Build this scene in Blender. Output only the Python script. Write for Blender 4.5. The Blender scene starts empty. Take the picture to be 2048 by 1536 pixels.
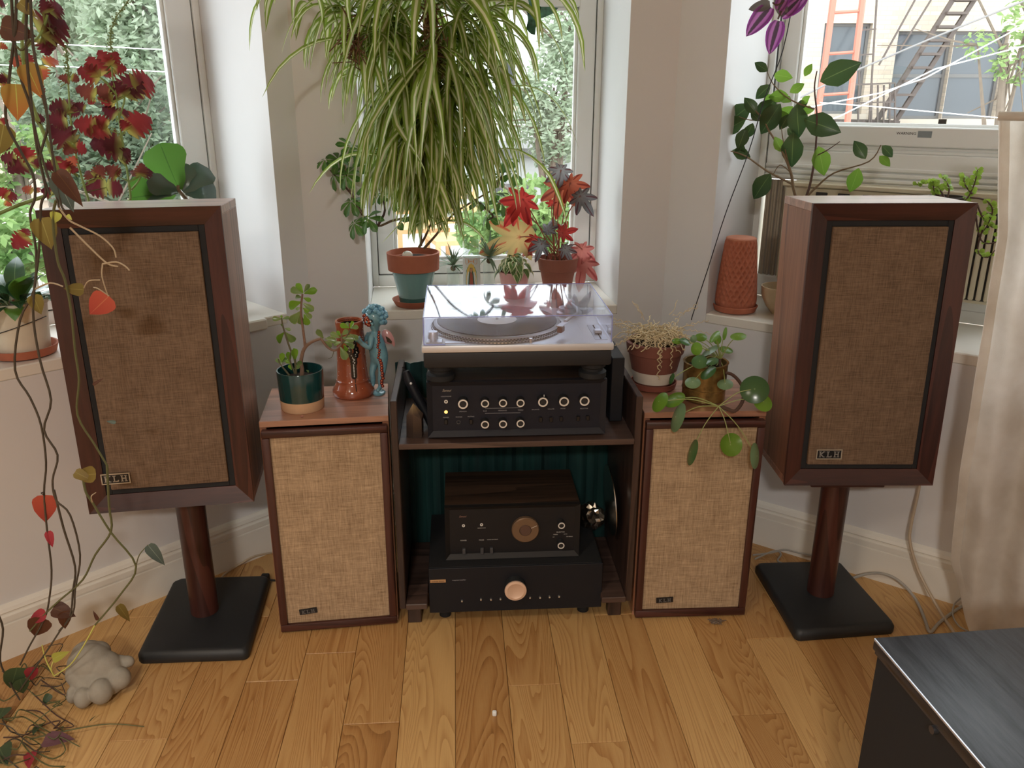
import bpy, bmesh, random
from math import *
from mathutils import Vector as V, Matrix as MX, Euler
random.seed(11)
SC = bpy.context.scene
COL = SC.collection
# ------------------------------------------------------------------ camera
H, P, R, F = 1.34928, radians(19.2361), radians(.18285), 1663.1
cd = bpy.data.cameras.new('camera'); cam = bpy.data.objects.new('camera', cd); COL.objects.link(cam)
cd.sensor_width = 36; cd.lens = F / 2048 * 36; cd.clip_start = .02; cd.clip_end = 200
cam.matrix_world = MX.Translation((0, 0, H)) @ MX.Rotation(pi / 2 - P, 4, 'X') @ MX.Rotation(R, 4, 'Z')
SC.camera = cam
# ------------------------------------------------------------------ colour management, sky, room spot, added fill lamp
SC.view_settings.view_transform = 'Standard'; SC.view_settings.look = 'None'
SC.view_settings.exposure = 0.24; SC.view_settings.gamma = 1; SC.view_settings.use_curve_mapping = False
SKY, FILL, SPOT = 4.3, 75.0, 80.0
w = bpy.data.worlds.new('overcast_sky'); SC.world = w; w.use_nodes = True
bg = w.node_tree.nodes['Background']; bg.inputs['Color'].default_value = (.90, .955, 1, 1); bg.inputs['Strength'].default_value = SKY
def area_light(name, loc, rot, size, power, color, sy=None):
    l = bpy.data.lights.new(name, 'AREA'); l.shape = 'RECTANGLE' if sy else 'DISK'; l.size = size
    if sy: l.size_y = sy
    l.energy = power; l.color = color
    o = bpy.data.objects.new(name, l); COL.objects.link(o); o.location = loc; o.rotation_euler = rot
    return o
area_light('far_fill_light', (-.3, -2.2, 2.60), (0, 0, 0), .40, FILL, (1, .94, .87))  # out-of-view lamp added as fill to brighten the room
def spot_light(name, loc, aim, power, color, angle, blend):
    l = bpy.data.lights.new(name, 'SPOT'); l.energy = power; l.color = color; l.spot_size = radians(angle); l.spot_blend = blend; l.shadow_soft_size = .22
    o = bpy.data.objects.new(name, l); COL.objects.link(o); o.location = loc; o.rotation_euler = (V(aim) - V(loc)).to_track_quat('-Z', 'Y').to_euler(); return o
SPOT_AT, SPOT_AIM = (-1.1, -.3, 2.60), (-.30, .95, 0)
spot_light('ceiling_spot_light', SPOT_AT, SPOT_AIM, SPOT, (1, .86, .69), 66, 1.)
SC.cycles.adaptive_threshold = .02; SC.cycles.max_bounces = 10; SC.cycles.diffuse_bounces = 5; SC.cycles.glossy_bounces = 4
SC.cycles.transparent_max_bounces = 24; SC.cycles.transmission_bounces = 6
SC.cycles.sample_clamp_indirect = 6; SC.cycles.caustics_reflective = False; SC.cycles.caustics_refractive = False
# ------------------------------------------------------------------ pixel rays -> world points (used to survey positions)
def ray(u, v):
    du, dv = u - 1024, v - 768; c, s = cos(R), sin(R)
    a = c * du + s * dv; b = -s * du + c * dv; cp, sp = cos(P), sin(P); z = -b / F
    return V((a / F, cp + sp * z, -sp + cp * z))
EYE = V((0, 0, H))
def AZ(u, v, z): d = ray(u, v); return EYE + d * ((z - H) / d.z)
def AY(u, v, y): d = ray(u, v); return EYE + d * (y / d.y)
def AP(u, v, p, n): d = ray(u, v); n = V(n); return EYE + d * ((V(p) - EYE).dot(n) / d.dot(n))
class WallFrame:
    def __init__(s, a, b):
        s.a = V(a); s.L = (V(b) - s.a).length; s.d = (V(b) - s.a).normalized(); s.n = V((-s.d.y, s.d.x, 0)); s.rz = atan2(s.d.y, s.d.x)
    def at(s, x, t, z): return s.a + s.d * x + s.n * t + V((0, 0, z))
    def px(s, u, v, t): return AP(u, v, s.a + s.n * t, s.n)
PL, PC0, PC1, PR = (-1.289, 1.75, 0), (-.605, 2.434, 0), (.475, 2.566, 0), (1.242, 2.023, 0)
WL, WC, WR = WallFrame(PL, PC0), WallFrame(PC0, PC1), WallFrame(PC1, PR)
RO, RA = V((.01408, 1.87986, 0)), radians(3.8165)
RD, RN = V((cos(RA), sin(RA), 0)), V((-sin(RA), cos(RA), 0))
def RK(x, y, z): return RO + RD * x + RN * y + V((0, 0, z))
# ------------------------------------------------------------------ mesh builder
_bx = {}
def _bevbox(b, sx, sy, sz, seg):
    bm = bmesh.new(); bmesh.ops.create_cube(bm, size=1); bmesh.ops.scale(bm, vec=(sx, sy, sz), verts=bm.verts)
    bmesh.ops.bevel(bm, geom=bm.edges[:], offset=b, segments=seg, affect='EDGES', profile=.5)
    bm.verts.index_update(); r = ([v.co.copy() for v in bm.verts], [[v.index for v in f.verts] for f in bm.faces]); bm.free(); return r
class MB:
    def __init__(s): s.v = []; s.f = []; s.mi = []; s.sm = []; s.uv = {}
    def add(s, vs, fs, mi=0, T=None, smooth=False, uv=None):
        o = len(s.v)
        for p in vs: p = V(p); s.v.append(T @ p if T else p)
        for f in fs: s.f.append([i + o for i in f]); s.mi.append(mi); s.sm.append(smooth)
        if uv:
            for i, q in enumerate(uv): s.uv[i + o] = q
        return s
    def box(s, c, size, bev=0, mi=0, T=None, seg=1):
        c = V(c); sx, sy, sz = size
        if bev:
            vs, fs = _bevbox(bev, sx, sy, sz, seg)
            return s.add([p + c for p in vs], fs, mi, T, smooth=seg > 1)
        hx, hy, hz = sx / 2, sy / 2, sz / 2
        vs = [c + V((x * hx, y * hy, z * hz)) for z in (-1, 1) for y in (-1, 1) for x in (-1, 1)]
        return s.add(vs, [(0, 2, 3, 1), (4, 5, 7, 6), (0, 1, 5, 4), (2, 6, 7, 3), (0, 4, 6, 2), (1, 3, 7, 5)], mi, T)
    def b2(s, lo, hi, bev=0, mi=0, T=None, seg=1):
        lo, hi = V(lo), V(hi); return s.box((lo + hi) / 2, hi - lo, bev, mi, T, seg)
    def lathe(s, prof, n=32, mi=0, T=None, caps=True, squash=1, smooth=True):
        vs = []; fs = []; m = len(prof)
        for k in range(n):
            a = 2 * pi * k / n
            for r, z in prof: vs.append((r * cos(a), r * sin(a) * squash, z))
        for k in range(n):
            k2 = (k + 1) % n
            for j in range(m - 1): fs.append((k * m + j, k2 * m + j, k2 * m + j + 1, k * m + j + 1))
        if caps:
            if prof[0][0] > 1e-6: fs.append([k * m for k in range(n)][::-1])
            if prof[-1][0] > 1e-6: fs.append([k * m + m - 1 for k in range(n)])
        return s.add(vs, fs, mi, T, smooth)
    def cyl(s, p0, p1, r, n=16, mi=0, r2=None, T=None):
        p0, p1 = V(p0), V(p1); q = (p1 - p0); Tq = MX.Translation(p0) @ q.to_track_quat('Z', 'Y').to_matrix().to_4x4()
        return s.lathe([(r, 0), (r if r2 is None else r2, q.length)], n, mi, T @ Tq if T else Tq)
    def tube(s, pts, r, n=6, mi=0, T=None, caps=True):
        pts = [V(p) for p in pts]; m = len(pts); rr = r if isinstance(r, (list, tuple)) else [r] * m
        vs = []; fs = []; N = None
        for i, p in enumerate(pts):
            t = (pts[min(i + 1, m - 1)] - pts[max(i - 1, 0)])
            if t.length < 1e-9: t = V((0, 0, 1))
            t.normalize()
            if N is None: N = t.orthogonal().normalized()
            else:
                N = N - t * N.dot(t); N = N.normalized() if N.length > 1e-6 else t.orthogonal().normalized()
            B = t.cross(N)
            for k in range(n): a = 2 * pi * k / n; vs.append(p + (N * cos(a) + B * sin(a)) * rr[i])
        for i in range(m - 1):
            for k in range(n): k2 = (k + 1) % n; fs.append((i * n + k, i * n + k2, (i + 1) * n + k2, (i + 1) * n + k))
        if caps: fs.append(list(range(n))[::-1]); fs.append([(m - 1) * n + k for k in range(n)])
        return s.add(vs, fs, mi, T, smooth=True)
    def prism(s, poly, z0, z1, mi=0, T=None):
        n = len(poly); vs = [(x, y, z0) for x, y in poly] + [(x, y, z1) for x, y in poly]
        fs = [list(range(n))[::-1], list(range(n, 2 * n))] + [(i, (i + 1) % n, n + (i + 1) % n, n + i) for i in range(n)]
        return s.add(vs, fs, mi, T)
    def sphere(s, c, r, n=12, m=8, mi=0, T=None, sc=(1, 1, 1)):
        c = V(c); vs = [c + V((0, 0, -r * sc[2]))]; fs = []
        for j in range(1, m):
            th = -pi / 2 + pi * j / m
            for k in range(n): a = 2 * pi * k / n; vs.append(c + V((r * cos(th) * cos(a) * sc[0], r * cos(th) * sin(a) * sc[1], r * sin(th) * sc[2])))
        vs.append(c + V((0, 0, r * sc[2]))); top = len(vs) - 1
        for k in range(n):
            k2 = (k + 1) % n; fs.append((0, 1 + k2, 1 + k)); fs.append((top, 1 + (m - 2) * n + k, 1 + (m - 2) * n + k2))
            for j in range(m - 2): a = 1 + j * n; fs.append((a + k, a + k2, a + n + k2, a + n + k))
        return s.add(vs, fs, mi, T, smooth=True)
    def mesh(s, name, mats):
        me = bpy.data.meshes.new(name); me.from_pydata(s.v, [], s.f)
        for m in (mats if isinstance(mats, (list, tuple)) else [mats]): me.materials.append(m)
        me.polygons.foreach_set('material_index', s.mi); me.polygons.foreach_set('use_smooth', s.sm)
        if s.uv:
            ul = me.uv_layers.new(name='UVMap')
            for lp in me.loops: ul.data[lp.index].uv = s.uv.get(lp.vertex_index, (0, 0))
        me.update()
        if any(s.sm) and not s.uv: me.set_sharp_from_angle(angle=radians(42))
        return me
    def build(s, name, mats, parent=None, **k):
        return link(name, s.mesh(name, mats), parent, **k)
def link(name, data, parent=None, loc=None, rz=None, mat=None, label=None, kind=None):
    o = bpy.data.objects.new(name, data); COL.objects.link(o)
    if parent: o.parent = parent
    if loc is not None: o.location = loc
    if rz is not None: o.rotation_euler = (0, 0, rz)
    if mat is not None: o.matrix_local = mat
    if label: o['label'] = label
    if kind: o['kind'] = kind
    return o
def tag(o, label, cat, group=None, kind=None):
    o['label'] = label; o['category'] = cat
    if group: o['group'] = group
    if kind: o['kind'] = kind
    return o
def thing(name, label, cat, loc=(0, 0, 0), rz=0, group=None):
    o = bpy.data.objects.new(name, None); COL.objects.link(o); o.empty_display_size = .02
    o.location = loc; o.rotation_euler = (0, 0, rz)
    return tag(o, label, cat, group)
def setting(name, loc=(0, 0, 0), rz=0):
    o = bpy.data.objects.new(name, None); COL.objects.link(o); o.empty_display_size = .02
    o.location = loc; o.rotation_euler = (0, 0, rz); o['kind'] = 'structure'
    return o
def text_mesh(txt, size, mat, name, parent, T, depth=.0003, shear=0, align='CENTER', label=None):
    c = bpy.data.curves.new('t', 'FONT'); c.body = txt; c.size = size; c.extrude = depth; c.shear = shear; c.align_x = align; c.align_y = 'CENTER'; c.resolution_u = 2
    o = bpy.data.objects.new('t', c); COL.objects.link(o); dg = bpy.context.evaluated_depsgraph_get()
    me = bpy.data.meshes.new_from_object(o.evaluated_get(dg)); bpy.data.objects.remove(o); bpy.data.curves.remove(c)
    me.materials.clear(); me.materials.append(mat); me.transform(T)
    return link(name, me, parent, label=label)
FRONT = MX.Rotation(pi / 2, 4, 'X')          # text facing local -y
# ------------------------------------------------------------------ materials
MATS = {}
def s2l(c): return tuple(((x / 255 + .055) / 1.055) ** 2.4 if x > 10 else x / 255 / 12.92 for x in c)
class NT:
    def __init__(s, name):
        s.m = bpy.data.materials.new(name); s.m.use_nodes = True; s.t = s.m.node_tree; s.b = s.t.nodes['Principled BSDF']; s.out = s.t.nodes['Material Output']
    def n(s, typ, **k):
        x = s.t.nodes.new(typ)
        for a, b in k.items(): setattr(x, a, b)
        return x
    def l(s, a, b): s.t.links.new(a, b)
    def ramp(s, stops, fac, interp='LINEAR'):
        r = s.n('ShaderNodeValToRGB'); r.color_ramp.interpolation = interp; e = r.color_ramp.elements
        while len(e) < len(stops): e.new(.5)
        for i, (p, c) in enumerate(stops): e[i].position = p; e[i].color = tuple(c) if len(c) == 4 else tuple(c) + (1,)
        s.l(fac, r.inputs['Fac']); return r
    def coord(s, kind='Object', scale=(1, 1, 1), rand=False):
        tc = s.n('ShaderNodeTexCoord'); mp = s.n('ShaderNodeMapping'); s.l(tc.outputs[kind], mp.inputs['Vector']); mp.inputs['Scale'].default_value = scale
        if rand:
            oi = s.n('ShaderNodeObjectInfo'); mm = s.n('ShaderNodeMath', operation='MULTIPLY'); s.l(oi.outputs['Random'], mm.inputs[0]); mm.inputs[1].default_value = 37.
            cx = s.n('ShaderNodeCombineXYZ'); [s.l(mm.outputs[0], cx.inputs[i]) for i in range(3)]; s.l(cx.outputs[0], mp.inputs['Location'])
        return mp.outputs['Vector']
    def noise(s, vec, scale, detail=4, rough=.6, dist=0):
        n = s.n('ShaderNodeTexNoise'); s.l(vec, n.inputs['Vector']); n.inputs['Scale'].default_value = scale; n.inputs['Detail'].default_value = detail
        n.inputs['Roughness'].default_value = rough; n.inputs['Distortion'].default_value = dist; return n.outputs['Fac']
    def bump(s, h, strength, dist=.001):
        b = s.n('ShaderNodeBump'); b.inputs['Strength'].default_value = strength; b.inputs['Distance'].default_value = dist
        s.l(h, b.inputs['Height']); s.l(b.outputs['Normal'], s.b.inputs['Normal'])
    def mix(s, fac, a, b, blend='MIX'):
        m = s.n('ShaderNodeMix', data_type='RGBA', blend_type=blend)
        for i, x in ((0, fac), (6, a), (7, b)):
            if hasattr(x, 'is_linked'): s.l(x, m.inputs[i])
            else: m.inputs[i].default_value = x if i == 0 else (tuple(x) + (1,))[:4]
        return m.outputs[2]
def mat(name, c, rough=.5, metal=0, var=0, vscale=30, bump=0, bscale=200, spec=.5, coat=0, emit=None, estr=1, sss=0, trans=0, alpha=1):
    if name in MATS: return MATS[name]
    t = NT(name); b = t.b; b.inputs['Base Color'].default_value = tuple(c) + (1,); b.inputs['Roughness'].default_value = rough; b.inputs['Metallic'].default_value = metal
    b.inputs['Specular IOR Level'].default_value = spec; b.inputs['Coat Weight'].default_value = coat; b.inputs['Coat Roughness'].default_value = .08
    if var:
        f = t.noise(t.coord(), vscale); r = t.ramp([(.3, [x * (1 - var) for x in c]), (.7, [min(1, x * (1 + var)) for x in c])], f); t.l(r.outputs[0], b.inputs['Base Color'])
    if bump: t.bump(t.noise(t.coord(), bscale), bump)
    if emit: b.inputs['Emission Color'].default_value = tuple(emit) + (1,); b.inputs['Emission Strength'].default_value = estr
    MATS[name] = t.m; return t.m
def wood(name, dark, light, axis='z', grain=22, rough=.35, coat=.15, bands=5, rand=False, spec=.5):
    """veneer: long noise along the axis plus distorted growth bands"""
    t = NT(name); st = {'x': (.07, 1, 1), 'y': (1, .07, 1), 'z': (1, 1, .07)}[axis]
    vec = t.coord('Object', st, rand); f1 = t.noise(vec, grain * 4, 6, .65, .3); f2 = t.noise(vec, bands, 2, .5, .8)
    wv = t.n('ShaderNodeMath', operation='MULTIPLY'); t.l(f2, wv.inputs[0]); wv.inputs[1].default_value = 9.
    fr = t.n('ShaderNodeMath', operation='FRACT'); t.l(wv.outputs[0], fr.inputs[0])
    a = t.n('ShaderNodeMath', operation='MULTIPLY_ADD'); t.l(fr.outputs[0], a.inputs[0]); a.inputs[1].default_value = .35
    m2 = t.n('ShaderNodeMath', operation='MULTIPLY'); t.l(f1, m2.inputs[0]); m2.inputs[1].default_value = .75; t.l(m2.outputs[0], a.inputs[2])
    r = t.ramp([(.22, dark), (.72, light)], a.outputs[0]); t.l(r.outputs[0], t.b.inputs['Base Color'])
    t.b.inputs['Roughness'].default_value = rough; t.b.inputs['Coat Weight'].default_value = coat; t.b.inputs['Coat Roughness'].default_value = .25
    t.b.inputs['Specular IOR Level'].default_value = spec
    t.bump(a.outputs[0], .12, .0006); MATS[name] = t.m; return t.m
def cloth(name, dark, light, scale=1700, bump=.5):
    t = NT(name); v = t.coord('Object')
    va = t.n('ShaderNodeMapping'); t.l(v, va.inputs['Vector']); va.inputs['Scale'].default_value = (1, 1, .05)
    vb = t.n('ShaderNodeMapping'); t.l(v, vb.inputs['Vector']); vb.inputs['Scale'].default_value = (.05, 1, 1)
    fa = t.noise(va.outputs[0], scale * .33, 3, .7); fb = t.noise(vb.outputs[0], scale * .33, 3, .7); fc = t.noise(v, 14, 3)
    ad = t.n('ShaderNodeMath', operation='ADD'); t.l(fa, ad.inputs[0]); t.l(fb, ad.inputs[1])
    ae = t.n('ShaderNodeMath', operation='MULTIPLY_ADD'); t.l(fc, ae.inputs[0]); ae.inputs[1].default_value = .35; t.l(ad.outputs[0], ae.inputs[2])
    ml = t.n('ShaderNodeMath', operation='MULTIPLY'); t.l(ae.outputs[0], ml.inputs[0]); ml.inputs[1].default_value = .5
    r = t.ramp([(.42, dark), (.75, light)], ml.outputs[0]); t.l(r.outputs[0], t.b.inputs['Base Color'])
    t.b.inputs['Roughness'].default_value = .95; t.b.inputs['Specular IOR Level'].default_value = .1; t.bump(ml.outputs[0], bump, .001)
    MATS[name] = t.m; return t.m
def leafmat(name, vst, ust=None, transl=.4, rough=.42, spec=.35, mottle=0):
    """leaf colour from the leaf's own UV: vst = base-to-tip ramp, ust = centre-to-edge overlay (RGBA)"""
    t = NT(name); tc = t.n('ShaderNodeTexCoord'); sp = t.n('ShaderNodeSeparateXYZ'); t.l(tc.outputs['UV'], sp.inputs[0])
    c = t.ramp(vst, sp.outputs['Y']).outputs[0]
    if ust:
        a = t.n('ShaderNodeMath', operation='MULTIPLY_ADD'); t.l(sp.outputs['X'], a.inputs[0]); a.inputs[1].default_value = 2; a.inputs[2].default_value = -1
        ab = t.n('ShaderNodeMath', operation='ABSOLUTE'); t.l(a.outputs[0], ab.inputs[0]); r = t.ramp(ust, ab.outputs[0]); c = t.mix(r.outputs['Alpha'], c, r.outputs['Color'])
    oi = t.n('ShaderNodeObjectInfo'); hs = t.n('ShaderNodeHueSaturation'); mr = t.n('ShaderNodeMapRange'); t.l(oi.outputs['Random'], mr.inputs[0])
    mr.inputs[3].default_value = .8; mr.inputs[4].default_value = 1.2; t.l(mr.outputs[0], hs.inputs['Value']); t.l(c, hs.inputs['Color']); c = hs.outputs[0]
    if mottle:
        f = t.noise(t.coord(), 60, 3); k = t.ramp([(.35, (1 - mottle,) * 3), (.65, (1 + mottle,) * 3)], f); c = t.mix(1., c, k.outputs[0], 'MULTIPLY')
    t.l(c, t.b.inputs['Base Color']); t.b.inputs['Roughness'].default_value = rough; t.b.inputs['Specular IOR Level'].default_value = spec
    tr = t.n('ShaderNodeBsdfTranslucent'); t.l(c, tr.inputs['Color']); ms = t.n('ShaderNodeMixShader'); ms.inputs[0].default_value = transl
    t.l(t.b.outputs[0], ms.inputs[1]); t.l(tr.outputs[0], ms.inputs[2]); t.l(ms.outputs[0], t.out.inputs[0]); MATS[name] = t.m; return t.m
def clearmat(name, tint, ior=1.45, rough=.0, gl=(1, 1, 1), dust=0):
    """thin clear sheet: tinted see-through plus Fresnel reflection"""
    t = NT(name); tr = t.n('ShaderNodeBsdfTransparent'); tr.inputs[0].default_value = tuple(tint) + (1,)
    g = t.n('ShaderNodeBsdfGlossy'); g.inputs['Roughness'].default_value = rough; g.inputs['Color'].default_value = tuple(gl) + (1,)
    lw = t.n('ShaderNodeLayerWeight'); lw.inputs['Blend'].default_value = .5; pw = t.n('ShaderNodeMath', operation='POWER'); t.l(lw.outputs['Facing'], pw.inputs[0]); pw.inputs[1].default_value = 5
    r0 = ((ior - 1) / (ior + 1)) ** 2; f = t.n('ShaderNodeMath', operation='MULTIPLY_ADD'); t.l(pw.outputs[0], f.inputs[0]); f.inputs[1].default_value = 1 - r0; f.inputs[2].default_value = r0
    ms = t.n('ShaderNodeMixShader'); t.l(f.outputs[0], ms.inputs[0])
    t.l(tr.outputs[0], ms.inputs[1]); t.l(g.outputs[0], ms.inputs[2]); res = ms
    if dust:
        df = t.n('ShaderNodeBsdfDiffuse'); df.inputs[0].default_value = (.8, .8, .88, 1); m2 = t.n('ShaderNodeMixShader'); m2.inputs[0].default_value = dust; t.l(ms.outputs[0], m2.inputs[1]); t.l(df.outputs[0], m2.inputs[2]); res = m2  # pale diffuse haze mixed in to brighten the sheet like a reflection
    t.l(res.outputs[0], t.out.inputs[0]); MATS[name] = t.m; return t.m
def oakmat():
    """oak: per-board tone, fine pores along the board, thin curved growth lines"""
    t = NT('oak_floor'); vec = t.coord('Object', (1, .035, 1), True); v2 = t.coord('Object', (1, .11, 1), True)
    pores = t.noise(vec, 420, 4, .7, .1)
    fld = t.noise(v2, 5.5, 2, .45, .9); m = t.n('ShaderNodeMath', operation='MULTIPLY'); t.l(fld, m.inputs[0]); m.inputs[1].default_value = 46
    fr = t.n('ShaderNodeMath', operation='FRACT'); t.l(m.outputs[0], fr.inputs[0])
    line = t.ramp([(0, (.1,) * 3), (.10, (0,) * 3), (.55, (.25,) * 3), (1, (1,) * 3)], fr.outputs[0]).outputs[0]
    brk = t.noise(vec, 160, 3, .6, .1); lm = t.n('ShaderNodeMath', operation='MULTIPLY'); t.l(line, lm.inputs[0]); t.l(brk, lm.inputs[1])
    tone = t.noise(t.coord('Object', (1, .25, 1), True), 3.5, 2)
    oi = t.n('ShaderNodeObjectInfo'); b = t.n('ShaderNodeMath', operation='MULTIPLY_ADD'); t.l(oi.outputs['Random'], b.inputs[0]); b.inputs[1].default_value = .40; b.inputs[2].default_value = .29
    c = t.n('ShaderNodeMath', operation='MULTIPLY_ADD'); t.l(tone, c.inputs[0]); c.inputs[1].default_value = .35; t.l(b.outputs[0], c.inputs[2])
    d = t.n('ShaderNodeMath', operation='MULTIPLY_ADD'); t.l(lm.outputs[0], d.inputs[0]); d.inputs[1].default_value = -.62; t.l(c.outputs[0], d.inputs[2])
    e = t.n('ShaderNodeMath', operation='MULTIPLY_ADD'); t.l(pores, e.inputs[0]); e.inputs[1].default_value = .30; t.l(d.outputs[0], e.inputs[2])
    r = t.ramp([(.0, s2l((112, 72, 38))), (.45, s2l((172, 125, 74))), (1., s2l((214, 174, 116)))], e.outputs[0]); t.l(r.outputs[0], t.b.inputs['Base Color'])
    t.b.inputs['Roughness'].default_value = .36; t.b.inputs['Specular IOR Level'].default_value = .4; t.bump(e.outputs[0], .12, .0005); MATS['oak'] = t.m; return t.m
OAK = oakmat()
PAINT = mat('wall_paint', s2l((221, 220, 220)), .55, var=.02, vscale=3, bump=.05, bscale=60)
TRIM = mat('trim_paint', s2l((232, 228, 218)), .35, var=.02, vscale=5)
WINWHITE = mat('window_white', s2l((236, 238, 236)), .3)
GASKET = mat('window_gasket', (.03, .035, .035), .6)
WALNUT = wood('walnut_veneer', s2l((84, 50, 36)), s2l((162, 110, 82)), 'z', 16, .36, .35, 5)
WALNUT_X = wood('walnut_veneer_across', s2l((112, 70, 52)), s2l((182, 128, 100)), 'x', 16, .25, 1.0, 5)  # lighter than the sides: window sheen on the tops put into the colour
MATS['walnut_veneer_across'].node_tree.nodes['Principled BSDF'].inputs['Coat IOR'].default_value = 1.9
MATS['walnut_veneer_across'].node_tree.nodes['Principled BSDF'].inputs['Coat Roughness'].default_value = .42
MAHOG = wood('mahogany_frame', s2l((38, 19, 17)), s2l((78, 42, 35)), 'z', 20, .4, .15, 4)
MAHOG_X = wood('mahogany_frame_across', s2l((38, 19, 17)), s2l((78, 42, 35)), 'x', 20, .4, .15, 4)
RACKW = wood('rack_wood', s2l((28, 20, 19)), s2l((70, 52, 46)), 'z', 18, .42, .1, 5)
RACKW_Y = wood('rack_wood_along', s2l((40, 30, 28)), s2l((92, 72, 64)), 'x', 18, .42, .1, 5)
CLOTH_D = cloth('brown_grille_cloth', s2l((90, 74, 60)), s2l((142, 119, 99)))
CLOTH_T = cloth('tan_grille_cloth', s2l((130, 108, 84)), s2l((202, 176, 144)))
BLACK = mat('black_paint', (.010, .0115, .016), .5, spec=.35)
BLACKM = mat('black_matte', (.010, .011, .013), .75, bump=.15, bscale=500)
PANEL = mat('black_panel', (.011, .0125, .021), .5, spec=.3)
ALU = mat('aluminium', (.72, .72, .74), .28, 1)
ALUB = mat('brushed_silver', (.66, .66, .68), .42, .85)
WHITERING = mat('knob_ring_white', (.82, .82, .80), .3, .3)
TERRA = mat('terracotta', s2l((176, 104, 78)), .8, var=.08, vscale=20, bump=.08, bscale=150)
SOIL = mat('potting_soil', (.035, .024, .018), .95, var=.5, vscale=220, bump=.8, bscale=260, spec=.08)
GLASSM = clearmat('window_glass', (.97, .985, .98), 1.45)
WHITEM = mat('white_plain', (.8, .8, .78), .5)
PRINT = mat('panel_print', (.34, .34, .36), .6)
# ================================================================== THE ROOM
CEIL = 2.72
def off_corner(w1, w2, p, th):
    """outer mitre point of two walls that meet at p"""
    m = (w1.n + w2.n).normalized(); return V(p) + m * (th / max(.3, m.dot(w1.n)))
TH = .44
S0 = -.95                                    # how far the left bay wall runs on past the frame
ER = 1.62
pLs = WL.at(S0, 0, 0); pRe = WR.at(ER, 0, 0)
cLC, cCR = off_corner(WL, WC, PC0, TH), off_corner(WC, WR, PC1, TH)
def wall_with_window(name, W, s0, s1, o0, o1, x0, x1, zb, zt):
    """x0..x1 wall ends (inner), o0/o1 outer end points, s0..s1 opening"""
    m = MB(); A, B = W.at(x0, 0, 0), W.at(x1, 0, 0)
    def pier(a, b, oa, ob, z0, z1): m.prism([(a.x, a.y), (b.x, b.y), (ob.x, ob.y), (oa.x, oa.y)], z0, z1)
    i0, i1 = W.at(s0, 0, 0), W.at(s1, 0, 0); j0, j1 = W.at(s0, TH, 0), W.at(s1, TH, 0)
    pier(A, i0, o0, j0, -.02, CEIL); pier(i1, B, j1, o1, -.02, CEIL); pier(i0, i1, j0, j1, -.02, zb); pier(i0, i1, j0, j1, zt, CEIL)
    o = m.build(name, PAINT); o['kind'] = 'structure'; return o
ZL, ZC, ZR, ZT = .738, .725, .715, 2.30
SL0, SL1 = -.12, .885
wall_with_window('wall_left', WL, SL0, SL1, WL.at(S0, TH, 0), cLC, S0, WL.L, ZL - .03, ZT)
SC0, SC1 = .172, .942
wall_with_window('wall_center', WC, SC0, SC1, cLC, cCR, 0, WC.L, ZC - .03, ZT)
SR0, SR1 = .146, 1.22
wall_with_window('wall_right', WR, SR0, SR1, cCR, WR.at(ER, TH, 0), 0, ER, ZR - .03, ZT)
XL, XR, YB = -2.9, 2.9, -3.9
def plain(name, pts, z0, z1, m=PAINT):
    o = MB().prism([(p[0], p[1]) for p in pts], z0, z1).build(name, m); o['kind'] = 'structure'; return o
plain('wall_left_return', [(XL, pLs.y), (pLs.x, pLs.y), (WL.at(S0, TH, 0).x, WL.at(S0, TH, 0).y), (XL, pLs.y + .62)], -.02, CEIL)
plain('wall_right_return', [(pRe.x, pRe.y), (XR, pRe.y), (XR, pRe.y + .5), (WR.at(ER, TH, 0).x, WR.at(ER, TH, 0).y)], -.02, CEIL)
plain('wall_west', [(XL - .15, YB), (XL, YB), (XL, pLs.y + .62), (XL - .15, pLs.y + .62)], -.02, CEIL)
plain('wall_east', [(XR, YB), (XR + .15, YB), (XR + .15, pRe.y + .5), (XR, pRe.y + .5)], -.02, CEIL)
plain('wall_back', [(XL - .15, YB - .15), (XR + .15, YB - .15), (XR + .15, YB), (XL - .15, YB)], -.02, CEIL)
outline = [(XL - .1, YB - .1), (XR + .1, YB - .1), (XR + .1, pRe.y + .2), (WR.at(ER, .3, 0).x, WR.at(ER, .3, 0).y), (cCR.x, cCR.y), (cLC.x, cLC.y), (WL.at(S0, .3, 0).x, WL.at(S0, .3, 0).y), (XL - .1, pLs.y + .2)]
plain('ceiling', outline, CEIL, CEIL + .12, mat('ceiling_paint', s2l((232, 229, 222)), .7))
SUB = mat('subfloor', (.03, .018, .01), .9)
floor = plain('floor', outline, -.14, -.020, SUB)
# ---- oak planks, square to the hi-fi rack, every plank a part of the floor
PW, X0 = .127, -.163
JOINTS = {-4: [-.17], 1: [-.223], 2: [-.42], -2: [-.33], -3: [-.07], 5: [-.356], 6: [-.078], 0: [-.62], -1: [.19], 3: [.05], 4: [.22], 7: [.3], -5: [.1], -6: [-.35]}
def wall_y(x, y0):       # how far a plank column may run before it is under a wall
    p = V((x, y0, 0)); best = 3
    for W in (WL, WC, WR):
        den = RN.dot(W.n)
        t = (W.a - p).dot(W.n) / den
        s = (p + RN * t - W.a).dot(W.d)
        if (W is WL and S0 <= s <= W.L) or (W is WC and 0 <= s <= W.L) or (W is WR and 0 <= s <= ER): return t
    return pLs.y - y0 if x < 0 else pRe.y - y0
plank_cache = {}
def plank(L):
    L = round(L, 3)
    if L not in plank_cache: plank_cache[L] = MB().box((0, 0, -.010), (PW - .0010, L - .0012, .020), .0009).mesh('plank', OAK)
    return plank_cache[L]
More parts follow.
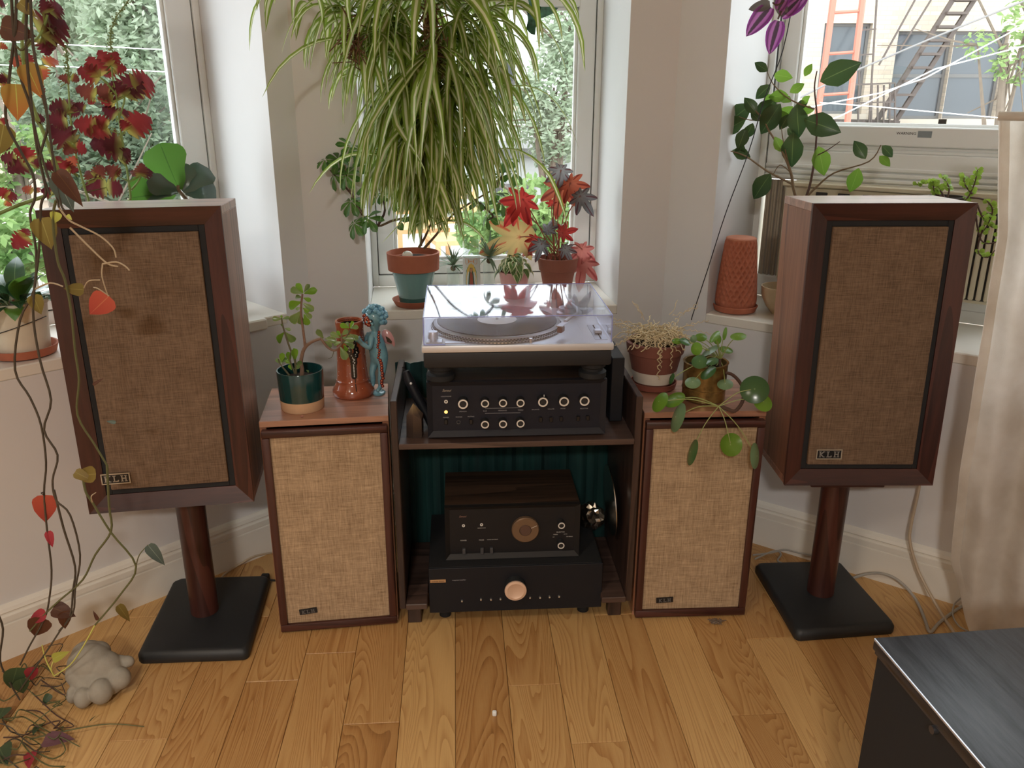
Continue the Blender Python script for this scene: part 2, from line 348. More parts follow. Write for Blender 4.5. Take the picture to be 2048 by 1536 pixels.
for k in range(-22, 23):
    xc = X0 + PW * (k + .5); base = RK(xc, 0, 0)
    if not (XL + .02 < base.x < XR - .02): continue
    tops = []
    for e in (-.45, 0, .45):
        b = RK(xc + PW * e, 0, 0); tops.append(wall_y(b.x, b.y))
    top = max(tops) + .005; bot = (YB + .02 - base.y)
    js = list(JOINTS.get(k, [random.uniform(-.6, .3)])); y = js[0]
    while y < top - .5: y += random.uniform(.6, 1.3); js.append(y)
    y = js[0]
    while y > bot + .8: y -= random.uniform(1.2, 1.9); js.append(y)
    js = sorted(q for q in js if bot + .25 < q < top - .12); cuts = [bot] + js + [top]
    for a, b in zip(cuts, cuts[1:]):
        o = link('plank', plank(b - a), floor); o.matrix_local = MX.Translation(RK(xc, (a + b) / 2, 0)) @ MX.Rotation(RA, 4, 'Z')
# ---- baseboards
def baseboard(name, W, s0, s1, m0=0., m1=0.):
    prof = [(0, 0), (-.018, 0), (-.018, .095), (-.0135, .0965), (-.0135, .100), (-.019, .103), (-.019, .118), (-.013, .121), (-.013, .125), (-.016, .129), (-.012, .138), (-.004, .144), (0, .145)]
    m = MB(); n = len(prof); vs = []
    for s, k in ((s0, m0), (s1, m1)):
        for t, z in prof: vs.append(W.at(s + t * k, t, z))
    fs = [list(range(n)), list(range(n, 2 * n))[::-1]] + [(i, n + i, n + (i + 1) % n, (i + 1) % n) for i in range(n)]
    o = m.add(vs, fs).build(name, TRIM); o['kind'] = 'structure'
baseboard('baseboard_left', WL, S0, WL.L, 0, .36); baseboard('baseboard_center', WC, 0, WC.L, -.36, .36); baseboard('baseboard_right', WR, 0, ER, -.36, 0)
# ---- windows: frame, gasket line, lower and upper sash with panes, sill.  local x along the wall, y outward, z up
TF = .340
def window(name, W, s0, s1, zs, lower_top, gl, extra_low=0.):
    w = setting(name, W.at(0, 0, 0), W.rz)
    m = MB(); fw = .020
    m.b2((s0, TF, zs), (s0 + fw, TF + .09, ZT), .002); m.b2((s1 - fw, TF, zs), (s1, TF + .09, ZT), .002)
    m.b2((s0 + fw, TF, ZT - .04), (s1 - fw, TF + .09, ZT), .002); m.b2((s0 + fw, TF, zs), (s1 - fw, TF + .09, zs + .038), .002)
    m.build('frame', WINWHITE, w)
    g = MB(); z0 = zs + .038 + extra_low
    g.b2((s0 + fw, TF + .012, z0), (s0 + fw + .003, TF + .018, ZT - .04)); g.b2((s1 - fw - .003, TF + .012, z0), (s1 - fw, TF + .018, ZT - .04)); g.b2((s0 + fw, TF + .012, z0), (s1 - fw, TF + .018, z0 + .003))
    g.build('gasket', GASKET, w)
    a, b = s0 + fw + .003, s1 - fw - .003; sw = gl
    def sash(z0, z1, bot, top, y0):
        m = MB()
        m.b2((a, y0, z0), (a + sw, y0 + .04, z1), .003); m.b2((b - sw, y0, z0), (b, y0 + .04, z1), .003)
        m.b2((a + sw, y0, z0), (b - sw, y0 + .04, z0 + bot), .003); m.b2((a + sw, y0, z1 - top), (b - sw, y0 + .04, z1), .003)
        # inner glazing bead, stepped back
        for lo, hi in (((a + sw, z0 + bot), (a + sw + .010, z1 - top)), ((b - sw - .010, z0 + bot), (b - sw, z1 - top)), ((a + sw, z0 + bot), (b - sw, z0 + bot + .010)), ((a + sw, z1 - top - .010), (b - sw, z1 - top))):
            m.b2((lo[0], y0 + .012, lo[1]), (hi[0], y0 + .034, hi[1]), .002)
        o = m.build('sash', WINWHITE, w)
        MB().b2((a + sw + .004, y0 + .022, z0 + bot + .004), (b - sw - .004, y0 + .026, z1 - top - .004)).build('pane', GLASSM, o)
        return o
    lo = sash(z0 + .003, lower_top, .045, .055, TF + .005); sash(lower_top - .052, ZT - .042, .05, .05, TF + .047)
    return w, lo
w1, lo1 = window('window_1', WL, SL0, SL1, ZL, 1.66, .075)
w2, lo2 = window('window_2', WC, SC0, SC1, ZC, 1.665, .055)
w3, lo3 = window('window_3', WR, SR0, SR1, ZR, 1.262, .052, extra_low=.385)
def sill(w, s0, s1, z, name='sill', nose=.0, s_n=None):
    m = MB(); m.b2((s0, -.001, z - .03), (s1, TF, z), .003)
    if nose: m.b2((s_n[0], -nose, z - .032), (s_n[1], .01, z), .004)
    return m.build(name, TRIM, w)
sill(w1, SL0, SL1, ZL, nose=.014, s_n=(.72, .815)); sill(w2, SC0, SC1, ZC); sill(w3, SR0, SR1, ZR)
# warning sticker on the lower rail of the right window
st = MB().b2((.545, TF + .0042, 1.236), (.60, TF + .005, 1.252)).build('sticker', mat('sticker_white', (.85, .87, .86), .4), w3)
text_mesh('WARNING', .011, BLACK, 'sticker_print', w3, MX.Translation((.572, TF + .004, 1.244)) @ FRONT)
MB().b2((.603, TF + .0042, 1.234), (.64, TF + .005, 1.252)).build('sticker', mat('sticker_grey', (.25, .29, .31), .4), w3)
# filler panel that closes the right window above the air conditioner
m = MB(); zf0 = 1.095
m.b2((SR0 + .022, TF + .012, zf0), (SR1 - .022, TF + .05, ZR + .426))
for q in range(3): m.b2((SR0 + .022, TF + .002, zf0 + .004 + .017 * q), (SR1 - .022, TF + .013, zf0 + .016 + .017 * q), .003)
m.build('filler_panel', WINWHITE, w3)
# window air conditioner
AC = thing('air_conditioner', 'cream window air conditioner with a ribbed front, behind the speaker in the right window', 'air conditioner', W_loc := WR.at(0, 0, 0), WR.rz)
CREAM = mat('ac_cream', s2l((214, 204, 178)), .45); ACD = mat('ac_dark', (.03, .028, .026), .6)
ax0, ax1, az0, az1, ay = .255, .93, .785, 1.092, TF - .06
m = MB(); m.b2((ax0, ay + .012, az0), (ax1, TF + .28, az1), .006); m.b2((ax0 - .004, ay - .006, az1 - .01), (ax1 + .004, ay + .05, az1 + .004), .003)
m.build('housing', CREAM, AC)
nr = 34
rib = MB().b2((-.0068, -.012, az0 + .012), (.0068, .0, az1 - .055), .003).mesh('rib', CREAM)
for q in range(nr): link('rib', rib, AC, loc=(ax0 + .012 + (ax1 - ax0 - .024) * q / (nr - 1), ay + .012, 0))
MB().b2((ax0 + .006, ay + .0105, az0 + .01), (ax1 - .006, ay + .0125, az1 - .05)).build('grille_backing', ACD, AC)
cp = MB().b2((ax0 + .07, ay - .002, az1 - .048), (ax1 - .3, ay + .012, az1 - .012), .002).build('control_panel', mat('ac_panel', s2l((196, 186, 160)), .5), AC)
for x in (.10, .165, .235, .31): MB().b2((ax0 + x, ay - .005, az1 - .04), (ax0 + x + .035, ay - .001, az1 - .022), .002).build('button', ACD, cp)
side = MB()                       # pleated side curtain between the unit and the jamb
for q in range(9): side.b2((SR0 + .03 + q * .0095, TF + .01 - (q % 2) * .006, az0), (SR0 + .037 + q * .0095, TF + .03, az1), .001)
side.build('side_pleats', mat('ac_pleat', s2l((168, 156, 138)), .6), AC)
MB().b2((SR0 + .022, TF + .0, ZR + .0385), (SR1 - .022, TF + .05, az0)).build('bottom_filler', WINWHITE, w3)
# ================================================================== OUTSIDE
def o2l(c, k=.72): return tuple(x * k for x in s2l(c))
rnd = random.Random(5)
GZ = -3.4
o = MB().b2((-40, 3.6, GZ - .2), (40, 60, GZ)).build('yard_ground', mat('yard', o2l((150, 150, 130)), .9, var=.25, vscale=1.2)); o['kind'] = 'structure'
FOL = {}
def folmat(name, a, b):
    t = NT(name); f = t.noise(t.coord(), 3.5, 3); r = t.ramp([(.35, a), (.65, b)], f); t.l(r.outputs[0], t.b.inputs['Base Color']); t.b.inputs['Roughness'].default_value = .7
    tr = t.n('ShaderNodeBsdfTranslucent'); t.l(r.outputs[0], tr.inputs[0]); ms = t.n('ShaderNodeMixShader'); ms.inputs[0].default_value = .45
    t.l(t.b.outputs[0], ms.inputs[1]); t.l(tr.outputs[0], ms.inputs[2]); t.l(ms.outputs[0], t.out.inputs[0]); return t.m
F_PALE = folmat('pale_foliage', o2l((160, 182, 146)), o2l((212, 222, 198))); F_MID = folmat('mid_foliage', o2l((112, 150, 80)), o2l((176, 200, 130))); F_DARK = folmat('dark_foliage', o2l((110, 128, 104)), o2l((160, 176, 146)))  # greens paled and greyed so the colour carries the haze
BARK = mat('bark', o2l((120, 106, 92)), .9, var=.2, vscale=12)
def tree(name, label, base, blobs, n, size, fm, twigs=0, cat='tree', group=None):
    base = V(base); t = thing(name, label, cat, base, 0, group)
    m = MB(); tot = sum(b[3] ** 2 for b in blobs)
    for bx, by, bz, br in blobs:
        c = V((bx, by, bz)) - base
        for i in range(int(n * br * br / tot)):
            d = V((rnd.gauss(0, 1), rnd.gauss(0, 1), rnd.gauss(0, 1))).normalized() * br * rnd.uniform(.35, 1) ** .6
            p = c + V((d.x, d.y, d.z)); s = size * rnd.uniform(.6, 1.3)
            u = V((rnd.gauss(0, 1), rnd.gauss(0, 1), rnd.gauss(0, .6))).normalized(); v2 = u.orthogonal().normalized()
            m.add([p - u * s, p + v2 * s * .45, p + u * s, p - v2 * s * .45], [(0, 1, 2, 3)])
    m.build('foliage', fm, t, kind='stuff')
    k = MB(); top = sum((V(b[:3]) for b in blobs), V()) / len(blobs) - base
    k.tube([(0, 0, 0), top * .5 + V((.08, 0, 0)), top], [.10, .075, .04], 7)
    for b in blobs: k.tube([top * .6, (top * .6 + V(b[:3]) - base) / 2 + V((0, 0, .1)), V(b[:3]) - base], [.05, .03, .012], 5)
    for i in range(twigs):
        b = V(rnd.choice(blobs)[:3]) - base; e = b + V((rnd.gauss(0, 1), rnd.gauss(0, .3), rnd.gauss(0, 1))).normalized() * rnd.uniform(.7, 1.4); mid = (b + e) / 2 + V((rnd.gauss(0, .2), 0, rnd.gauss(0, .2)))
        k.tube([b, mid, e], [.022, .014, .006], 4)
    k.build('trunk', BARK, t)
def at(u, v, y): return AY(u, v, y)
def blob(u, v, y, r): p = at(u, v, y); return (p.x, p.y, p.z, r)
def foot(u, y): p = at(u, 300, y); return (p.x, p.y, GZ)
# --- beige brick building across the yard on the right
BY = 16.
BRICK = NT('beige_brick'); bt = BRICK.n('ShaderNodeTexBrick'); bv = BRICK.coord('Object'); rot = BRICK.n('ShaderNodeMapping'); BRICK.l(bv, rot.inputs['Vector']); rot.inputs['Rotation'].default_value = (pi / 2, 0, 0)
BRICK.l(rot.outputs[0], bt.inputs['Vector']); bt.inputs['Scale'].default_value = 1; bt.inputs['Brick Width'].default_value = .22; bt.inputs['Row Height'].default_value = .075; bt.inputs['Mortar Size'].default_value = .006
bt.inputs['Color1'].default_value = o2l((226, 208, 186)) + (1,); bt.inputs['Color2'].default_value = o2l((206, 188, 168)) + (1,); bt.inputs['Mortar'].default_value = o2l((190, 178, 164)) + (1,)
BRICK.l(bt.outputs[0], BRICK.b.inputs['Base Color']); BRICK.b.inputs['Roughness'].default_value = .9; BRICK = BRICK.m
DGL = mat('dark_window_glass', o2l((92, 98, 104)), .12); STONE = mat('stone_sill', o2l((220, 206, 188)), .8); GREYP = mat('grey_sash', o2l((120, 118, 116)), .6)
IRON = mat('fire_escape_iron', o2l((96, 84, 78)), .7); RUST = mat('rust_paint', o2l((206, 128, 108)), .7)
bl = thing('brick_building', 'beige brick building with dark windows seen across the yard through the right window', 'building', (4.6, BY, GZ))
def facade(root, x0, x1, z0, z1, y, dep, wins, wm, name='facade'):
    """wall with window holes cut as strips; coordinates local to the root"""
    m = MB(); xs = sorted({x0, x1} | {a for w in wins for a in (w[0], w[1])}); zs = sorted({z0, z1} | {a for w in wins for a in (w[2], w[3])})
    for xa, xb in zip(xs, xs[1:]):
        run = None
        for za, zb in zip(zs, zs[1:]):
            hole = any(w[0] <= xa and xb <= w[1] and w[2] <= za and zb <= w[3] for w in wins)
            if hole:
                if run: m.b2((xa, y, run[0]), (xb, y + dep, run[1])); run = None
            else: run = (run[0], zb) if run else (za, zb)
        if run: m.b2((xa, y, run[0]), (xb, y + dep, run[1]))
    m.build(name, wm, root)
    for a, b, c, d in wins:
        f = MB(); k = .05
        f.b2((a, y + .12, c), (a + k, y + .2, d)); f.b2((b - k, y + .12, c), (b, y + .2, d)); f.b2((a + k, y + .12, d - k), (b - k, y + .2, d)); f.b2((a + k, y + .12, c), (b - k, y + .2, c + k)); f.b2((a + k, y + .13, (c + d) / 2 - .03), (b - k, y + .19, (c + d) / 2 + .03))
        fo = f.build('window', GREYP, root)
        MB().b2((a + k, y + .15, c + k), (b - k, y + .165, d - k)).build('pane', DGL, fo)
        MB().b2((a - .08, y - .06, c - .11), (b + .08, y + .1, c)).build('window_ledge', STONE, root)
wr = []
for u0, u1, v0, v1 in ((1650, 1722, 46, 228), (1798, 1882, 62, 238), (1912, 1988, 62, 238), (2046, 2130, 62, 236)):
    a, b = at(u0, v0, BY), at(u1, v1, BY); wr.append((a.x - 4.6, b.x - 4.6, b.z - GZ, a.z - GZ))
allw = list(wr)
for a, b, c, d in wr: allw += [(a, b, c + 3.1, d + 3.1)]
facade(bl, 0, 10, 0, 10.5, 0, .5, allw, BRICK)
MB().b2((-.1, -.25, 10.5), (10.1, .5, 10.8)).build('cornice', STONE, bl)
# --- its fire escape
fe = thing('fire_escape', 'dark iron fire escape with stairs climbing the beige brick building', 'fire escape', (5.6, BY - 1.0, GZ)); fo = V((5.6, BY - 1.0, GZ))
def fp(u, v, dy=0): p = at(u, v, BY - 1.0 + dy) - fo; return p
m = MB(); a, b = fp(1672, 246), fp(1800, 246)
for q in range(9): m.b2((a.x, q * .1, a.z), (b.x, q * .1 + .05, a.z + .04))
m.build('platform', IRON, fe)
for name, u0, v0, u1, v1 in (('stringer', 1752, 244, 1905, 0), ('stringer', 1790, 244, 1948, 0)):
    MB().tube([fp(u0, v0, .3), fp(u1, v1, .3), fp(u1 + (u1 - u0) * .4, v1 + (v1 - v0) * .4, .3)], .05, 4).build(name, IRON, fe)
for q in range(12):
    f_ = q / 9.; p0, p1 = fp(1752 + 153 * f_, 244 - 244 * f_, .3), fp(1790 + 158 * f_, 244 - 244 * f_, .3)
    MB().b2((p0.x, p0.y - .12, p0.z - .02), (p1.x, p1.y + .12, p1.z + .02)).build('tread', IRON, fe)
for u0, v0, u1, v1 in ((1700, 170, 1790, 166), (1700, 206, 1790, 204), (1744, 170, 1742, 246), (1756, 170, 1755, 246), (1768, 170, 1767, 246), (1780, 168, 1779, 246), (1790, 166, 1790, 246), (1700, 170, 1700, 246), (1722, 0, 1716, 246), (1756, -40, 1738, 246), (1722, 60, 1752, 58), (1720, 110, 1748, 108), (1830, 0, 1758, 130), (1862, 0, 1800, 100)):
    MB().tube([fp(u0, v0, -.05), fp(u1, v1, -.05)], .018, 4).build('railing_bar', IRON, fe)
# --- rust red ladder
rl = thing('rust_ladder', 'rust red iron ladder standing nearest outside the right window', 'ladder', (at(1660, 300, 9).x, 9, GZ)); ro = V(rl.location)
for u0, u1 in ((1664, 1622), (1722, 1684)): MB().tube([at(u0 + 12, -70, 9) - ro, at(u1, 330, 9) - ro, V((at(u1 - 22, 330, 9).x, 9, GZ)) - ro], .032, 6).build('rail', RUST, rl)
for v in range(-60, 330, 82):
    f_ = v / 330; MB().tube([at(1664 - 42 * f_, v + 4, 9) - ro, at(1722 - 38 * f_, v, 9) - ro], .016, 5).build('rung', RUST, rl)
# --- wires
WIRE_G = mat('wire_grey', o2l((140, 136, 134)), .6); WIRE_W = mat('wire_white', s2l((236, 234, 230)), .5)
for pts, m_, r, lab in ((((1590, 200), (1690, 150), (1860, 78), (2048, 2), (2200, -60)), WIRE_G, .009, 'thick grey wire slanting highest across the right window'), (((1590, 222), (1640, 210), (1760, 186), (1850, 156), (2048, 50), (2200, -30)), WIRE_W, .006, 'white wire drooping just below the thick grey one'),
        (((1600, 262), (1680, 232), (1870, 138), (2048, 92), (2200, 50)), WIRE_W, .006, 'lowest white wire slanting across the right window'), (((1640, 205), (1760, 214), (1890, 226), (2048, 240), (2200, 250)), WIRE_W, .005, 'thin pale wire sagging level in front of the brick building')):
    ps = [at(u, v, 8.) for u, v in pts]; b0 = ps[0]; tag(MB().tube([p - b0 for p in ps], r, 5).build('utility_wire', m_, loc=b0), lab, 'wire')
for pts, lab in ((((-60, 80), (110, 88), (300, 98), (420, 104)), 'upper pale wire crossing behind the red leaves in the left window'), (((-60, 128), (150, 134), (300, 142), (420, 148)), 'lower pale wire crossing behind the red leaves in the left window')):
    ps = [at(u, v, 6.) for u, v in pts]; b0 = ps[0]; tag(MB().tube([p - b0 for p in ps], .0035, 5).build('utility_wire', WIRE_W, loc=b0), lab, 'wire')
# --- low pale roof under the right view
lr = thing('low_roof', 'low pale shed roof with dark ribs below the fire escape', 'roof', (4.0, 10, GZ)); z = at(1800, 296, 11).z - GZ
MB().add([(-1.6, 0, z - .5), (6, 0, z - .5), (6, 4.5, z + .02), (-1.6, 4.5, z + .02), (-1.6, 0, z - .6), (6, 0, z - .6), (6, 4.5, z - .08), (-1.6, 4.5, z - .08)], [(0, 1, 2, 3), (7, 6, 5, 4), (0, 4, 5, 1), (1, 5, 6, 2), (2, 6, 7, 3), (3, 7, 4, 0)]).build('roof_sheet', mat('pale_roof', s2l((236, 232, 226)), .6), lr)
MB().b2((-1.5, .15, 0), (5.9, 4.4, z - .55)).build('shed_wall', BRICK, lr)
for q in range(9): MB().tube([(-1.2 + q * .85, 0, z - .48), (-.6 + q * .85, 4.5, z + .04)], .02, 4).build('roof_rib', WIRE_G, lr)
# --- white clapboard building in the centre view
CLAP = NT('white_clapboard'); v = CLAP.coord('Object', (1, 1, 7)); wv = CLAP.n('ShaderNodeTexWave'); wv.bands_direction = 'Z'; wv.wave_profile = 'SAW'; wv.inputs['Scale'].default_value = .32; CLAP.l(v, wv.inputs['Vector'])
CLAP.l(CLAP.ramp([(0, s2l((226, 228, 228))), (1, s2l((250, 250, 248)))], wv.outputs['Fac']).outputs[0], CLAP.b.inputs['Base Color']); CLAP.b.inputs['Roughness'].default_value = .7; CLAP = CLAP.m
wb = thing('white_building', 'bright white building filling the view behind the hanging plant', 'building', (-3.4, 18, GZ))
ww = []
for u0, u1, v0, v1 in ((990, 1030, 120, 210), (800, 850, 120, 210), (1090, 1146, 316, 400)):
    a, b = at(u0, v0, 18), at(u1, v1, 18); ww.append((a.x + 3.4, b.x + 3.4, b.z - GZ, a.z - GZ))
facade(wb, 0, 6.6, 0, 9.6, 0, .5, ww, CLAP)
MB().b2((-.1, -.3, 9.6), (6.7, .5, 9.85)).build('cornice', STONE, wb)
gs = thing('garden_shed', 'low grey shed roofline below the tree in the centre window', 'shed', (at(1100, 300, 11).x - 1.1, 11, GZ)); z = at(1100, 296, 11).z - GZ
MB().b2((0, 0, 0), (2.4, 1.6, z - .12)).build('shed_wall', mat('shed_grey', o2l((206, 206, 204)), .8), gs); MB().b2((-.1, -.1, z - .12), (2.5, 1.7, z)).build('roof_sheet', GREYP, gs)
for q in (.35, 1.45): f = MB().b2((q, -.03, z - 1.2), (q + .55, .02, z - .45)).build('window', GREYP, gs); MB().b2((q + .05, -.04, z - 1.15), (q + .5, -.03, z - .5)).build('pane', DGL, f)
# wooden patio chairs
WOODY = mat('pale_orange_wood', o2l((226, 178, 126)), .7)
for u, v, lab in ((915, 470, 'pale orange wooden patio chair seen behind the blue pot'), (838, 440, 'pale orange wooden patio chair half hidden by long leaves')):
    p = at(u, v, 7.5 if u > 900 else 8.15); c = thing('patio_chair', lab, 'chair', (p.x, p.y, at(915, 470, 7.5).z - .45), .3)
    MB().b2((-.25, -.25, .40), (.25, .25, .44)).build('seat', WOODY, c)
    for x in (-.23, .23):
        for y in (-.23, .23): MB().b2((x - .02, y - .02, 0), (x + .02, y + .02, .40 if y < 0 else .95)).build('leg', WOODY, c)
    for q in range(4): MB().b2((-.22, .22, .52 + .11 * q), (.22, .245, .58 + .11 * q)).build('back_slat', WOODY, c)
dk = thing('timber_deck', 'grey timber deck carrying the patio chairs', 'deck', (at(890, 470, 7.5).x, 7.5, GZ)); zz = at(915, 470, 7.5).z - .45 - GZ
MB().b2((-1.3, -.9, zz - .10), (1.3, .9, zz)).build('deck_boards', mat('deck_grey', o2l((188, 182, 172)), .8), dk)
for x in (-1.2, 1.2):
    for y in (-.8, .8): MB().b2((x - .06, y - .06, 0), (x + .06, y + .06, zz - .1)).build('post', GREYP, dk)
# --- brown clapboard house, fence and trees in the left view
bh = thing('brown_house', 'brown clapboard house glimpsed between trees in the left window', 'building', (-8.2, 13, GZ))
a, b = at(150, 30, 13), at(196, 92, 13)
facade(bh, 0, 5.6, 0, 7.5, 0, .4, [(1.0, 1.8, 3.3, 5.0), (3.9, 4.6, 2.0, 3.6)], mat('brown_clap', o2l((206, 184, 166)), .85, var=.1, vscale=1.5))
MB().prism([(-.2, 7.5), (5.8, 7.5), (2.8, 9.6)], -.45, .25, T=MX.Rotation(pi / 2, 4, 'X')).build('gable_roof', GREYP, bh)
fn = thing('board_fence', 'pale board fence at the bottom of the left window view', 'fence', (at(0, 450, 6).x - 1.2, 6.0, GZ)); zt = at(30, 418, 6).z - GZ
fb = MB().b2((-.07, 0, 0), (.07, .025, zt)).mesh('fence_board', mat('fence_pale', o2l((224, 220, 206)), .8))
for q in range(24): link('board', fb, fn, loc=(q * .15, (q % 2) * .004, 0))
MB().b2((-.1, .03, zt - .3), (3.6, .07, zt - .2)).build('fence_rail', mat('fence_pale', (1, 1, 1)), fn)
tree('conifer', 'pale green feathery tree at the right edge of the left window view', foot(300, 9), [blob(u, v, 9 + dy, r) for u, v, dy, r in ((270, 10, 0, .55), (318, 60, .3, .45), (235, 60, .2, .38), (290, 130, 0, .42), (330, 170, 0, .35), (250, -60, 0, .6))], 9000, .045, F_PALE, 6)
tree('conifer', 'pale feathery tree behind the tallest red coleus stem', foot(60, 10), [blob(u, v, 10 + dy, r) for u, v, dy, r in ((70, 20, 0, .6), (20, 90, .3, .6), (100, 110, 0, .5), (40, 180, 0, .6), (120, -70, 0, .7))], 8000, .05, F_PALE, 8)
tree('garden_tree', 'grey green thicket low in the left window behind the coleus stems', foot(200, 8), [blob(u, v, 8 + dy, r) for u, v, dy, r in ((200, 210, 0, .5), (290, 250, .3, .45), (130, 260, 0, .5), (240, 310, 0, .5), (330, 330, 0, .4), (170, 350, .2, .4))], 9000, .042, F_DARK, 26)
tree('bare_shrub', 'bare twiggy shrub in front of the brown house', foot(180, 11), [blob(180, 60, 11, .5), blob(150, 120, 11, .4), blob(215, 100, 11, .4)], 60, .05, F_MID, 46)
tree('garden_bush', 'yellow green bush above the fence on the far left', foot(20, 7), [blob(10, 330, 7, .25), blob(45, 300, 7, .22)], 500, .05, F_MID, 2, 'bush')
tree('garden_bush', 'yellow green bush at the foot of the board fence', foot(30, 5.2), [blob(10, 480, 5.2, .28), blob(60, 500, 5.2, .2)], 900, .045, F_MID, 2, 'bush')
tree('garden_tree', 'leafy light green tree in the centre window right of the hanging plant', foot(1110, 10), [blob(u, v, 10 + dy, r) for u, v, dy, r in ((1108, 175, 0, .42), (1075, 235, .2, .34), (1130, 260, 0, .34), (1140, 110, 0, .4), (1100, 300, .2, .26), (1138, 50, 0, .36), (1060, 190, 0, .2))], 6000, .04, F_PALE, 10)
tree('garden_bush', 'bright green bush behind the red begonia leaves', foot(1060, 6), [blob(1075, 420, 6, .26), blob(1120, 455, 6, .24), blob(1010, 445, 6, .22), blob(960, 460, 6, .18)], 1600, .042, F_MID, 4, 'bush')
tree('garden_tree', 'small leafy branch crossing the far right of the brick building', foot(2030, 12), [blob(1955, 90, 12, .22), blob(2020, 130, 12, .3), blob(2060, 40, 12, .4)], 420, .06, F_MID, 10)
# ================================================================== LOUDSPEAKERS
def slab_letters(parent, cx, cz, y, h, m, tilt=0):
    """K L H in slab serif capitals, built from bars; returns one mesh"""
    q = MB(); T0 = MX.Translation((cx, y, cz)) @ MX.Rotation(tilt, 4, 'Y'); w_ = h * .92; st = h * .17
    def bar(x0, z0, x1, z1, k=st):
        a, b = V((x0, 0, z0)), V((x1, 0, z1)); d = b - a
        q.box((0, 0, 0), (d.length, .0012, k), T=T0 @ MX.Translation((a + b) / 2) @ MX.Rotation(-atan2(d.z, d.x), 4, 'Y'))
    def ser(x, z, wd=.5): bar(x - h * wd / 2, z, x + h * wd / 2, z, st * .62)
    hh = h / 2
    ox = -w_ * 1.35; bar(ox - .28 * h, -hh, ox - .28 * h, hh); bar(ox - .2 * h, 0, ox + .34 * h, hh); bar(ox - .2 * h, 0, ox + .36 * h, -hh)
    for x, z in ((-.28, hh), (-.28, -hh), (.34, hh), (.36, -hh)): ser(ox + x * h, z * .94, .36)
    ox = 0; bar(ox - .2 * h, -hh, ox - .2 * h, hh); bar(ox - .2 * h, -hh * .9, ox + .36 * h, -hh * .9); bar(ox + .36 * h, -hh, ox + .36 * h, -hh * .45); ser(ox - .2 * h, hh * .94, .5); ser(ox - .2 * h, -hh * .94, .5)
    ox = w_ * 1.35
    for x in (-.28, .28): bar(ox + x * h, -hh, ox + x * h, hh); ser(ox + x * h, hh * .94, .42); ser(ox + x * h, -hh * .94, .42)
    bar(ox - .28 * h, 0, ox + .28 * h, 0)
    return q
BADGE = mat('badge_black', (.012, .012, .014), .4); SILV = mat('badge_silver', (.5, .49, .47), .35, .6); GOLDL = mat('badge_rim', (.62, .55, .44), .4, .5)
def badge(root, x, z, y, wd, ht, tilt=0, rim=True):
    T0 = MX.Translation((x, y, z)) @ MX.Rotation(tilt, 4, 'Y')
    b = MB().box((0, -.0015, 0), (wd, .003, ht), T=T0).build('badge', BADGE, root)
    if rim:
        m = MB()
        for c, s in (((0, -.0032, ht / 2), (wd + .003, .0025, .0022)), ((0, -.0032, -ht / 2), (wd + .003, .0025, .0022)), ((wd / 2, -.0032, 0), (.0022, .0025, ht)), ((-wd / 2, -.0032, 0), (.0022, .0025, ht))): m.box(c, s, T=T0)
        m.build('badge_rim', GOLDL, b)
    slab_letters(b, x, z, y - .0035, ht * .62, SILV, tilt).build('badge_letters', SILV if rim else mat('badge_letters_dull', (.16, .155, .15), .5), b)
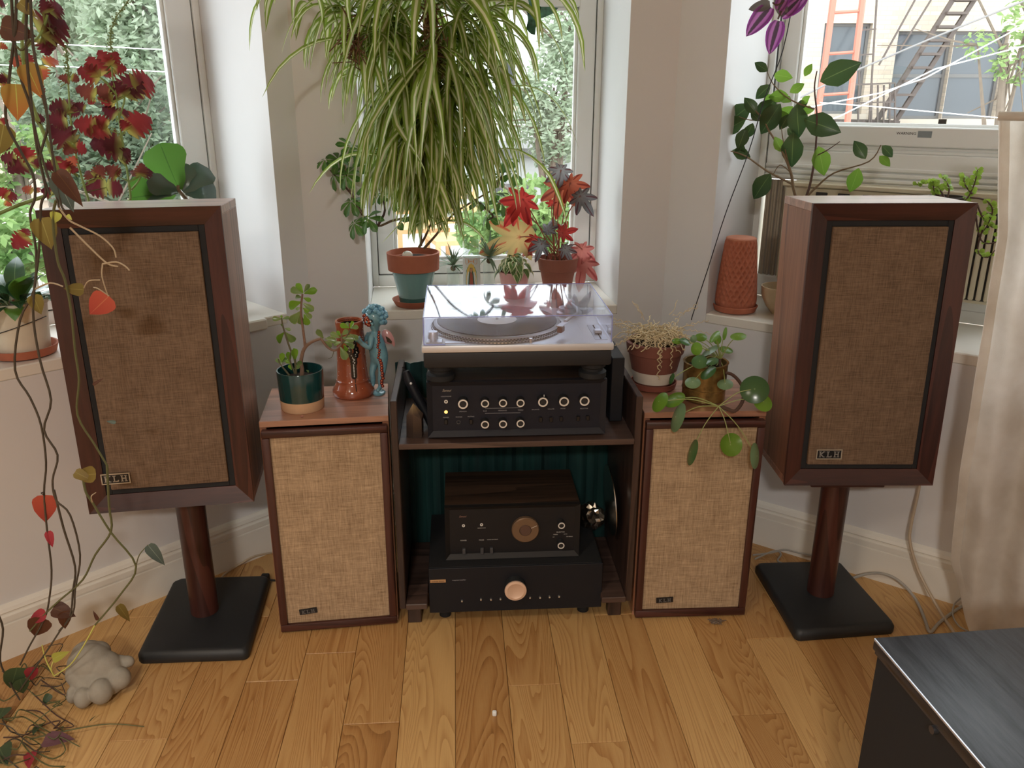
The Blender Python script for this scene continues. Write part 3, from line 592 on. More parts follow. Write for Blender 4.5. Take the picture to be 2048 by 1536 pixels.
def big_speaker(label, loc, rz, tilt, roll, bx, bz):
    t = thing('stand_loudspeaker', label, 'speaker', loc, 0, 'large loudspeakers on pedestal stands')
    t.rotation_euler = (MX.Rotation(rz, 3, 'Z') @ MX.Rotation(tilt, 3, 'X') @ MX.Rotation(roll, 3, 'Y')).to_euler()
    W_, H_, D_ = .3756, .7055, .215; th = .019; hw = W_ / 2
    MB().b2((-hw, .0075, H_ - th), (hw, D_, H_), .0012).build('top_panel', WALNUT_X, t); MB().b2((-hw, .0075, 0), (hw, D_, th), .0012).build('bottom_panel', WALNUT_X, t)
    for s in (-1, 1): MB().b2((s * hw if s < 0 else hw - th, .0075, th), (-hw + th if s < 0 else hw, D_, H_ - th), .001).build('side_panel', WALNUT, t)
    MB().b2((-hw + th, D_ - .012, th), (hw - th, D_ - .001, H_ - th)).build('back_panel', BLACKM, t)
    # wide mitred frame that slopes in towards the grille
    fr = .040; lip = .004; y0, y1 = -.0022, .010
    def side(pts): return MB().add([(x, y, z) for x, y, z in pts], [(0, 1, 2, 3), (4, 7, 6, 5), (0, 4, 5, 1), (1, 5, 6, 2), (2, 6, 7, 3), (3, 7, 4, 0)])
    o = [(-hw + .0015, .0015), (hw - .0015, .0015), (hw - .0015, H_ - .0015), (-hw + .0015, H_ - .0015)]; i = [(-hw + fr, fr), (hw - fr, fr), (hw - fr, H_ - fr), (-hw + fr, H_ - fr)]
    o = [(-hw - .0004, -.0004), (hw + .0004, -.0004), (hw + .0004, H_ + .0004), (-hw - .0004, H_ + .0004)]
    for k in range(4):
        a, b, c, d = o[k], o[(k + 1) % 4], i[(k + 1) % 4], i[k]
        side([(a[0], y0, a[1]), (b[0], y0, b[1]), (c[0], y1, c[1]), (d[0], y1, d[1]), (a[0], y0 + .0105, a[1]), (b[0], y0 + .0105, b[1]), (c[0], y1 + .012, c[1]), (d[0], y1 + .012, d[1])]).build('frame_rail', MAHOG_X if k % 2 == 0 else MAHOG, t)
    bk = MB(); a = fr + .014
    for lo, hi in (((-hw + fr, fr), (-hw + a, H_ - fr)), ((hw - a, fr), (hw - fr, H_ - fr)), ((-hw + a, fr), (hw - a, a)), ((-hw + a, H_ - a), (hw - a, H_ - fr))): bk.b2((lo[0], .012, lo[1]), (hi[0], .022, hi[1]), .001)
    bk.build('grille_surround', BLACKM, t)
    MB().b2((-hw + a, .004, a), (hw - a, .022, H_ - a), .003, seg=2).build('grille', CLOTH_D, t)
    badge(t, bx, bz, .004, .062, .024)
    return t
bigL = big_speaker('large walnut loudspeaker with brown grille on a stand, by the left window behind trailing vines', (-.8123, 1.7855, .4100), radians(9.37), radians(-2.06), radians(-.53), -.118, .084)
bigR = big_speaker('large walnut loudspeaker with brown grille on a stand, between the pilea and the linen curtain', (.8843, 1.9194, .4094), radians(-.46), radians(-1.8), radians(-.4), -.083, .084)
def stand(label, pts, col, top, rz):
    """pts: four base corners on the floor"""
    c = sum((V(p) for p in pts), V()) / 4; t = thing('speaker_stand', label, 'speaker stand', (c.x, c.y, 0), 0, 'pedestal speaker stands')
    m = MB(); n = 10
    def ring(k, z, r):
        out = []
        for i in range(4):
            p, a, b = V(pts[i]) - c, V(pts[i - 1]) - c, V(pts[(i + 1) % 4]) - c; p = p * k; a = a * k; b = b * k
            for q in range(4): f_ = q / 3; out.append(p + (a - p).normalized() * r * (1 - f_) ** 1.5 + (b - p).normalized() * r * f_ ** 1.5 + V((0, 0, z)))
        return out
    rs = [ring(.985, .001, .012), ring(1, .006, .014), ring(1, .020, .014), ring(.965, .030, .014), ring(.93, .033, .014)]; N = 16
    vs = [p for r in rs for p in r]; fs = [list(range(N))[::-1], list(range(4 * N, 5 * N))] + [(j * N + k, j * N + (k + 1) % N, (j + 1) * N + (k + 1) % N, (j + 1) * N + k) for j in range(4) for k in range(N)]
    m.add(vs, fs, smooth=True).build('base_plate', mat('stand_black_vinyl', (.016, .019, .022), .48, bump=.35, bscale=700), t)
    x, y = col[0] - c.x, col[1] - c.y; T0 = MX.Translation((x, y, 0)) @ MX.Rotation(rz, 4, 'Z')
    MB().lathe([(.036, .032), (.036, top - .014)], 32, T=T0).build('column', MAHOG, t)
    MB().box((0, 0, top - .008), (.19, .15, .012), .002, T=T0).build('top_plate', MAHOG_X, t)
stand('black based pedestal stand with a round mahogany column under the left window speaker', [(-.933, 1.728, 0), (-.660, 1.745, 0), (-.700, 2.095, 0), (-.972, 2.078, 0)], (-.826, 1.915), .4085, radians(9))
stand('black based pedestal stand with a round mahogany column beside the curtain', [(.742, 1.827, 0), (1.018, 1.862, 0), (.985, 2.185, 0), (.726, 2.172, 0)], (.868, 2.015), .4055, 0)
def floor_speaker(label, loc, rz, bx, bz, bt):
    t = thing('bookshelf_loudspeaker', label, 'speaker', loc, rz, 'smaller loudspeakers standing on the floor')
    W_, H_, D_ = .3114, .5972, .2449; hw = W_ / 2; th = .016
    MB().b2((-hw, 0, H_ - th), (hw, D_, H_), .0012).build('top_panel', WALNUT_X, t); MB().b2((-hw, .004, 0), (hw, D_, th), .001).build('bottom_panel', WALNUT_X, t)
    for s in (-1, 1): MB().b2((-hw if s < 0 else hw - th, .003, th), (-hw + th if s < 0 else hw, D_, H_ - th), .001).build('side_panel', WALNUT, t)
    MB().b2((-hw + th, D_ - .012, th), (hw - th, D_ - .001, H_ - th)).build('back_panel', BLACKM, t)
    fw = .0225; zt = H_ - th - .005; x0, x1 = -hw + .004, hw - .004          # frame sits proud, a groove below the top
    for nm, lo, hi, m_ in (('frame_rail', (x0, -.016, zt - fw + .004), (x1, .006, zt), MAHOG_X), ('frame_rail', (x0, -.016, .004), (x1, .006, .004 + fw), MAHOG_X), ('frame_rail', (x0, -.016, .004 + fw), (x0 + fw * .85, .006, zt - fw + .004), MAHOG), ('frame_rail', (x1 - fw * .85, -.016, .004 + fw), (x1, .006, zt - fw + .004), MAHOG)):
        MB().b2(lo, hi, .003, seg=2).build(nm, m_, t)
    MB().b2((x0 + fw * .85, -.008, .004 + fw), (x1 - fw * .85, .008, zt - fw + .004)).build('grille', CLOTH_T, t)
    badge(t, bx, bz, -.008, .046, .0155, bt, rim=False)
    return t
flL = floor_speaker('tan grilled floor loudspeaker carrying the jade plant and the cherub vase', (-.45926, 1.89277, 0), radians(8.21), -.078, .060, radians(-5))
flR = floor_speaker('tan grilled floor loudspeaker carrying the pilea and the pot of dried roots', (.48709, 1.94946, 0), radians(2.957), -.072, .055, radians(-2.5))
# ================================================================== RACK AND HI-FI  (local frame of the rack: x right, y back, z up)
rack = thing('hifi_rack', 'dark stained wooden hi-fi rack between the two floor speakers', 'rack', RO, RA)
PX = .290; PT = .0165; RDEP = .335
for s in (-1, 1):
    MB().b2((s * PX if s > 0 else -PX - PT, 0, .075), (PX + PT if s > 0 else -PX, RDEP, .655), .002).build('side_panel', RACKW, rack)
    for y in (.045, RDEP - .05): MB().b2((s * (PX - .036) if s > 0 else -PX, y - .0, 0), (PX if s > 0 else -PX + .036, y + .035, .0755), .002).build('foot', RACKW, rack)
    MB().b2((PX - .064 if s > 0 else -PX, -.006, .0755), (PX if s > 0 else -PX + .056, RDEP - .02, .092), .002).build('runner', RACKW_Y, rack)
MB().b2((-PX, -.004, .530), (PX, RDEP - .01, .545), .0015).build('shelf', RACKW_Y, rack)
# teal cloth hung behind
t = NT('teal_cloth'); f = t.noise(t.coord('Object', (1, 1, .1)), 30, 3); t.l(t.ramp([(.3, (.002, .022, .022)), (.7, (.005, .055, .050))], f).outputs[0], t.b.inputs['Base Color']); t.b.inputs['Roughness'].default_value = .8; TEAL = t.m
m = MB(); vs = []; fs = []; nx = 60
for i in range(nx + 1):
    x = -.318 + .636 * i / nx; y = .352 + .008 * sin(i * 1.1) + .004 * sin(i * 2.7)
    vs += [(x, y, .03), (x, y, .64), (x, y + .003, .03), (x, y + .003, .64)]
for i in range(nx):
    a = i * 4; fs += [(a, a + 4, a + 5, a + 1), (a + 2, a + 3, a + 7, a + 6), (a + 1, a + 5, a + 7, a + 3)]
tag(m.add(vs, fs, smooth=True).build('teal_curtain', TEAL, loc=RO, rz=RA), 'dark teal cloth hanging behind the hi-fi rack', 'cloth')
def ringknob(root, x, z, r, y, dep=.022, ring=True, name='knob'):
    T0 = MX.Translation((x, y, z)) @ MX.Rotation(pi / 2, 4, 'X')
    k = MB().lathe([(r * 1.05, 0), (r * 1.05, dep * .25), (r * .98, dep * .3), (r * .94, dep - .002), (r * .62, dep - .002), (r * .55, dep - .0005), (0, dep - .0005)], 28, T=T0).build(name, mat('knob_black', (.016, .016, .017), .5), root)
    if ring: MB().lathe([(r * .70, dep - .0022), (r * .70, dep), (r * .98, dep), (r * .98, dep - .0022)], 28, T=T0, caps=False).build('knob_ring', WHITERING, k)
    return k
def jackring(root, x, z, r, y): MB().lathe([(r * .45, 0), (r * .45, .002), (r, .002), (r, 0)], 20, T=MX.Translation((x, y, z)) @ MX.Rotation(pi / 2, 4, 'X'), caps=False).build('jack', WHITERING, root)
def cased(root, w_, h_, d_, fw, body, zb=0, face=PANEL, bez=BLACK, rec=.010):
    """a box with a picture-frame bezel and a recessed front panel, front at y=0"""
    MB().b2((-w_ / 2, .014, zb), (w_ / 2, d_, zb + h_), .0015).build('case', body, root)
    o = [(-w_ / 2, zb), (w_ / 2, zb), (w_ / 2, zb + h_), (-w_ / 2, zb + h_)]; i = [(-w_ / 2 + fw, zb + fw), (w_ / 2 - fw, zb + fw), (w_ / 2 - fw, zb + h_ - fw), (-w_ / 2 + fw, zb + h_ - fw)]
    m = MB(); 
    for k in range(4):
        a, b, c, e = o[k], o[(k + 1) % 4], i[(k + 1) % 4], i[k]
        m.add([(a[0], 0, a[1]), (b[0], 0, b[1]), (c[0], rec, c[1]), (e[0], rec, e[1]), (a[0], .015, a[1]), (b[0], .015, b[1]), (c[0], rec + .005, c[1]), (e[0], rec + .005, e[1])], [(0, 1, 2, 3), (4, 7, 6, 5), (0, 4, 5, 1), (1, 5, 6, 2), (2, 6, 7, 3), (3, 7, 4, 0)])
    m.build('bezel', bez, root)
    MB().b2((-w_ / 2 + fw * .9, rec + .0006, zb + fw * .9), (w_ / 2 - fw * .9, .016, zb + h_ - fw * .9)).build('front_panel', face, root)
def rbase(x, y, z): return RK(x, y, z)
AMPW = wood('amp_case', s2l((30, 22, 18)), s2l((72, 54, 42)), 'x', 18, .5, .1, 5)
# ---- integrated amplifier on the shelf
AY0 = .018; amp = thing('integrated_amplifier', 'black integrated amplifier with ten white ringed knobs under the turntable', 'amplifier', rbase(0, AY0, .545), RA)
cased(amp, .438, .143, .265, .013, AMPW, .007, PANEL, mat('bezel_grey', (.020, .021, .028), .45, spec=.3))
for x in (-.19, .19):
    for y in (.04, .23): MB().lathe([(.012, 0), (.014, .008)], 16, T=MX.Translation((x, y, 0))).build('foot', BLACKM, amp)
yp = .0106
def axz(u, v, root, y0):   # panel position of a picture point, in the device's own frame
    p = AP(u, v, RO + RN * (y0), RN) - V(root.location); return p.dot(RD), p.z
for u, v, r in ((926, 808, .0122), (970, 807, .0100), (1006, 806, .0100), (1041, 806, .0100), (1086, 804, .0122), (1128, 803, .0122), (1169, 802, .0122), (970, 849, .0100), (1006, 848, .0100), (1041, 847, .0100)):
    x, z = axz(u, v, amp, AY0 + yp - .02); ringknob(amp, x, z, r, yp, .022)
x, z = axz(1087, 789, amp, AY0 + yp); MB().b2((x - .001, yp - .014, z - .004), (x + .001, yp - .012, z + .004)).build('pointer', WHITERING, amp)
x, z = axz(892, 803, amp, AY0 + yp); jackring(amp, x, z, .0045, yp)
x, z = axz(892, 824, amp, AY0 + yp); MB().sphere((x, yp, z), .0042, 12, 8, sc=(1, .6, 1)).build('pilot_lamp', mat('amber_lamp', (1, .62, .15), .4, emit=(1, .55, .12), estr=2.2), amp)
x, z = axz(917, 844, amp, AY0 + yp); MB().lathe([(.0035, 0), (.0035, .002), (.0052, .002), (.0052, 0)], 16, T=MX.Translation((x, yp, z)) @ MX.Rotation(pi / 2, 4, 'X'), caps=False).build('jack', mat('jack_dark', (.05, .05, .055), .4), amp)
SW = mat('switch_black', (.006, .006, .008), .35)
for u, v in ((892, 843), (942, 842), (1081, 838), (1102, 838), (1122, 837), (1156, 836), (1175, 835)):
    x, z = axz(u, v, amp, AY0 + yp); MB().b2((x - .0042, yp - .006, z - .0062), (x + .0042, yp + .001, z + .0062), .001).build('switch', SW, amp)
def ptext(root, txt, u, v, size, y0, yp, m_=PRINT, shear=0, align='CENTER'):
    x, z = axz(u, v, root, y0 + yp); text_mesh(txt, size, m_, 'panel_lettering', root, MX.Translation((x, yp - .0004, z)) @ FRONT, .0002, shear, align)
ptext(amp, 'Sansui', 893, 781, .0085, AY0, yp, mat('logo_print', (.42, .37, .28), .5), .35, 'CENTER')
for txt, u, v in (('SPEAKERS', 926, 823), ('BASS', 970, 822), ('MIDRANGE', 1005, 821), ('TREBLE', 1041, 820), ('BALANCE', 1071, 819), ('VOLUME', 1102, 818), ('MODE', 1126, 817), ('SELECTOR', 1168, 817), ('POWER', 892, 835), ('PHONES', 918, 834), ('MUTING', 942, 833), ('HEADPHONE', 892, 793)): ptext(amp, txt, u, v, .0042, AY0, yp)
m = MB()
for u0, u1, v in ((970, 1041, 816), (970, 1041, 826)):
    (xa, za), (xb, zb) = axz(u0, v + .5, amp, AY0 + yp), axz(u1, v - .5, amp, AY0 + yp); zm = (za + zb) / 2; m.b2((xa, yp - .0006, zm - .0004), (xb, yp + .0002, zm + .0004))
m.build('panel_line', PRINT, amp)
# ---- turntable
TY = -.012; TZ = .695
tt = thing('turntable', 'silver and black turntable with a record under its clear lid', 'turntable', rbase(0, TY, TZ), RA)
TW, TD = .453, .352; hw = TW / 2
MB().b2((-hw + .004, .004, .043), (hw - .004, TD - .004, .082), .006, seg=2).build('plinth_base', mat('plinth_rubber', (.014, .014, .016), .6), tt)
MB().b2((-hw, 0, .082), (hw, TD, .100), .004, seg=2).build('plinth_deck', mat('deck_silver', (.70, .70, .72), .42, .45), tt)
for x in (-.185, .185):
    for y in (.05, .30): MB().lathe([(.030, 0), (.034, .004), (.034, .016), (.026, .02), (.026, .026), (.032, .03), (.032, .044)], 28, T=MX.Translation((x, y, .001))).build('foot', BLACKM, tt)
pc = MX.Translation((-.042, .170, .100)); 
plat = MB().lathe([(.150, 0), (.166, .0015), (.166, .0045), (.160, .0075), (.160, .011), (.155, .014), (.153, .015), (0, .015)], 72, T=pc).build('platter', mat('platter_metal', (.60, .60, .62), .3, .9), tt)
dots = MB()
for q in range(120):
    a = 2 * pi * q / 120
    for rr, zz in ((.1655, .0032), (.1628, .0062), (.1605, .0092)): dots.box((0, 0, 0), (.0022, .0042, .0016), T=pc @ MX.Rotation(a + (.026 if zz == .0062 else 0), 4, 'Z') @ MX.Translation((rr, 0, zz)))
dots.build('strobe_dots', mat('strobe_dark', (.06, .06, .065), .4, .3), plat, kind='stuff')
t = NT('vinyl_record'); vv = t.coord('Object'); sx = t.n('ShaderNodeVectorMath', operation='LENGTH'); t.l(vv, sx.inputs[0]); mu = t.n('ShaderNodeMath', operation='MULTIPLY'); t.l(sx.outputs['Value'], mu.inputs[0]); mu.inputs[1].default_value = 5200
si = t.n('ShaderNodeMath', operation='SINE'); t.l(mu.outputs[0], si.inputs[0]); t.bump(si.outputs[0], .35, .0006); t.b.inputs['Base Color'].default_value = (.012, .012, .013, 1); t.b.inputs['Roughness'].default_value = .24; t.b.inputs['Anisotropic'].default_value = .6; VINYL = t.m
rec = thing('vinyl_record', 'black record with a pale label on the turntable platter', 'record', V(tt.location) + (MX.Rotation(RA, 3, 'Z') @ V((-.042, .170, .1152))), RA)
MB().lathe([(0, 0), (.151, .0004), (.151, .0016), (.148, .0022), (.054, .0020), (.052, .0023), (0, .0023)], 72).build('disc', VINYL, rec)
MB().lathe([(.0045, .0024), (.0045, .0028), (.049, .0028), (.050, .0022)], 48, caps=True).build('record_label', mat('record_label', s2l((226, 222, 216)), .6), rec)
MB().lathe([(.0035, .0024), (.0035, .008), (.0012, .0095), (0, .0096)], 14).build('spindle', ALU, plat, loc=(-.042, .170, .1152))
# start button block, strobe lamp, pitch fader, target light
MB().lathe([(.012, 0), (.012, .018), (.0105, .021), (0, .021)], 24, T=MX.Translation((-.200, .052, .100))).build('strobe_tower', ALUB, tt)
MB().b2((-.216, .018, .1), (-.178, .046, .1035), .001).build('start_button', ALUB, tt); MB().b2((-.172, .016, .1), (-.125, .030, .1022), .0006).build('speed_button', ALUB, tt)
MB().lathe([(.004, 0), (.004, .012), (0, .0125)], 12, T=MX.Translation((.03, .012, .1))).build('target_lamp', ALU, tt)
MB().b2((.186, .030, .1), (.216, .165, .1008), .0003).build('pitch_plate', mat('fader_plate', (.42, .42, .44), .4, .8), tt); MB().b2((.1995, .036, .1005), (.2025, .16, .1011)).build('pitch_slot', BLACKM, tt)
MB().b2((.192, .078, .101), (.210, .100, .109), .002).build('pitch_slider', ALUB, tt)
# tonearm
ta = MB(); cx, cy = .155, .272
ta.lathe([(.034, .100), (.034, .108), (.028, .112), (.028, .120)], 32, T=MX.Translation((cx, cy, 0))); ta.b2((cx - .013, cy - .016, .118), (cx + .013, cy + .016, .140), .003)
ta.build('tonearm_base', ALUB, tt)
arm = MB(); A = [(cx, cy + .06, .134), (cx, cy, .134), (cx + .012, cy - .07, .134), (cx + .006, cy - .12, .134), (cx - .024, cy - .17, .134), (cx - .036, cy - .195, .133)]; arm.tube(A, .0045, 10); arm.cyl((cx, cy + .035, .134), (cx, cy + .078, .134), .014, 20); arm.build('tonearm', ALU, tt)
hs = MB(); T0 = MX.Translation((cx - .046, cy - .215, .128)) @ MX.Rotation(radians(-27), 4, 'Z'); hs.box((0, 0, .004), (.016, .044, .003), .001, T=T0); hs.build('headshell', ALU, tt)
MB().box((0, -.008, -.006), (.013, .022, .014), .002, T=T0).build('cartridge', mat('cartridge', s2l((120, 84, 78)), .4), tt)
MB().cyl((.196, .285, .1), (.196, .285, .112), .010, 18).build('arm_rest', ALUB, tt)
# clear lid, five sheets and hinges
LID = clearmat('lid_acrylic', (.93, .945, .995), 1.6, .0, dust=.05); lh = .167; a, b = hw - .006, TD - .006; k = .0025  # the pale film imitates the lid's bright window reflection
MB().b2((-a, .005, lh - k), (a, b, lh)).build('lid_top', LID, tt); LIDF = clearmat('lid_acrylic_front', (.93, .945, .995), 1.5, .0, dust=.012)
ld = MB(); ld.b2((-a, .005, .101), (a, .005 + k, lh - k)); ld.b2((-a, b - k, .101), (a, b, lh - k)); ld.b2((-a, .005 + k, .101), (-a + k, b - k, lh - k)); ld.b2((a - k, .005 + k, .101), (a, b - k, lh - k))
ld.build('lid', LIDF, tt)
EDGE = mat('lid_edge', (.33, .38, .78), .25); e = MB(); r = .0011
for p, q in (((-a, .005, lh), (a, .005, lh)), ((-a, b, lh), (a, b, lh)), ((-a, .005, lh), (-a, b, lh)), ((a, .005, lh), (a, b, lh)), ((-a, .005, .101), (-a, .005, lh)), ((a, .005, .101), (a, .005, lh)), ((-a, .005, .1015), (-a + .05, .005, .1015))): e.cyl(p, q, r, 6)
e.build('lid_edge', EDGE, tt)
for x in (-.15, .15): MB().b2((x - .02, TD - .006, .085), (x + .02, TD + .012, .125), .003).build('hinge', BLACKM, tt)
# ---- black box right of the amplifier
bb = thing('power_supply_box', 'plain black upright box right of the amplifier', 'box', rbase(.262, .105, .545), RA); MB().b2((-.0165, 0, .004), (.0165, .155, .176), .002).build('case', BLACK, bb)
for y in (.02, .13): MB().b2((-.014, y, 0), (.014, y + .012, .0045)).build('foot', BLACKM, bb)
# ---- tuner and power amplifier
PY0 = .020; pa = thing('power_amplifier', 'black amplifier with a large pale round knob at the bottom of the rack', 'amplifier', rbase(0, PY0, .0862), RA)
pz0 = -.040
MB().b2((-.229, .006, pz0), (.229, .30, .094), .002).build('case', BLACKM, pa); MB().b2((-.2295, 0, pz0), (.2295, .0065, .0945), .0012).build('front_panel', mat('black_anodised', (.010, .011, .015), .5, spec=.3), pa)
for x in (-.19, .19):
    for y in (.06, .24): MB().lathe([(.016, -.0862), (.018, pz0 + .001)], 18, T=MX.Translation((x, y, 0))).build('foot', BLACKM, pa)
x, z = axz(1031, 1180, pa, PY0 - .022)
kb = MB().lathe([(.0285, 0), (.0285, .024), (.027, .026), (0, .026)], 40, T=MX.Translation((x, 0, z)) @ MX.Rotation(pi / 2, 4, 'X')).build('volume_knob', mat('knob_side', (.05, .055, .06), .35, .6), pa)
MB().lathe([(.0288, .0235), (.0285, .0275), (.022, .0285), (.021, .0278), (0, .0278)], 40, T=MX.Translation((x, 0, z)) @ MX.Rotation(pi / 2, 4, 'X')).build('knob_cap', mat('champagne_metal', s2l((236, 204, 180)), .42, .35), kb)
for u, v in ((924, 1201), (962, 1198), (982, 1198), (1001, 1197), (1060, 1194), (1080, 1194), (1099, 1193), (1118, 1192)):
    x, z = axz(u, v, pa, PY0); MB().lathe([(.0032, 0), (.0032, .004), (.002, .0055), (0, .0058)], 14, T=MX.Translation((x, 0, z)) @ MX.Rotation(pi / 2, 4, 'X')).build('push_button', mat('button_chrome', (.85, .84, .8), .15, .9), pa)
x, z = axz(876, 1162, pa, PY0); pl = MB().b2((x - .0205, -.002, z - .0042), (x + .0205, .0005, z + .0042), .0004).build('name_plate', mat('gold_plate', s2l((206, 164, 120)), .4, .5), pa)
text_mesh('audiolab 8000A', .0052, mat('plate_print', (.16, .10, .05), .6), 'plate_lettering', pl, MX.Translation((x, -.0023, z)) @ FRONT, .0002)
ptext(pa, 'integrated amplifier', 918, 1160, .0046, PY0, 0, PRINT)
tn = thing('radio_tuner', 'black radio tuner with a round brass coloured dial on top of the power amplifier', 'tuner', rbase(-.007, .058, .1810), RA)
cased(tn, .355, .155, .215, .012, AMPW, .0015, mat('tuner_panel', (.012, .0115, .013), .5, spec=.3), mat('tuner_bezel', (.018, .0165, .016), .5, spec=.3))
for x in (-.15, .15):
    for y in (.03, .18): MB().lathe([(.01, 0), (.012, .0025)], 14, T=MX.Translation((x, y, 0))).build('foot', BLACKM, tn)
def txz(u, v, d=0):
    p = AP(u, v, RO + RN * (.058 + .0106 - d), RN) - V(tn.location); return p.dot(RD), p.z
x, z = txz(1051, 1061, .012)
dl = MB().lathe([(.0365, 0), (.0365, .010), (.034, .0125), (.0165, .0125), (.0155, .011), (0, .011)], 48, T=MX.Translation((x, .0106, z)) @ MX.Rotation(pi / 2, 4, 'X')).build('tuning_dial', mat('dial_brass', s2l((122, 98, 76)), .4, .35), tn)
MB().lathe([(.0155, .0112), (.014, .0132), (0, .0132)], 36, T=MX.Translation((x, .0106, z)) @ MX.Rotation(pi / 2, 4, 'X')).build('dial_hub', mat('dial_hub', s2l((96, 72, 62)), .5, .2), dl)
MB().box((.0245, 0, 0), (.017, .0006, .0009), T=MX.Translation((x, .0106 - .0128, z)) @ MX.Rotation(radians(-24), 4, 'Y')).build('dial_pointer', WHITERING, dl)
for u, v, r in ((1123, 1051, .0092), (1122, 1091, .0092)): x, z = txz(u, v, .018); ringknob(tn, x, z, r, .0106, .020)
for u, v in ((927, 1051), (963, 1049)): x, z = txz(u, v); jackring(tn, x, z, .0040, .0106)
for u, v in ((928, 1101), (964, 1100), (983, 1099)): x, z = txz(u, v); MB().b2((x - .0044, .003, z - .0085), (x + .0044, .0112, z + .0085), .001).build('switch', mat('switch_grey', (.06, .06, .065), .45), tn)
PR2 = mat('panel_print_bright', (.5, .48, .46), .6)
for txt, u, v, s in (('POWER', 927, 1081, .0048), ('MODE', 963, 1080, .0048), ('NOISE CANCELER', 985, 1079, .0036), ('HEADPHONE', 963, 1056, .0036), ('SELECTOR', 1121, 1064, .0048), ('STEREO', 1111, 1069, .0034), ('AUTO', 1131, 1068, .0034), ('AM', 1107, 1074, .0034), ('FM MONO', 1139, 1073, .0036)):
    x, z = txz(u, v); text_mesh(txt, s, PR2, 'panel_lettering', tn, MX.Translation((x, .0102, z)) @ FRONT, .0002)
x, z = txz(925, 1033); text_mesh('Sansui', .0075, mat('tuner_logo', s2l((150, 116, 104)), .5), 'panel_lettering', tn, MX.Translation((x, .0102, z)) @ FRONT, .0002, .35)
# ================================================================== PLANTS
rp = random.Random(23)
CAMR, CAMU = V((1, 0, 0)), V((0, sin(P), cos(P)))
def interp(pr, t):
    for (a, b), (c, d) in zip(pr, pr[1:]):
        if t <= c: return b + (d - b) * (t - a) / (c - a)
    return pr[-1][1]
def leaf_mesh(name, m, prof, asp, seg=8, droop=.5, fold=.12, serr=0, nser=6, wave=0, cup=0, thick=0):
    """blade of length 1 along +y, half width asp*prof(t), UV u across, v base to tip"""
    q = MB(); vs = []; uv = []; fs = []; us = (-1, -.55, 0, .55, 1); y = z = 0
    for i in range(seg + 1):
        t = i / seg
        if i: y += cos(-droop * (t - .5 / seg)) / seg; z += sin(-droop * (t - .5 / seg)) / seg
        wd = asp * interp(prof, t) * (1 + serr * (abs(sin(pi * nser * t)) - .5) * 2 * (1 if t < .97 else 0))
        for u in us: vs.append((u * wd, y - (serr * .1 * abs(u) if serr else 0), z + fold * wd * abs(u) + cup * wd * u * u + wave * sin(t * 14 + u * 2) * abs(u))); uv.append((u / 2 + .5, t))
    for i in range(seg):
        for k in range(4): a = i * 5 + k; fs.append((a, a + 1, a + 6, a + 5))
    if thick:
        n = len(vs); vs += [(x * .9, y_, z_ - thick * sin(pi * min(1, max(0, uv[i][1] * .9 + .05))) * (1 - (2 * uv[i][0] - 1) ** 2)) for i, (x, y_, z_) in enumerate(vs)]; uv += uv[:n]; fs += [tuple(n + j for j in f[::-1]) for f in fs[:]]
    return q.add(vs, fs, smooth=True, uv=uv).mesh(name, m)
def polar_leaf(name, m, rfun, n=40, dome=.12, vein=0, y0=0.):
    """leaf spread round its stalk point, UV v from stalk to rim"""
    q = MB(); vs = [(0, 0, 0)]; uv = [(.5, 0)]; fs = []
    for j, k in enumerate((.35, .7, 1)):
        for i in range(n):
            a = 2 * pi * i / n; r = rfun(a) * k; vs.append((r * sin(a), r * cos(a) + y0 * k, -dome * r * r + vein * cos(a * 7) * r * k)); uv.append((.5 + .5 * cos(a * 3.5), k))
    for i in range(n):
        i2 = (i + 1) % n; fs.append((0, 1 + i2, 1 + i))
        for j in range(2): a = 1 + j * n; fs.append((a + i, a + i2, a + n + i2, a + n + i))
    return q.add(vs, fs, smooth=True, uv=uv).mesh(name, m)
def basis(d, n):
    y = V(d).normalized(); x = y.cross(V(n))
    if x.length < 1e-4: x = y.orthogonal()
    x.normalize(); z = x.cross(y); return MX((x, y, z)).transposed().to_4x4()
def put(root, me, base, d, n, L, wd=1., name='leaf', label=None):
    return link(name, me, root, mat=MX.Translation(V(base) - V(root.location)) @ basis(d, n) @ MX.Diagonal((L * wd, L, L, 1)), label=label)
def lp(root, me, b, t, D, j=.5, wd=1., jd=.03):
    """leaf from base picture point b to tip t on the depth survey D"""
    p0 = D(*b); p1 = D(*t); p1 = p1 + (p1 - EYE).normalized() * rp.uniform(-jd, jd); d = p1 - p0
    n = (EYE - p0).normalized() + V((rp.uniform(-j, j), rp.uniform(-j, j), rp.uniform(0, j)))
    return put(root, me, p0, d, n, d.length, wd)
def smooth_path(pts, k=4):
    pts = [V(p) for p in pts]; out = []
    for i in range(len(pts) - 1):
        p0, p1, p2, p3 = pts[max(i - 1, 0)], pts[i], pts[i + 1], pts[min(i + 2, len(pts) - 1)]
        for s in range(k): t = s / k; out.append(.5 * ((2 * p1) + (p2 - p0) * t + (2 * p0 - 5 * p1 + 4 * p2 - p3) * t * t + (3 * p1 - p0 - 3 * p2 + p3) * t ** 3))
    return out + [pts[-1]]
def stem(root, pts, r0, r1, m, name='stem', k=4, n=6):
    ps = smooth_path([V(p) - V(root.location) for p in pts], k); c = len(ps) - 1
    return MB().tube(ps, [r0 + (r1 - r0) * i / c for i in range(c + 1)], n).build(name, m, root)
OV = [(0, .02), (.15, .55), (.4, 1), (.65, .85), (.88, .35), (1, .0)]
HEART = [(0, .55), (.06, .9), (.22, 1), (.5, .82), (.75, .45), (.92, .12), (1, .0)]
OBOV = [(0, .15), (.25, .45), (.5, .85), (.68, 1), (.82, .93), (.92, .68), (.97, .42), (1, .05)]
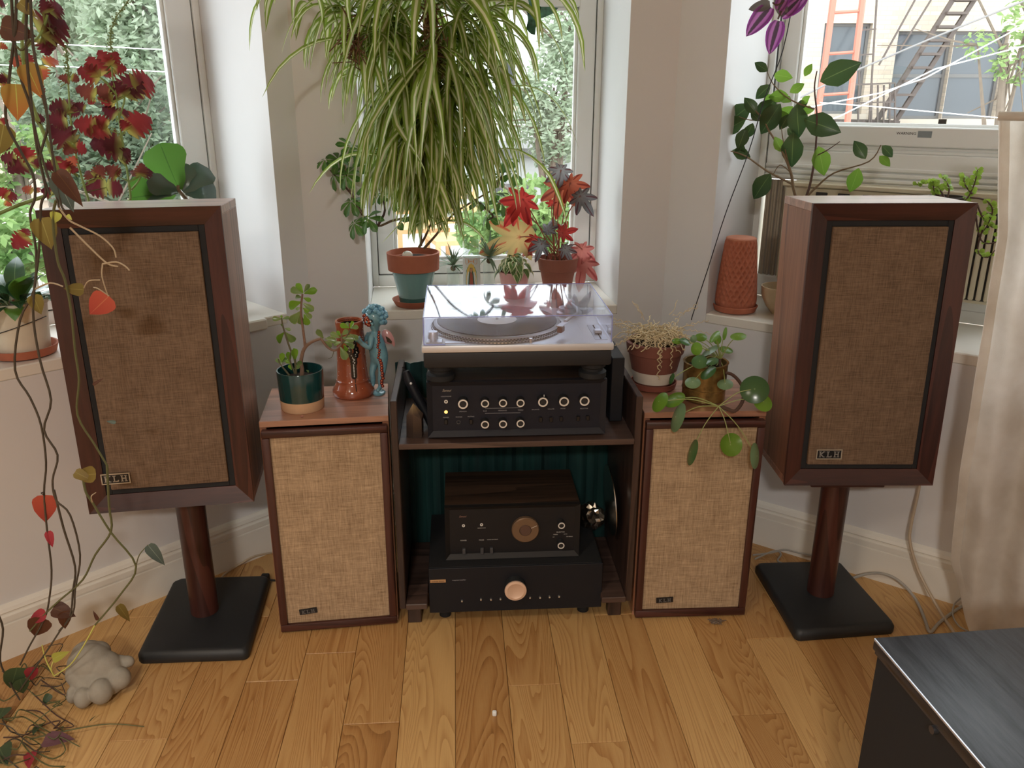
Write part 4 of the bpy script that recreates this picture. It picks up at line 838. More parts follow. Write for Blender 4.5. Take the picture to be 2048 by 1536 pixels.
SPEAR = [(0, .5), (.15, .9), (.4, 1), (.7, .75), (.9, .35), (1, 0)]
G = s2l
def pot(root, prof, m, n=40, T=None, name='pot', squash=1): return MB().lathe(prof, n, T=T).build(name, m, root)
def soil(root, r, z): return MB().lathe([(r, z - .004), (r * .6, z + .003), (0, z + .005)], 28).build('soil', SOIL, root)
# ------------------------------------------------------------ spider plant
SP = leafmat('spider_leaf', [(0, G((196, 206, 120))), (.3, G((214, 222, 150))), (1, G((206, 212, 140)))], [(0, G((238, 240, 206)) + (1,)), (.26, G((236, 238, 200)) + (1,)), (.40, G((150, 172, 76)) + (1,)), (1, G((128, 156, 60)) + (1,))], .5, .42)
SPD = mat('dry_brown_fibre', s2l((104, 78, 54)), .9, var=.3, vscale=60)
spot = AY(850, -150, 2.24); spider = thing('spider_plant', 'huge hanging spider plant with cream striped arching leaves in front of the centre window', 'plant', (spot.x, spot.y, spot.z + .02))
so = V(spider.location)
MB().lathe([(.06, .02), (.085, .14), (.09, .14), (.09, .155), (.082, .155), (.078, .13), (0, .128)], 36).build('hanging_pot', WHITEM, spider)
for k in range(3): a = k * 2.094; MB().tube([(.088 * cos(a), .088 * sin(a), .15), (0, 0, .55)], .0015, 4).build('hanger_cord', BLACK, spider)
MB().tube([(0, 0, .55), (0, 0, CEIL - so.z - .001)], .002, 5).build('hanger_cord', BLACK, spider)
MASS = MB()
def spider_leaf(p, d, L, wd, grav, mass=False):
    n = 9; q = MASS if mass else MB(); vs = []; uv = []; fs = []; p = V(p); d = V(d).normalized(); side = d.cross(V((0, 0, 1)))
    side = side.normalized() if side.length > .05 else V((1, 0, 0)); tw = rp.uniform(-.8, .8); wv = side * rp.gauss(0, .09); ph = rp.uniform(0, 6)
    for i in range(n + 1):
        t = i / n; w_ = wd * min(1, .45 + t * 3) * (1 - t ** 3.0) + .0002
        up = side.cross(d).normalized(); s2 = (side * cos(tw * t * 2) + up * sin(tw * t * 2)); up2 = s2.cross(d)
        for u in (-1, 0, 1): vs.append(p - so + s2 * u * w_ + up2 * abs(u) * w_ * .35); uv.append((u / 2 + .5, t))
        p = p + d * (L / n); d = (d + V((0, 0, -grav * (1 + .5 * t))) + V((rp.gauss(0, .05), rp.gauss(0, .04), 0)) + wv * sin(t * 5 + ph)).normalized()
        if p.y > 2.44: p.y = 2.44; d.y = min(d.y, 0)
    for i in range(n):
        for k in (0, 1): a = i * 3 + k; fs.append((a, a + 1, a + 4, a + 3))
    q.add(vs, fs, smooth=True, uv=uv)
    if not mass: q.build('leaf', SP, spider)
nodes = [(860, -60, 2.22, 22, .26, .42, .30, .9), (845, -10, 2.18, 18, .26, .44, .26, .6), (700, 20, 2.22, 18, .16, .28, .30, .9), (610, -10, 2.24, 14, .14, .24, .34, .9), (770, 60, 2.18, 20, .20, .30, .26, .45), (960, 30, 2.20, 18, .16, .28, .28, .8), (1030, -10, 2.24, 14, .20, .34, .30, .9), (730, 130, 2.20, 9, .12, .2, .32, .9),
         (870, 110, 2.12, 26, .26, .42, .22, .3), (815, 170, 2.14, 22, .24, .36, .2, .14), (905, 160, 2.16, 22, .24, .36, .2, .14), (980, 160, 2.20, 9, .12, .24, .30, .8), (850, 330, 2.14, 14, .14, .22, .2, .08), (880, 350, 2.16, 8, .12, .18, .2, .1), (850, 240, 2.12, 22, .20, .30, .22, .25), (790, 290, 2.16, 12, .14, .22, .24, .3), (900, 290, 2.16, 14, .14, .22, .24, .3)]
def burst(u, v, y, n, l0, l1, g, sprd, mass, w0=.0075, w1=.0118):
    c = AY(u, v, y)
    for i in range(n):
        a = 2 * pi * (i + rp.random()) / n; el = rp.uniform(.1, 1.2) * sprd - (1 - sprd) * .9
        d = V((cos(a) * cos(el), sin(a) * cos(el) * .75 - .12, sin(el))); spider_leaf(c + V((rp.gauss(0, .012), rp.gauss(0, .012), rp.gauss(0, .015))), d, rp.uniform(l0, l1), rp.uniform(w0, w1), g, mass)
for q in nodes: burst(*q, False)
for u, v, y, n, l0, l1, g, sprd in ((850, -20, 2.26, 36, .26, .42, .26, .6), (790, 40, 2.24, 32, .2, .32, .24, .35), (900, 60, 2.24, 34, .24, .40, .24, .4), (950, 70, 2.26, 24, .14, .24, .28, .6), (730, 50, 2.24, 24, .12, .22, .3, .8), (840, 140, 2.20, 44, .26, .40, .22, .25), (880, 190, 2.22, 40, .24, .36, .22, .25), (820, 240, 2.22, 34, .2, .30, .22, .2), (930, 150, 2.24, 30, .24, .36, .24, .35), (870, 300, 2.20, 30, .12, .22, .2, .12), (775, 180, 2.24, 22, .16, .26, .24, .15), (850, 380, 2.2, 24, .08, .15, .2, .1), (840, 340, 2.2, 22, .10, .18, .2, .12), (890, 330, 2.22, 16, .10, .18, .2, .15)):
    burst(u, v, y, n, l0, l1, g, sprd, True, .007, .011)
MASS.build('inner_leaves', SP, spider, kind='stuff')
# hand placed long outer blades
for (u, v), (du, dv), L, g in (((760, 105), (-1, .55), .36, .20), ((1000, 180), (1, .3), .28, .24), ((800, 330), (-.5, .25), .30, .17), ((840, 380), (-.5, -1), .17, .02), ((930, 40), (1, .6), .36, .22), ((880, 440), (-.9, .2), .12, .2), ((870, 450), (.9, .3), .16, .16), ((985, 300), (1, .1), .30, .28)):
    spider_leaf(AY(u, v, 2.16), CAMR * du + CAMU * dv, L, .0085, g)
for (u, v) in ((858, 30), (872, 104), (706, 70)):
    m = MB(); c = AY(u, v, 2.12) - so
    for i in range(46):
        p = c + V((rp.gauss(0, .010), rp.gauss(0, .008), rp.gauss(0, .020))); m.tube([p, p + V((rp.gauss(0, .012), rp.gauss(0, .01), rp.gauss(-.006, .014))), p + V((rp.gauss(0, .018), rp.gauss(0, .01), rp.gauss(-.016, .018)))], .0016, 4)
    m.build('root_clump', SPD, spider)
RUN = mat('runner_stem', s2l((176, 170, 104)), .6)
for (u, v, y) in ((700, 20, 2.22), (610, -10, 2.24), (770, 70, 2.18), (960, 40, 2.2), (870, 130, 2.14), (920, 180, 2.18), (850, 250, 2.16), (810, 200, 2.18), (900, 290, 2.2), (1030, -10, 2.24)):
    e = AY(u, v, y); a = AY(855, -80, 2.24); stem(spider, [a, (a + e) / 2 + V((0, -.02, .06)), e], .0022, .0016, RUN, 'runner')
# ------------------------------------------------------------ centre sill: umbrella plant in the blue pot
SILLC = ZC
def onsill(W, u, v, z): return AZ(u, v, z)
GLZ = mat('teal_glaze', s2l((126, 166, 164)), .18, coat=.3); GLZ2 = mat('dark_teal_glaze', s2l((66, 104, 100)), .25)
bp = V((-.304, 2.535, ZC)); sch = thing('umbrella_plant', 'umbrella plant with glossy fingered leaves in a blue glazed pot on the centre sill', 'plant', bp)
MB().lathe([(.050, .0), (.060, .004), (.070, .022), (.066, .022), (.058, .008), (0, .008)], 36).build('saucer', TERRA, sch)
MB().lathe([(.046, .009), (.049, .030)], 36, caps=True).build('pot_foot', GLZ2, sch); MB().lathe([(.049, .030), (.0665, .112)], 36, caps=False).build('pot', GLZ, sch)
MB().lathe([(.0665, .112), (.078, .114), (.081, .166), (.076, .168), (.073, .150), (0, .148)], 40).build('pot_rim', TERRA, sch)
soil(sch, .073, .150)
BRN = mat('plant_bark', s2l((122, 104, 80)), .85, var=.2, vscale=60); TWIG = mat('green_twig', s2l((112, 120, 74)), .7); DKTW = mat('dark_twig', s2l((88, 66, 58)), .7)
def D(y): return lambda u, v: AY(u, v, y)
for pts in (((838, 495), (852, 470), (868, 430), (880, 380)), ((848, 497), (872, 470), (905, 430), (950, 400), (985, 380)), ((842, 492), (836, 440), (790, 440), (755, 452), (725, 430), (700, 380), (690, 330)), ((755, 452), (770, 420), (760, 380), (745, 310)), ((950, 400), (985, 430), (975, 440)), ((985, 380), (1005, 350), (1012, 320)), ((725, 430), (712, 400), (660, 340))):
    stem(sch, [AY(u, v, 2.535 if u > 735 else 2.42) for u, v in pts], .0045, .0022, BRN if pts[0][1] > 490 else DKTW)
SCHM = leafmat('umbrella_leaf', [(0, G((96, 136, 60))), (1, G((70, 112, 52)))], [(0, G((150, 180, 100)) + (1,)), (.1, G((90, 130, 60)) + (0,))], .35, .3)
schl = leaf_mesh('leaflet', SCHM, OBOV, .24, 6, .5, .15)
for u, v in ((700, 292), (676, 318), (735, 325), (692, 350), (650, 318), (727, 372), (702, 402), (760, 388), (788, 402), (735, 436), (708, 446), (748, 300), (720, 300), (770, 350), (965, 345), (1000, 352), (985, 388), (960, 402), (1012, 318), (1002, 405), (1026, 345), (975, 432), (940, 350), (800, 440), (668, 350)):
    c = AY(u, v, (2.54 if u > 735 else 2.40) + rp.uniform(-.03, .02)); ax = V((rp.gauss(0, .5), -.5 + rp.gauss(0, .4), .8)).normalized(); s_ = basis(ax.orthogonal(), ax)
    L0 = rp.uniform(.036, .05); n = rp.choice((6, 7, 7)); ph = rp.uniform(0, 6)
    for i in range(n):
        a = ph + 2 * pi * i / n; d = (s_ @ V((cos(a), sin(a), 0))) - ax * .35; put(sch, schl, c + d * .004, d, ax, L0 * rp.uniform(.75, 1.1))
eg = thing('stone_egg', 'white speckled stone egg lying on the soil of the blue pot', 'egg', (AY(815, 505, 2.50).x, 2.497, ZC + .1515)); t = NT('speckled_stone'); f = t.noise(t.coord(), 90, 2); t.l(t.ramp([(.60, G((226, 228, 220))), (.68, G((120, 126, 116)))], f).outputs[0], t.b.inputs['Base Color']); t.b.inputs['Roughness'].default_value = .3
MB().sphere((0, 0, .0125), .0125, 18, 12, sc=(1.3, 1.05, 1)).build('stone', t.m, eg)
# ------------------------------------------------------------ prayer candle
cdl = thing('prayer_candle', 'tall glass candle printed with a haloed robed figure, between two air plants', 'candle', (-.131, 2.645, ZC))
r = .0275; hC = .185
MB().lathe([(.024, .0), (r, .004), (r, hC - .012), (r * .93, hC), (r * .86, hC - .002), (r * .90, hC - .014), (r * .90, .010), (0, .010)], 36).build('glass', clearmat('candle_glass', (.93, .95, .94), 1.45), cdl)
MB().lathe([(r * .88, .010), (r * .88, .120), (r * .7, .117), (0, .116)], 30).build('wax', mat('wax', s2l((238, 232, 214)), .5), cdl)
def wrap(root, shape, z, w_, h_, m, rr, a0=-pi / 2, name='print'):
    """flat printed patch bent round the glass: shape = list of (x,z) in -1..1"""
    q = MB(); n = len(shape); vs = [(rr * cos(a0), rr * sin(a0), z)] + [(rr * cos(a0 + x * w_ / rr), rr * sin(a0 + x * w_ / rr), z + y * h_) for x, y in shape]
    q.add(vs, [(0, 1 + i, 1 + (i + 1) % n) for i in range(n)], smooth=True).build(name, m, root)
ELL = [(cos(2 * pi * k / 20), sin(2 * pi * k / 20)) for k in range(20)]
lb = MB(); NS = 24
vs = []; fs = []
for k in range(NS + 1):
    a = -pi / 2 + 1.9 * (k / NS - .5) * 2
    for z in (.012, .132): vs.append(((r + .0003) * cos(a), (r + .0003) * sin(a), z))
for k in range(NS): fs.append((2 * k, 2 * k + 2, 2 * k + 3, 2 * k + 1))
lab_ = lb.add(vs, fs, smooth=True).build('label', mat('label_pale', s2l((214, 216, 212)), .5), cdl)
rr = r + .0006; HAL = [(cos(2 * pi * k / 28) * (1 + .08 * (k % 2)), sin(2 * pi * k / 28) * (1 + .06 * (k % 2))) for k in range(28)]
for x0 in (-.75, .75): wrap(cdl, [(x0 + .3 * c, s) for c, s in ELL], .122, .020, .010, mat('print_orange', s2l((222, 150, 90)), .6), rr, name='print')
wrap(cdl, [(c, s) for c, s in ELL], .060, .021, .052, mat('print_green', s2l((70, 140, 108)), .6), rr); wrap(cdl, HAL, .060, .0165, .054, mat('print_gold', s2l((222, 190, 96)), .6), rr + .0002)
ROBE = [(-.25, 1), (.25, 1), (.55, .55), (.75, -.2), (.8, -1), (-.8, -1), (-.75, -.2), (-.55, .55)]
wrap(cdl, ROBE, .056, .014, .046, mat('print_robe', s2l((52, 96, 76)), .6), rr + .0004); wrap(cdl, [(x * .62, y * .86) for x, y in ROBE], .052, .014, .046, mat('print_dress', s2l((160, 84, 64)), .6), rr + .0006)
wrap(cdl, ELL, .094, .0042, .007, mat('print_skin', s2l((190, 140, 104)), .6), rr + .0008)
# ------------------------------------------------------------ air plants in clear tumblers
AIR = leafmat('air_leaf', [(0, G((124, 142, 112))), (1, G((92, 112, 92)))], None, .15, .6); airm = leaf_mesh('leaf', AIR, [(0, 1), (.4, .7), (1, 0)], .075, 5, .55, .3)
CG = MATS['candle_glass']
for (u, v, y, s_, lab) in ((906, 527, 2.69, .075, 'spiky air plant in a clear tumbler on the left of the candle'), (978, 512, 2.70, .095, 'larger spiky air plant in a clear tumbler on the right of the candle')):
    c = AY(u, v, y); t = thing('air_plant', lab, 'plant', (c.x, y, ZC), 0, 'air plants beside the candle')
    hz = c.z - ZC - .012; MB().lathe([(.017, 0), (.019, .002), (.021, hz), (.0195, hz), (.0175, .006), (0, .006)], 28).build('tumbler', CG, t)
    MB().sphere((0, 0, hz - .004), .009, 10, 8).build('root_ball', SPD, t); MB().lathe([(.0172, .007), (.0185, .03), (0, .031)], 20).build('gravel', mat('grey_gravel_fine', s2l((150, 146, 136)), .9, var=.4, vscale=260), t)
    for i in range(34):
        a = rp.uniform(0, 2 * pi); el = rp.uniform(-.15, 1.4); d = V((cos(a) * cos(el), sin(a) * cos(el), sin(el))); put(t, airm, V((c.x, y, c.z - .008)) + d * .004, d, V((0, 0, 1)) + d * .3, s_ * rp.uniform(.7, 1.1))
# ------------------------------------------------------------ peperomia in the pink pot
c = V((.006, 2.650, ZC)); pep = thing('peperomia', 'bushy peperomia with cream edged leaves in a small pink pot', 'plant', c)
MB().lathe([(.036, 0), (.050, .085), (.047, .086), (.044, .07), (0, .068)], 32).build('pot', mat('pink_glaze', s2l((222, 164, 162)), .4), pep); soil(pep, .044, .072)
PEP = leafmat('peperomia_leaf', [(0, G((120, 150, 84))), (.6, G((96, 128, 72))), (1, G((140, 160, 104)))], [(0, G((170, 186, 130)) + (1,)), (.12, G((100, 130, 80)) + (0,)), (.6, G((110, 140, 84)) + (0,)), (.74, G((226, 226, 186)) + (1,)), (1, G((232, 230, 196)) + (1,))], .3, .32)
pepm = leaf_mesh('leaf', PEP, HEART, .42, 7, .9, .1, cup=.2)
for i in range(64):
    a = rp.uniform(0, 2 * pi); k = rp.random() ** .6; p = c + V((.050 * k * cos(a), .050 * k * sin(a), .092 + .042 * sqrt(max(0, 1 - k * k)) + rp.gauss(0, .004) - .016 * k)); d = V((cos(a), sin(a), .15 - .9 * k)); put(pep, pepm, p, d, V((cos(a) * .6 * k, sin(a) * .6 * k, 1)), rp.uniform(.026, .038))
    if i % 3 == 0: stem(pep, [c + V((rp.gauss(0, .012), rp.gauss(0, .012), .072)), c + V((.03 * k * cos(a), .03 * k * sin(a), .10)), p], .0013, .0009, TWIG, 'petiole', 2, 4)
# ------------------------------------------------------------ angel wing begonia
c = V((.146, 2.655, ZC)); beg = thing('begonia', 'begonia with red and silver star shaped leaves in a plain terracotta pot', 'plant', c)
MB().lathe([(.040, .0), (.056, .088), (.060, .090), (.066, .130), (.062, .131), (.058, .112), (0, .110)], 40).build('pot', mat('brown_terracotta', s2l((150, 92, 76)), .75, var=.06, vscale=20), beg); soil(beg, .058, .113)
def star(n, depth, tip=1.):
    lob = [(0, 1.), (.85, .80), (-.85, .80), (1.65, .58), (-1.65, .58), (2.45, .40), (-2.45, .40)]
    return lambda a: .78 * max([.30 * (1.25 - depth)] + [L * max(0, 1 - abs((a - c + pi) % (2 * pi) - pi) / .62) ** .75 for c, L in lob])
def star_old(n, depth, tip=1.): return lambda a: .5 * (1 - depth + depth * abs(cos(a * n / 2)) ** .8) * (1.35 if abs((a + pi) % (2 * pi) - pi) < .5 else 1) * (1 if abs(((a + pi) % (2 * pi)) - pi) < 2.75 else .55)
def begmat(nm, a, b, vein): return leafmat(nm, [(0, G(vein)), (.12, G(a)), (1, G(b))], [(0, G(vein) + (0,)), (.93, G(vein) + (0,)), (1, G(vein) + (1,))], .45, .4)
BR = polar_leaf('leaf', begmat('begonia_red', (196, 74, 66), (178, 58, 54), (130, 30, 36)), star(7, .5), 84, .5, .03); BO = polar_leaf('leaf', begmat('begonia_olive', (186, 158, 104), (160, 142, 92), (170, 74, 50)), star(7, .1), 84, .12, .02)
BS = polar_leaf('leaf', begmat('begonia_silver', (140, 140, 142), (110, 110, 112), (90, 40, 46)), star(7, .4), 84, .9, .05); BP = polar_leaf('leaf', begmat('begonia_pink', (206, 128, 118), (190, 112, 106), (150, 60, 60)), star(7, .5), 84, .8, .05); BT = polar_leaf('leaf', begmat('begonia_rust', (204, 112, 84), (180, 92, 70), (120, 40, 36)), star(7, .45), 84, .5, .03)
PET = mat('begonia_stalk', s2l((150, 84, 66)), .6)
soilp = AY(1112, 512, 2.655)
for me, u, v, sz, du, dv, y, nj in ((BR, 1046, 398, .105, -.7, -1, 2.63, .25), (BR, 1030, 410, .085, .9, -.9, 2.64, .3), (BO, 1040, 474, .150, -.6, -.25, 2.70, .1), (BS, 1122, 340, .075, -.1, -1, 2.66, .5), (BT, 1124, 372, .105, -.1, -1, 2.67, .3), (BT, 1140, 366, .085, .6, -1, 2.66, .3), (BS, 1160, 392, .075, .8, -1, 2.64, .4), (BR, 1104, 408, .032, -.5, 1, 2.66, .2), (BS, 1083, 488, .058, -.2, -1, 2.615, .4), (BS, 1096, 462, .05, .2, 1, 2.64, .4), (BS, 1130, 496, .05, .3, -1, 2.60, .4), (BR, 1124, 466, .058, 1, .3, 2.64, .3), (BP, 1164, 498, .085, .1, -1, 2.66, .3), (BP, 1166, 524, .095, -.2, -1, 2.66, .3), (BR, 1072, 478, .05, -.6, -1, 2.68, .3), (BP, 1056, 505, .05, -.4, 1, 2.69, .3)):
    p = AY(u, v, y); n = (EYE - p).normalized() + V((rp.uniform(-nj, nj), 0, rp.uniform(0, nj))); d = CAMR * du + CAMU * dv; put(beg, me, p, d, n, sz * 1.25)
    mid = (p + soilp) / 2 + V((rp.gauss(0, .008), 0, .025)); stem(beg, [soilp + V((rp.gauss(0, .014), rp.gauss(0, .012), -.018)), mid, p], .0022, .0016, PET, 'stalk', 4, 5)
for i in range(7): b = c + V((rp.gauss(0, .018), rp.gauss(0, .018), .112)); MB().tube([b - c, b - c + V((rp.gauss(0, .012), rp.gauss(0, .01), rp.uniform(.01, .045)))], .0028, 5).build('dry_stub', SPD, beg)
# ------------------------------------------------------------ hummingbird ornament
c = AY(1072, 30, 2.60); hb = thing('bird_ornament', 'small dark green bird ornament hanging at the top of the centre window', 'ornament', c)
HBG = mat('green_enamel', s2l((44, 92, 72)), .3, .3, var=.4, vscale=90); FL = basis(CAMU, V((0, -1, 0)))
def opx(u, v): p = AY(u, v, 2.60) - c; return (p.x, p.z)
for nm, poly in (('body', ((1058, 8), (1070, 4), (1082, 14), (1078, 40), (1072, 54), (1070, 70), (1062, 68), (1052, 58), (1056, 40), (1054, 24))), ('wing', ((1078, 14), (1100, 14), (1117, 16), (1104, 28), (1080, 38))), ('wing', ((1058, 10), (1046, 8), (1052, 24), (1058, 30))), ('tail', ((1058, 8), (1054, -10), (1064, -6), (1074, -12), (1072, 6)))):
    MB().prism([opx(u, v) for u, v in poly], -.003, .003, T=MX.Rotation(pi / 2, 4, 'X')).build(nm, HBG, hb)
MB().tube([(0, 0, .02), (-.004, .03, .35), (-.004, .15, .70)], .0006, 4).build('string', BLACK, hb)
# ------------------------------------------------------------ purple tradescantia hanging by the right window
TR = leafmat('tradescantia_leaf', [(0, G((150, 92, 150))), (1, G((160, 84, 160)))], [(0, G((84, 66, 84)) + (1,)), (.2, G((88, 68, 86)) + (1,)), (.3, G((186, 120, 186)) + (1,)), (.55, G((176, 104, 176)) + (1,)), (.7, G((112, 62, 110)) + (1,)), (1, G((160, 70, 170)) + (1,))], .4, .4)
TRG = leafmat('tradescantia_grey', [(0, G((120, 118, 116))), (1, G((100, 98, 98)))], None, .25, .4)
trm, trg = leaf_mesh('leaf', TR, SPEAR, .27, 8, .35, .25), leaf_mesh('leaf', TRG, SPEAR, .25, 8, .35, .25)
c = AY(1548, -90, 2.2); trd = thing('tradescantia', 'purple striped tradescantia sprig hanging down at the top right', 'plant', (c.x, c.y, c.z)); Dt = D(2.2)
MB().lathe([(.05, .02), (.07, .12), (.074, .12), (.074, .135), (.066, .135), (.062, .11), (0, .108)], 32).build('hanging_pot', WHITEM, trd); MB().tube([(0, 0, .12), (0, 0, CEIL - c.z - .001)], .002, 5).build('hanger_cord', BLACK, trd)
stem(trd, [c + V((0, 0, .125)), c + V((.078, -.02, .14)), AY(1590, -40, 2.2), AY(1570, 5, 2.2), AY(1556, 38, 2.2)], .003, .0022, DKTW); stem(trd, [AY(1575, 0, 2.2), AY(1555, 10, 2.2), AY(1545, 5, 2.2)], .0022, .0018, DKTW)
for b, t_, me in (((1541, 14), (1491, 70), trm), ((1558, 42), (1537, 108), trm), ((1562, 34), (1604, -8), trm), ((1570, 28), (1620, -20), trm), ((1540, 8), (1497, 18), trg), ((1568, 30), (1552, -14), trg), ((1556, 20), (1580, -26), trm), ((1590, -38), (1560, -70), trg)): lp(trd, me, b, t_, Dt, .25, 1.05, .01)
# thin black cord running down from it to the wall
pts = [AY(1592, -30, 2.22), AY(1566, 100, 2.24), AY(1530, 195, 2.27), AY(1497, 305, 2.30), AY(1452, 425, 2.34), AY(1415, 540, 2.40), AY(1386, 628, 2.455), AY(1383, 640, 2.462)]
tag(MB().tube([p - pts[0] for p in smooth_path(pts)], .0014, 5).build('thin_cord', BLACK, loc=pts[0]), 'thin black cord slanting down from the purple plant to the wall', 'cord')
# ------------------------------------------------------------ ficus on the right sill
fb_ = WR.px(1655, 400, .13); fic = thing('ficus', 'straggly green ficus with pointed oval leaves on the right sill behind the speaker', 'plant', (fb_.x, fb_.y, ZR))
MB().lathe([(.045, 0), (.058, .10), (.062, .10), (.063, .125), (.057, .125), (.055, .108), (0, .106)], 32).build('pot', TERRA, fic); soil(fic, .055, .109)
Df = lambda u, v: WR.px(u, v, .09)
zz = lambda u, v: (1340 + u / 2.893, v / 2.893)
for pts, r0, r1, m_ in ((((1600, 420), (1618, 377), (1630, 311), (1634, 235), (1629, 176), (1634, 142)), .004, .0016, DKTW), (((1600, 420), (1587, 377), (1582, 346), (1565, 304), (1539, 263), (1527, 239), (1500, 210), (1494, 200)), .005, .0014, BRN), (((1584, 368), (1534, 342), (1492, 313), (1454, 301), (1395, 296)), .0034, .0012, BRN), (((1608, 400), (1630, 377), (1668, 346), (1738, 323), (1762, 290)), .0034, .0012, BRN), (((1629, 218), (1582, 200), (1547, 169), (1534, 142)), .0026, .001, BRN), (((1527, 239), (1500, 240), (1478, 233)), .002, .001, BRN), (((1632, 312), (1655, 300), (1680, 283)), .0018, .001, DKTW), (((1582, 346), (1568, 290), (1562, 250)), .0022, .001, BRN), (((1582, 346), (1560, 330), (1545, 352)), .0014, .001, BRN)):
    stem(fic, [Df(*p) for p in pts], r0, r1, m_)
stem(fic, [V((fb_.x, fb_.y, ZR + .105)), V((fb_.x, fb_.y, ZR + .2)), Df(1600, 420)], .006, .0048, BRN, 'trunk')
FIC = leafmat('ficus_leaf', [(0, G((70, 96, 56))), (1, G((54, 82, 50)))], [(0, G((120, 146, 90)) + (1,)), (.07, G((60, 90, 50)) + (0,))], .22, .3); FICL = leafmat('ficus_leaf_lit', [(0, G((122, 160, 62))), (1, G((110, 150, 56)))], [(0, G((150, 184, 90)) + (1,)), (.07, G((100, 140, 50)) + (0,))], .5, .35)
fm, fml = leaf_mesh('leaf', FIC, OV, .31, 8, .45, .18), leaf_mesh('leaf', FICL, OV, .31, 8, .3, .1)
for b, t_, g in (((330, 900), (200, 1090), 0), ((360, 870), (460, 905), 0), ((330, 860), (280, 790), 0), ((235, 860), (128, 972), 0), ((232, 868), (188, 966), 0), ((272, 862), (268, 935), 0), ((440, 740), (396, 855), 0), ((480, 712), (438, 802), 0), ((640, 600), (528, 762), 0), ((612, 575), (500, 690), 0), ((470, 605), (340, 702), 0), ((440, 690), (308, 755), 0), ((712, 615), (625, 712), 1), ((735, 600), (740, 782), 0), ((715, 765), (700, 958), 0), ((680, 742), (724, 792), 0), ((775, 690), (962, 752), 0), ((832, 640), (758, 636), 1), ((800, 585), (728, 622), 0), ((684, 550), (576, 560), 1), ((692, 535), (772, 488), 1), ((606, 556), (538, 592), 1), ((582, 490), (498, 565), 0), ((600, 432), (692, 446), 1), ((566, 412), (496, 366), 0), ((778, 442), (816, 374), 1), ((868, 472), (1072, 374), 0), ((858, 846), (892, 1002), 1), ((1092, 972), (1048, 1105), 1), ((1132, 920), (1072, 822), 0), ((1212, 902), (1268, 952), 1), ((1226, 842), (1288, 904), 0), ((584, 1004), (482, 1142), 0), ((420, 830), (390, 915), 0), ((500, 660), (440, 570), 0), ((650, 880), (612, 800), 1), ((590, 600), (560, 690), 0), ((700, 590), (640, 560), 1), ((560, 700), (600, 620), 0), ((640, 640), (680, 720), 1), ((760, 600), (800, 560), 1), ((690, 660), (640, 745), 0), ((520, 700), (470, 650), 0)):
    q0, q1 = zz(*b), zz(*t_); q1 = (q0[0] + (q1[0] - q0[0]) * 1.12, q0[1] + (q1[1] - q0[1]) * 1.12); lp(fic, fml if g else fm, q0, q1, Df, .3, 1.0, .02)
# ------------------------------------------------------------ small leaved succulent bush right of it
pb = WR.px(1893, 400, .10); prt = thing('elephant_bush', 'lime green small leaved succulent bush behind the top right corner of the right speaker', 'plant', (pb.x, pb.y, ZR)); hz = pb.z - ZR + .01
MB().lathe([(.034, 0), (.036, .01), (.046, hz), (.042, hz), (.040, hz - .015), (0, hz - .016)], 28).build('pot', mat('dark_pot', s2l((58, 50, 46)), .6), prt); soil(prt, .040, hz - .014)
PRT = leafmat('lime_leaf', [(0, G((136, 170, 60))), (1, G((160, 192, 84)))], None, .35, .35); prm = leaf_mesh('leaf', PRT, OBOV, .42, 4, .2, .1); Dp = lambda u, v: WR.px(u, v, .09)
for pts in (((1890, 398), (1880, 380), (1862, 366), (1832, 370)), ((1895, 395), (1898, 375), (1886, 355)), ((1900, 398), (1930, 400), (1948, 370), (1955, 340)), ((1890, 396), (1870, 385), (1866, 362)), ((1940, 395), (1970, 400), (1985, 420), (1975, 450), (1960, 470)), ((1955, 410), (1968, 440), (1985, 455)), ((1972, 440), (1955, 500), (1975, 515), (1990, 500)), ((1945, 388), (1930, 370), (1928, 355)), ((1950, 420), (1962, 480), (1990, 485), (2000, 470))):
    ps = [Dp(*p) for p in pts]; stem(prt, ps, .0026, .0012, DKTW); sp_ = smooth_path(ps, 6)
    for q in sp_[len(sp_) // 3:]:
        if q.z < pb.z - .05 and rp.random() < .6: continue
        for s_ in (-1, 1):
            d = V((s_ * rp.uniform(.4, 1), rp.gauss(0, .5), rp.uniform(0, .9))); put(prt, prm, q, d, (EYE - q).normalized() + V((0, 0, rp.uniform(0, 1))), rp.uniform(.010, .017))
# ------------------------------------------------------------ coleus in the left window
def colmat(nm, a, b, c_): return leafmat(nm, [(0, G(c_)), (.08, G(c_)), (.30, G(a)), (1, G(b))], [(0, G(a) + (0,)), (.86, G(b) + (0,)), (1, G((108, 98, 58)) + (1,))], .30, .5)
CL = [leaf_mesh('leaf', colmat(nm, a, b, c_), [(0, .3), (.12, .85), (.32, 1), (.62, .86), (.86, .5), (.96, .2), (1, .0)], asp * 1.08, 40, .5, .2, .26, 5, .03) for nm, a, b, c_, asp in (('coleus_burgundy', (96, 36, 42), (78, 28, 38), (150, 150, 84), .46), ('coleus_red', (138, 46, 46), (118, 38, 42), (176, 166, 90), .46), ('coleus_brown', (112, 58, 46), (96, 44, 42), (160, 158, 80), .44), ('coleus_orange', (178, 92, 66), (160, 74, 58), (190, 170, 90), .40))]
z1 = lambda u, v: (u / 3.657, v / 3.657)
CSTEM = mat('coleus_stem', s2l((136, 158, 90)), .6); SPIKE = mat('flower_spike', s2l((132, 150, 96)), .7)
DcR = lambda u, v: WL.px(u, v, .13); DcL = lambda u, v: WL.px(u, v, .08)
cb = WL.at(.45, .13, ZL); colR = thing('coleus', 'tall dark red coleus with scalloped leaves and a flower spike, right in the left window', 'plant', cb, 0, 'coleus plants in the left window')
